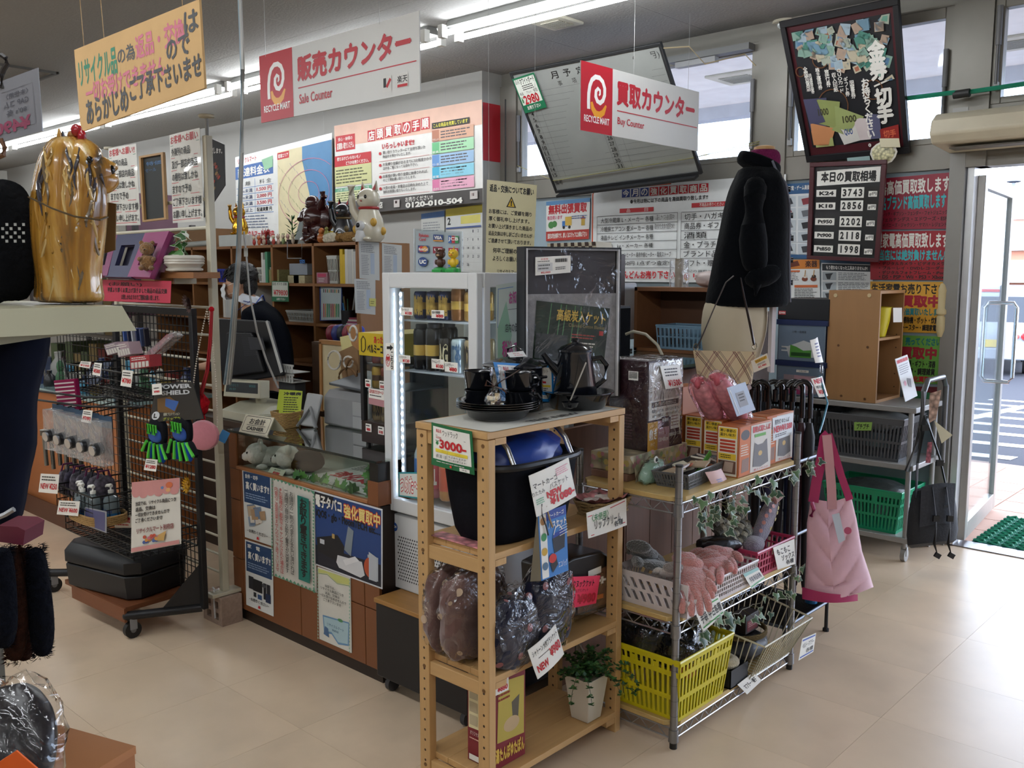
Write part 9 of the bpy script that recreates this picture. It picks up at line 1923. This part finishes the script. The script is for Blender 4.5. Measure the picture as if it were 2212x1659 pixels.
for gx,gy,s_ in((342,932,-1),(395,928,1)):
 b=B();c0=P(gx,gy,Y=yg+.012);b.blob(c0,(.062,.018,.055),m('#15161c',.8),p=2.8,amp=.04);b.obj('glove_palm',GL,sub=1)
 b=B();b.blob(c0+V((0,-.012,-.012)),(.05,.012,.028),bu,p=2.6,amp=.04);b.obj('glove_back',GL,sub=1)
 for k in range(4):b=B();q=c0+V((-.03+.02*k,-.027,.012));b.tube([q+V((-.004,0,-.02)),q+V((-.004,0,.016)),q+V((.006,0,.018)),q+V((.008,0,-.02+.01*(k%2)))],.0035,ng,6);b.obj('neon_bar',GL)
 for k in range(5):
  b=B();a_=(k-2)*.30+s_*.12;d=V((sin(a_)*.085,0,-cos(a_)*.085*(.85 if k in(0,4)else 1)));q=c0+V(((k-2)*.026,-.006,-.035));b.tube([q,q+d*.5,q+d],[.015,.0145,.010],m(['#14151a','#1c4a9a'][k%2],.8),10);f_=b.obj('glove_finger',GL,sub=1)
  b=B();b.tube([q+d*.1+V((0,-.013,0)),q+d*.9+V((0,-.012,0))],.0065,ng,6);b.obj('finger_bar',f_)
sheet('price_tag','small white price tag above the glove pack','price tag',YQ([(328,830),(348,828),(350,852),(329,854)],1.58),WHT,[('G',.2,.3,.8,.5,1,INK),('T',.2,.6,.8,.8,'¥980',RED,.04)],th=.001)
t=T('pink_purse','round pink felt purse on a long pearl chain hanging from the cream pole','purse');c=P(463,937,Y=1.98);c.y=1.93
Rv=R_;b=B();n=26
b.ring([[c+Rv*(r_*cos(2*pi*k/n))+V((0,0,r_*.96*sin(2*pi*k/n)))+A_*d for k in range(n)]for r_,d in((.050,-.022),(.062,-.016),(.068,0),(.062,.016),(.05,.022))],m('#c9818c',.9,sc=60,amt=.04,bump=.2,sheen=.4));b.obj('purse_body',t)
ch=[];top=P(452,668,Y=1.98);top.y=1.97
for s_,e in((-1,c+Rv*-.055+V((0,0,.045))),(1,c+Rv*.06+V((0,0,.035)))):
 for k in range(50):f_=k/49;ch.append(top.lerp(e,f_)+Rv*(s_*.012*sin(pi*f_)))
b=B()
for q in ch:b.ell(q,.0038,m('#c9c0b0',.25),6)
b.obj('pearl_chain',t,kind='stuff')
b=B();q=c+Rv*.085+V((0,0,-.005));b.cbox(q,(.035,.003,.05),m('#2c6a9a',.4),YAW,0,.5);b.obj('blue_tag',t)
t=T('red_pompom','red fluffy pompom charm with a white ball hanging on red cord','charm');c=P(432,873,Y=1.96)
b=B();rf=m('#a81420',.9,sc=60,amt=.3,bump=.6);b.ell(c,(.042,.035,.045),rf,20,amp=.3,fr=9);b.ell(c+V((0,0,-.055)),(.026,.02,.02),rf,12,amp=.3,fr=9);b.obj('pompom',t)
b=B();b.ell(c+V((-.022,-.03,.05)),(.018,.016,.022),m('#c9c6c0',.8),12);b.obj('white_ball',t)
b=B();b.tube([P(456,672,Y=1.97),P(452,740,Y=1.97),P(446,800,Y=1.97),c+V((0,0,.04))],.0045,m('#9a1420',.6),6);b.tube([P(459,672,Y=1.97),P(456,740,Y=1.97),P(450,800,Y=1.97),c+V((.02,0,.04))],.0045,m('#9a1420',.6),6);b.ell(P(457,668,Y=1.97),(.016,.01,.012),rf,8);b.obj('red_cord',t)
def flower(c,r,col,lab,cen):
 t=T('artificial_flower',lab,'artificial flower');cm_=m(col,.7);rr=random.Random(int(r*1000))
 for k in range(4):
  cc=V(c)+V((rr.uniform(-.5,.5)*r,rr.uniform(-.3,.1)*r,rr.uniform(-.4,.4)*r));b=B()
  for j in range(11):a=j*2*pi/11;leaf(b,cc,V((cos(a),-.5,sin(a))),(0,-1,0),r*.75,r*.35,cm_)
  b.ell(cc+V((0,-r*.25,0)),(r*.16,r*.1,r*.16),cen,8);b.obj('bloom',t)
flower(P(414,1042,Y=1.88),.045,'#c8960c','yellow artificial flowers on the lower right of the mesh stand','#a8780c')
flower(P(412,656,Y=1.88),.04,'#3a1c12','dark brown artificial flower at the top right corner of the mesh stand','#2a120a')
t=T('wicker_tray','wicker tray under the lotion bottles on the mesh stand','tray');c=V((-4.02,1.67,.475))
b=B()
for k in range(5):b.tube([c+V((.16*math.copysign(abs(cos(a))**.6,cos(a)),.085*math.copysign(abs(sin(a))**.6,sin(a)),.004+.008*k))for a in[2*pi*i/30 for i in range(30)]],.005,wk,5,closed=True)
b.box(c.x-.14,c.y-.07,c.z,c.x+.14,c.y+.07,c.z+.004,wk);b.obj('woven_wall',t)
def lotion(c,lab):
 t=T('lotion_bottle',lab,'bottle','clear pump lotion bottles',loc=c);b=B();cl=m('#9aa8ac',.12,tr=.5,coat=.5)
 b.lathe((0,0,0),[(.030,0),(.034,.006),(.034,.085),(.028,.10),(.012,.108),(.012,.118)],cl,20);bo=b.obj('bottle_body',t)
 b=B();b.lathe((0,0,.015),[(.0344,0),(.0346,.001),(.0346,.016),(.0344,.017)],m('#1c5a8a',.3),20);b.lathe((0,0,.001),[(.033,0),(.0346,.006),(.0346,.013),(.0344,.014)],m('#3a8a7c',.3),20);b.obj('label_band',bo)
 b=B();b.text('elefeel',lambda u,v,h=0:V((.0352*cos(-pi/2+.3+(u-.5)*1.7),.0352*sin(-pi/2+.3+(u-.5)*1.7),.052-.018*v)),0,0,1,1,'#2a3f7a',.02);b.obj('label_name',bo)
 b=B();b.cyl((0,0,.118),(0,0,.13),.012,WHT,n=12);b.cyl((0,0,.13),(0,0,.145),.004,WHT,n=8);b.tube([(.008,0,.148),(0,0,.15),(-.02,-.008,.148),(-.026,-.01,.142)],[.008,.009,.006,.004],WHT,8);b.obj('pump',bo)
for k,(dx,dy)in enumerate(((-.085,-.03),(-.035,-.045),(.035,-.03),(-.005,.035),(.075,.03))):lotion(c+V((dx,dy,.006)),'clear pump lotion bottle in the wicker tray, %s of five'%['far left','front left','front right','back middle','back right'][k])
for k in range(6):
 t=T('metal_torch','slim chrome flashlight hanging in the cluster on the left mesh, %s'%['first','second','third','fourth','fifth','sixth'][k],'flashlight','chrome flashlights on the left mesh');q=P(95+15*k,940+(k%2)*8,Y=1.72+.03*(k%3))
 b=B();b.cyl(q,q+V((.012,0,-.15)),.010,m('#8f8d86',.2,.9),n=12);b.cyl(q+V((0,0,.025)),q,.017,m('#6f6d68',.25,.8),n=14);b.cyl(q+V((0,0,.025)),q+V((0,0,.028)),.0175,'#b0aea6',n=14);b.obj('barrel',t)
t=T('lunch_bags','row of dark floral lunch bags with purple handles in the lower wire tray','bags')
for k in range(7):
 b=B();q=P(148+13*k,1040+3*k,Y=1.70);b.blob(q,(.022,.05,.06),m(['#4a4450','#2a2438','#5a5460'][k%3],.7,kind='cell',sc=60,amt=.6),p=3,amp=.06,rz=.2);bg_=b.obj('lunch_bag',t)
 b=B();b.tube([q+V((0,-.03,.05)),q+V((0,-.02,.085)),q+V((0,.02,.085)),q+V((0,.03,.05))],.005,m(['#5a1c4a','#1a1a24'][k%2],.7),5);b.obj('handle',bg_)
t=T('striped_pouch','crimson and white striped towel pouch hanging by a hook on the mesh','pouch');fm=frame(YQ([(115,822),(160,818),(170,895),(128,898)],1.62));b=B();b.prism([fm(0,1),fm(1,1),fm(1,0),fm(0,0)],(0,.02,0),m('#7a1440',.8));o=b.obj('pouch_body',t,bev=.004)
prints(fm,[('R',.03,.08+.11*k,.97,.12+.11*k,'#c0b4b4')for k in range(8)],o);b=B();b.tube([P(133,760,Y=1.62),P(140,757,Y=1.62),P(138,775,Y=1.62),P(146,815,Y=1.62)],.004,'#141416',6);b.obj('hook',t)
for k,(px,c_,n_)in enumerate(((([(224,745),(252,738),(262,760),(232,768)]),'#8a7a84','left'),(([(248,742),(276,738),(284,765),(256,772)]),'#a08a92','middle'),(([(280,770),(322,766),(324,792),(282,798)]),'#a02c34','right'))):
 q=YQ(px,1.70);t=T('small_carton','small cosmetic carton in the upper wire tray, %s one'%n_,'box','small cartons in the upper wire tray');b=B();b.prism([q[3],q[2],q[1],q[0]],(0,.05,0),m(c_,.4));bo=b.obj('carton',t)
 prints(frame(q),[('R',.05+.19*i,.5,.2+.19*i,.95,'#c4c0b8')for i in range(5)]+[('G',.1,.1,.9,.4,2,'#ded8d0')],bo)
b=B();q=[P(225,700,Y=1.72),P(318,738,Y=1.72)]
b.prism([P(310,765,Y=1.72),P(368,718,Y=1.72),P(376,726,Y=1.72),P(322,775,Y=1.72)],(0,.04,0),film2);b.prism([P(318,762,Y=1.73),P(360,722,Y=1.73),P(366,728,Y=1.73),P(326,768,Y=1.73)],(0,.02,0),m('#8a3a4a',.4));one(b,'clear_long_case','long clear case of red and white items slanting in the upper wire tray','case')
for k in range(6):b=B();q=P(272+9*k,728,Y=1.80);b.cbox(q,(.012,.02,.08),['#3a5aa0','#1c2444','#b0b4c0','#22305a','#3a4a70','#15182a'][k],0,.2,.3);one(b,'blue_pen_pack','blue slim pack standing in the upper wire tray, %s from the left'%(on_+['sixth'])[k],'pack','blue slim packs')
for k,(px,py,w,h,tx,nm)in enumerate(((276,818,22,38,'¥780','middle of the stand under the upper tray'),(212,798,16,30,'¥580','left of the upper tray edge'),(186,788,22,16,'¥100','far left of the upper tray edge'),(108,1045,40,44,'NEW ¥250','under the chrome flashlights'),(150,1098,45,34,'NEW ¥600','below the lunch bags'),(328,1005,25,28,'¥1280','under the glove pack'),(190,900,20,30,'¥380','beside the headlamp packs'))):
 q=YQ([(px-w/2,py-h/2),(px+w/2,py-h/2+2),(px+w/2-4,py+h/2),(px-w/2-5,py+h/2-4)],1.575);sheet('price_tag','white price tag reading %s yen, %s'%(tx.replace('¥',''),nm),'price tag',q,WHT,[('G',.1,.1,.9,.4,2,INK),('T',.08,.48,.95,.8,tx,RED,.03)],th=.001)
sheet('flower_notice','white notice with pink scalloped top and a flower bunch, wired to the mesh stand','notice',YQ([(285,1042),(388,1032),(391,1175),(283,1195)],1.60),'#d2cfc6',[('R',0,0,1,.16,'#c98a88')]+[('O',.1+.16*k,.16+.02*(k%2),.09,.06,'#c98a88')for k in range(6)]+[('O',.66,.12,.03,.022,'#5a7ab0'),('O',.80,.09,.07,.045,'#c8643a'),('O',.78,.16,.05,.03,'#d8a06a'),('T',.1,.28,.93,.34,'当店では、リサイクル商品につき',INK,.03),('T',.1,.36,.52,.42,'返品、交換は',INK,.03),('T',.1,.44,.80,.50,'一切お受けできませんので',INK,.03),('T',.1,.52,.66,.58,'ご了承くださいませ',INK,.03),('T',.13,.66,.88,.74,'リサイクルマート別府店','#8a4a4a',.03),('R',.02,.93,.98,.99,'#c98a88')]+[('O',.3+.05*(k%9),.8+.05*((k*3)%4)/2,.035,.025,['#c8503a','#3a5aa0','#d8923a','#c86a7a'][k%4])for k in range(16)]+[('P',[(.6,.8),(.75,.76),(.7,.9),(.55,.88)],'#c9a05a')],th=.0015)
sheet('blue_card','blue grey laminated card hanging left of the flower notice','card',YQ([(183,1095),(230,1105),(230,1152),(180,1133)],1.60),'#8f9298',[('R',.06,.06,.94,.94,'#4a4c78')],th=.0015)
sheet('open_hours_card','white card with red figures reading 24 hours behind the wire tray','card',YQ([(245,1108),(285,1115),(285,1140),(248,1140)],1.75),WHT,[('T',.1,.15,.9,.6,'24時間',RED,.03),('G',.1,.68,.9,.9,1,RED)],th=.0015)
t=T('black_hard_case','black moulded hard case with rounded lid lying on the base of the mesh stand','case')
c=V((-4.05,1.80,.145));blkp=m('#141518',.45,sc=60,amt=.08)
T_=Matrix.Translation(c)@Matrix.Rotation(.22,4,'Z')
def rb2(z0,z1,sx,sy,cc=.05,ins=0.):
 out=[]
 for z,k in((z0,ins),(z1,0)):out.append([T_@V((x,y,z))for x,y in[(-sx+cc,-sy+k),(sx-cc,-sy+k),(sx-k,-sy+cc),(sx-k,sy-cc),(sx-cc,sy-k),(-sx+cc,sy-k),(-sx+k,sy-cc),(-sx+k,-sy+cc)]])
 return out
b=B();b.ring(rb2(0,.105,.25,.165,.05,.01),blkp);b.obj('lower_shell',t,bev=.006)
r2_=rb2(.111,.165,.252,.167)+[[T_@V((x,y,.20))for x,y in[(-.18,-.14),(.18,-.14),(.225,-.10),(.225,.10),(.18,.14),(-.18,.14),(-.225,.10),(-.225,-.10)]]]
b=B();b.ring(r2_,blkp);b.obj('lid_shell',t,bev=.006)
b=B();b.ring([[T_@V((-.253+.0*k,y,z))for y,z in((-.09,.02),(.09,.02),(.09,.15),(-.09,.15))],[T_@V((-.27,y,z))for y,z in((-.07,.03),(.07,.03),(.07,.13),(-.07,.13))]],blkp);b.obj('carry_handle',t)
t=T('wooden_board','brown wooden board under the black hard case on the mesh stand base','board');T_=Matrix.Translation(V((-4.02,1.79,.125)))@Matrix.Rotation(.05,4,'Z');b=B();b.box(-.30,-.15,-.004,.26,.16,.016,m('#6f3f22',.5,kind='woodx'),T_);b.obj('board',t);b=B();b.box(-.22,-.157,-.05,.26,-.145,.012,m('#7a4626',.5,kind='woodx'),T_);b.obj('edge_board',t)
sheet('price_card','green edged price card reading 2800 yen hanging on the end of the black hard case','price card',[P(161,1222,X=-4.30),P(190,1240,X=-4.26),P(192,1296,X=-4.26),P(163,1278,X=-4.30)],'#1c5a38',[('R',.08,.06,.92,.8,'#c4c8b0'),('T',.15,.3,.9,.5,'2800-',RED,.04),('R',.2,.55,.85,.65,'#c8b03a'),('G',.15,.1,.85,.25,2,INK)],th=.001)
b=B();b.box(-6.5,2.2,0,-4.95,2.75,.82,m('#a8683c',.45,kind='woodx',sc=1.5));b.box(-6.52,2.17,0,-4.93,2.18,.12,'#5a3420');t=T('display_counter','brown display counter with a pale glass top behind the mesh stand','counter');b.obj('body',t)
b=B();b.box(-6.52,2.18,.82,-4.93,2.77,.84,m('#8fa8a8',.1,coat=.5));b.obj('glass_top',t)
GD='small goods on the rear display counter';rr=random.Random(31)
words=['front row','second row','third row','rear row'];cn={'#7a2c24':'dark red','#2f5a3a':'green','#8a7434':'mustard','#23305a':'navy','#8c8c88':'grey','#b8b4a8':'cream','#1c1c20':'black','#4a86a0':'blue'}
kinds=list(cn)
for k in range(32):
 x=-5.02-.17*(k%8)-.02*rr.random();y=2.26+.13*(k//8);c_=kinds[(k*5+k//8)%8];h=rr.uniform(.05,.2);w=rr.uniform(.035,.07);b=B();z=.8405
 if k%3==0:b.lathe((x,y,z),[(w*.7,0),(w*.8,.01),(w*.7,h*.6),(w*.3,h*.8),(w*.35,h)],m(c_,.35),14);nm='jar'
 elif k%3==1:b.cbox((x,y,z+h/2),(w*1.4,w,h),m(c_,.5),rr.uniform(-.4,.4));nm='small_box'
 else:b.ell((x,y,z+h*.3),(w*.7,w*.6,h*.3),m(c_,.6),12,amp=.1);b.ell((x,y,z+h*.7),(w*.45,w*.45,h*.22),m(c_,.6),10);nm='figurine'
 one(b,nm,'%s %s on the rear display counter, %s, place %s from the right'%(cn[c_],nm.replace('_',' '),words[k//8],(['one','two','three','four','five','six','seven','eight'])[k%8]),nm.replace('_',' '),GD)
sheet('blue_book','navy picture book with a white title leaning on the rear display counter','book',[V((P(183,685,Y=2.3).x,2.36,1.03)),V((P(215,686,Y=2.3).x,2.36,1.03)),V((P(200,728,Y=2.3).x,2.26,.842)),V((P(160,728,Y=2.3).x,2.26,.842))],'#23304a',[('T',.3,.35,.75,.55,'世界のコイン',WHT,.03),('R',.35,.7,.6,.78,RED)],th=.01)
for k,(x0,x1,y0)in enumerate(((-9.6,-7.4,3.5),(-8.8,-6.6,1.9),(-12.5,-10.2,3.3))):
 t=T('shop_shelving','dark framed shop shelving unit in the far left aisle, %s'%['beside the bookcase','behind the rear display counter','farthest away'][k],'shelving');fm_=m('#4a4648',.5)
 for x in(x0,x1):
  for y in(y0,y0+.5):b=B();b.box(x-.02,y-.02,0,x+.02,y+.02,1.95,fm_);b.obj('post',t)
 for j in range(5):b=B();b.box(x0,y0-.02,.1+.44*j,x1,y0+.52,.125+.44*j,m('#8a8580',.5));b.obj('shelf',t)
 for j in range(5):
  for i in range(12):
   w=(x1-x0-.1)/12;h=rr.uniform(.15,.36);c_=rr.choice(['#8a3a34','#3a4a6a','#9a9890','#5a6a4a','#a08a5a','#2a2a30','#7a5a6a','#b8b4ac']);b=B();b.box(x0+.05+w*i+.01,y0+.03,.1255+.44*j,x0+.05+w*(i+1)-.01,y0+.4,.1255+.44*j+h,m(c_,.6))
   one(b,'stacked_goods','%s box, %s of the %s far shelving, place %s from left'%({'#8a3a34':'red','#3a4a6a':'navy','#9a9890':'grey','#5a6a4a':'green','#a08a5a':'tan','#2a2a30':'black','#7a5a6a':'mauve','#b8b4ac':'cream'}[c_],['lowest level','level two','level three','level four','top level'][j],['first','second','third'][k],['one','two','three','four','five','six','seven','eight','nine','ten','eleven','twelve'][i]),'goods','boxed goods on the far aisle shelving')
   # foreground left
t=T('gondola_shelf','cream metal shop shelf end close to the camera at the left edge','shelf');SXE=-1.66;SZ=1.49
y1_=P(262,640,X=SXE).y
b=B();b.box(SXE-.45,-.4,SZ-.03,SXE,y1_,SZ,m('#a8a48c',.35,amt=.02));b.obj('shelf_plate',t,bev=.003)
b=B();b.prism([(SXE+.001,-.4,SZ),(SXE+.001,y1_,SZ),(SXE+.022,y1_+.015,SZ-.045),(SXE+.022,-.4,SZ-.045)],(-.003,0,-.0),m('#a8a48c',.35,amt=.02));b.obj('front_lip',t)
b=B();b.prism([(SXE+.004,-.2,SZ-.045),(SXE+.004,y1_-.08,SZ-.045),(SXE+.004,-.2,SZ-.14)],(-.004,0,0),m('#96927c',.4));b.obj('bracket',t)
b=B();b.box(SXE-.45,-.4,0,SXE-.43,y1_-.1,2.3,m('#6a6860',.6));b.obj('back_upright',t)
DF=1.76
dg_=T('ceramic_terrier','glossy golden ceramic terrier dog ornament with a red bow, standing on the cream shelf','ornament')
gold_=bpy.data.materials.new('terrier_glaze');gold_.use_nodes=True;nt_=gold_.node_tree;bs2=nt_.nodes['Principled BSDF'];bs2.inputs['Roughness'].default_value=.22;bs2.inputs['Coat Weight'].default_value=.6
tc_=nt_.nodes.new('ShaderNodeTexCoord');mp_=nt_.nodes.new('ShaderNodeMapping');mp_.inputs['Scale'].default_value=(26,26,4.);nz_=nt_.nodes.new('ShaderNodeTexNoise');nz_.inputs['Scale'].default_value=1.;nz_.inputs['Detail'].default_value=5;nz_.inputs['Distortion'].default_value=.8
cr_=nt_.nodes.new('ShaderNodeValToRGB');els=cr_.color_ramp.elements;els[0].position=.30;els[0].color=rgb('#4a3c28');els[1].position=.72;els[1].color=rgb('#d8c690');e_=els.new(.45);e_.color=rgb('#9a6a24');e_=els.new(.58);e_.color=rgb('#b88a3c')
nt_.links.new(tc_.outputs['Object'],mp_.inputs[0]);nt_.links.new(mp_.outputs[0],nz_.inputs[0]);nt_.links.new(nz_.outputs[0],cr_.inputs[0]);nt_.links.new(cr_.outputs[0],bs2.inputs['Base Color'])
bp_=nt_.nodes.new('ShaderNodeBump');bp_.inputs['Strength'].default_value=.5;bp_.inputs['Distance'].default_value=.01;nt_.links.new(nz_.outputs[0],bp_.inputs['Height']);nt_.links.new(bp_.outputs[0],bs2.inputs['Normal'])
rows=[(640,72,226,.05),(625,70,226,.055),(600,76,220,.055),(570,72,218,.056),(530,64,222,.06),(480,60,228,.063),(430,62,232,.062),(390,68,232,.058),(355,76,226,.055),(325,84,205,.052),(300,95,192,.046),(285,106,176,.036),(276,118,160,.02)]
R3=[]
for i,(y,a,c,ry)in enumerate(rows):
 q=[]
 for k in range(72):
  th=2*pi*k/72;f=1+.06*noise.noise(V((cos(th)*4.5,sin(th)*4.5,i*.22)))+.045*abs(noise.noise(V((cos(th)*9,sin(th)*9,i*.16))))+.015*abs(sin(th*13+i*.3));q.append(PF((a+c)/2+(c-a)/2*cos(th)*f,y,DF+ry*sin(th)*f))
 R3.append(q)
zoff=SZ+.0008-PF(150,640,DF).z
R3=[[v+V((0,0,zoff))for v in r_]for r_ in R3]
b=B();b.ring(R3,gold_);b.obj('body_and_coat',dg_,sub=1,smooth=3)
pf=lambda x,y,d=0.:PF(x,y,DF+d)+V((0,0,zoff))
b=B();
for k,(px,py,rx,rz_)in enumerate(((205,352,.032,.030),(216,372,.022,.026),(178,330,.045,.040),(214,342,.020,.014))):b.ell(pf(px,py,-.012),(rx,.035,rz_),gold_,20,amp=.08,fr=6)
hd_=b.obj('muzzle',dg_,sub=1)
b=B();b.ring([[pf(122+6*cos(a)-3,300,-.02+.010*sin(a))for a in[k*pi/4 for k in range(8)]]if False else[pf(130+16*cos(a),302,-.0+.014*sin(a))for a in[k*pi/4 for k in range(8)]],[pf(128+8*cos(a),276,-.0+.006*sin(a))for a in[k*pi/4 for k in range(8)]],[pf(126+1*cos(a),258,.001*sin(a))for a in[k*pi/4 for k in range(8)]]],gold_);b.obj('ear',dg_,sub=1)
b=B();b.ring([[pf(142+9*cos(a),300,-.018+.004*sin(a))for a in[k*pi/4 for k in range(8)]],[pf(134+2*cos(a),266,-.006+.002*sin(a))for a in[k*pi/4 for k in range(8)]]],m('#2a2a34',.3));b.obj('inner_ear',dg_)
b=B();b.ell(pf(237,350,-.01),(.0085,.009,.0105),m('#0a0a0c',.08),12);b.obj('nose',dg_)
b=B();b.ell(pf(193,327,-.052),.006,m('#0c0a0a',.05),10);b.obj('eye',dg_)
b=B();b.ell(pf(165,265,-.005),(.013,.010,.012),m('#a01420',.25,coat=.5),12,amp=.2);b.ell(pf(176,278,-.01),(.009,.008,.013),m('#a01420',.25,coat=.5),12,amp=.2);b.ell(pf(155,276,.0),(.011,.009,.009),m('#8a5a20',.3),10);b.obj('bow',dg_)
b=B();b.tube([pf(60,408,-.06),pf(110,432,-.078),pf(160,450,-.08),pf(215,458,-.055),pf(232,452,-.02)],.0018,'#4a3a20',5);b.obj('string',dg_)
gz=[m('#6a5a44',.25,coat=.5),m('#a87c34',.22,coat=.5),m('#c4a468',.22,coat=.5),m('#3f3c44',.25,coat=.5)]
rr=random.Random(77)
for k in range(44):
 x0_=rr.uniform(78,222);y0_=rr.choice([300,340,380,420,470,520]);L_=rr.uniform(60,130);b=B();pts=[]
 for j in range(7):
  y=min(634,y0_+L_*j/6);i=next(i for i in range(len(rows)-1)if rows[i+1][0]<=y);a,c,ry=rows[i][1],rows[i][2],rows[i][3];x=min(c-4,max(a+4,x0_+6*sin(j*.8+k)+(150-x0_)*(-.06)*j/6));u=(x-(a+c)/2)/((c-a)/2);pts.append(pf(x,y,-ry*sqrt(max(.02,1-u*u))-.0005))
 b.tube(pts,[.0008,.0026,.0032,.0034,.003,.002,.0006],gz[3]if y0_<350 and k%3==0 else gz[1+k%2]if k%5 else gz[0],6);b.obj('fur_lock',dg_)
b=B();b.prism([PF(208,432,1.80),PF(250,440,1.80),PF(248,540,1.80),PF(222,548,1.80)],A_*.004,m('#6f5638',.8));one(b,'cardboard_flap','brown cardboard flap standing just behind the terrier ornament','cardboard')
t=T('knit_bundle','black knitted bundle with a white pattern at the left edge behind the terrier','knitwear');b=B();kc=PF(12,545,1.75);kc.z=SZ+.115;b.blob(kc,(.05,.06,.112),m('#0e0f12',.95,sc=80,bump=.6),p=2.5,amp=.12,ridge=.1);kb=b.obj('knit_body',t,sub=1)
b=B()
for j in range(5):
 for i in range(6):
  if(i+j)%2:q=PF(3+9*i,488+9*j,1.66);b.quad([q,q+R_*.005,q+R_*.005+V((0,0,.005)),q+V((0,0,.005))],'#a8a8a4')
b.obj('knit_pattern',kb,kind='stuff')
t=T('navy_garment','dark navy garment hanging below the cream shelf at the left edge','garment');gmn=m('#0b1020',.9,sc=20,amt=.15,bump=.25)
rows=[(672,-60,112),(740,-60,110),(790,-60,100),(840,-60,82),(900,-60,78),(960,-60,84),(1010,-60,66),(1080,-60,58),(1145,-60,44)]
b=B();b.ring([[PF((a+c)/2+(c-a)/2*cos(2*pi*k/40)*(1+.03*sin(7*2*pi*k/40)),y,1.62+.07*sin(2*pi*k/40))for k in range(40)]for y,a,c in rows],gmn);b.obj('garment_body',t,sub=1)
t=T('hanging_placard','grey translucent placard seen from behind with mirrored red price, top left','placard');fm=frame([PF(-10,180,1.5),PF(82,146,1.5),PF(92,283,1.5),PF(-10,310,1.5)]);b=B();b.prism([fm(0,1),fm(1,1),fm(1,0),fm(0,0)],A_*.002,m('#7f7f86',.3,coat=.4));pl=b.obj('placard_sheet',t)
prints(fm,[('L',[(.15,.2),(.85,.2),(.88,.85),(.15,.88)],.01,'#6a6a70'),('T',.75,.25,.25,.34,'〈未使用〉','#4f4f58',.01),('T',.75,.38,.2,.48,'GAP コム','#4f4f58',.01),('T',.7,.52,.25,.62,'80\'s 各','#4f4f58',.01),('T',.78,.68,-.0,.9,'¥490','#8f3f5a',.04)],pl)
b=B();b.tube([PF(2,118,1.5),PF(12,125,1.5),PF(16,138,1.5),PF(8,150,1.5),PF(4,160,1.5),PF(4,190,1.5)],.004,m('#2a2422',.4),6);b.tube([PF(2,300,1.5),PF(10,318,1.5),PF(8,335,1.5),PF(-4,340,1.5)],.004,m('#6a4a34',.4,.5),6);b.obj('hook',t)
t=T('leg_warmers','brown and navy fluffy leg warmers hanging from a clip, bottom left','leg warmers');bf=m('#2a150c',1.,sc=90,amt=.4,bump=1.);nf_=m('#080b14',1.,sc=90,amt=.4,bump=1.)
for k,(xs2,mt,d)in enumerate((((4,8,10,6),nf_,1.13),((24,28,34,30),bf,1.16),((44,48,54,50),bf,1.20),((76,82,90,92),nf_,1.17))):
 b=B();pts=[PF(xs2[0],1180,d),PF(xs2[1],1250,d),PF(xs2[2],1340,d),PF(xs2[3],1420+(10 if k in(1,2)else-20 if k==0 else 0),d)];r_=[.010,.014,.016,.012]
 b.tube([pts[0],pts[0].lerp(pts[1],.5),pts[1],pts[1].lerp(pts[2],.5),pts[2],pts[2].lerp(pts[3],.5),pts[3]],[.009,.0125,.0135,.0145,.015,.0145,.009],mt,18,flat=1.4);fz_=b.obj('fluffy_tube',t,sub=1)
 b=B();rr=random.Random(k)
 for j in range(1500):
  f_=rr.random()*2.98;i=int(f_);q=pts[i].lerp(pts[i+1],f_-i);a=rr.uniform(0,2*pi);d_=R_*cos(a)+A_*sin(a)*1.3;q=q+d_*.0085;b.add([q-V((0,0,.0006)),q+V((0,0,.0006)),q+d_*rr.uniform(.005,.0078)+V((0,0,rr.uniform(-.003,.002)))],[(0,1,2)],mt)
 b.obj('fur_tuft',fz_,kind='stuff')
b=B();b.prism([PF(-5,1136,1.15),PF(38,1138,1.15),PF(54,1146,1.15),PF(50,1178,1.15),PF(-5,1170,1.15)],A_*.05,m('#5a1028',.6));b.obj('red_band',t)
b=B();b.tube([PF(-5,1118,1.1),PF(10,1112,1.1),PF(30,1100,1.1)],.0035,m('#8a8a8c',.3,.9),6);b.obj('metal_peg',t)
t=T('bagged_shoe','dark shiny item in a clear plastic bag at the bottom left corner','bag');c=PF(30,1595,.95);b=B();b.blob(c,(.045,.03,.05),m('#15131a',.3,sc=20,bump=.5),p=2.2,amp=.1,rz=YAW,lean=(-.5,.2));b.obj('dark_item',t,sub=1)
b=B();b.blob(c,(.052,.037,.058),film,p=2.2,amp=.2,rz=YAW,lean=(-.5,.2));b.obj('plastic_bag',t)
b=B();b.prism([PF(-8,1650,.86),PF(35,1622,.86),PF(85,1665,.86),PF(60,1700,.86),PF(-8,1700,.86)],A_*.002,m('#d85a10',.5));one(b,'orange_card','bright orange card at the bottom left corner','card')
t=T('brown_carton','brown cardboard carton corner at the bottom edge, left','box');q0=P(290,1612,Z=.62);b=B();T_=Matrix.Translation(q0)@Matrix.Rotation(YAW-.42,4,'Z');b.box(-.35,-.6,-.25,0,0,-.016,m('#9a6238',.6),T_);b.obj('carton',t);b=B();b.box(-.352,-.6,-.016,.002,.002,0,m('#a56c40',.55),T_);b.obj('lid',t)
b=B();b.box(q0.x-.75,q0.y-.55,0,q0.x-.10,q0.y-.20,q0.z-.2505,m('#55483c',.6));one(b,'low_table','low brown stand under the brown carton at the bottom edge','table')
b=B();b.tube([P(245,1560,Y=.9)*0+V((q0.x-.3,q0.y-.4,q0.z+.0)),V((q0.x-.3,q0.y-.4,q0.z+.001))],.001,'#333333',3)
settle()
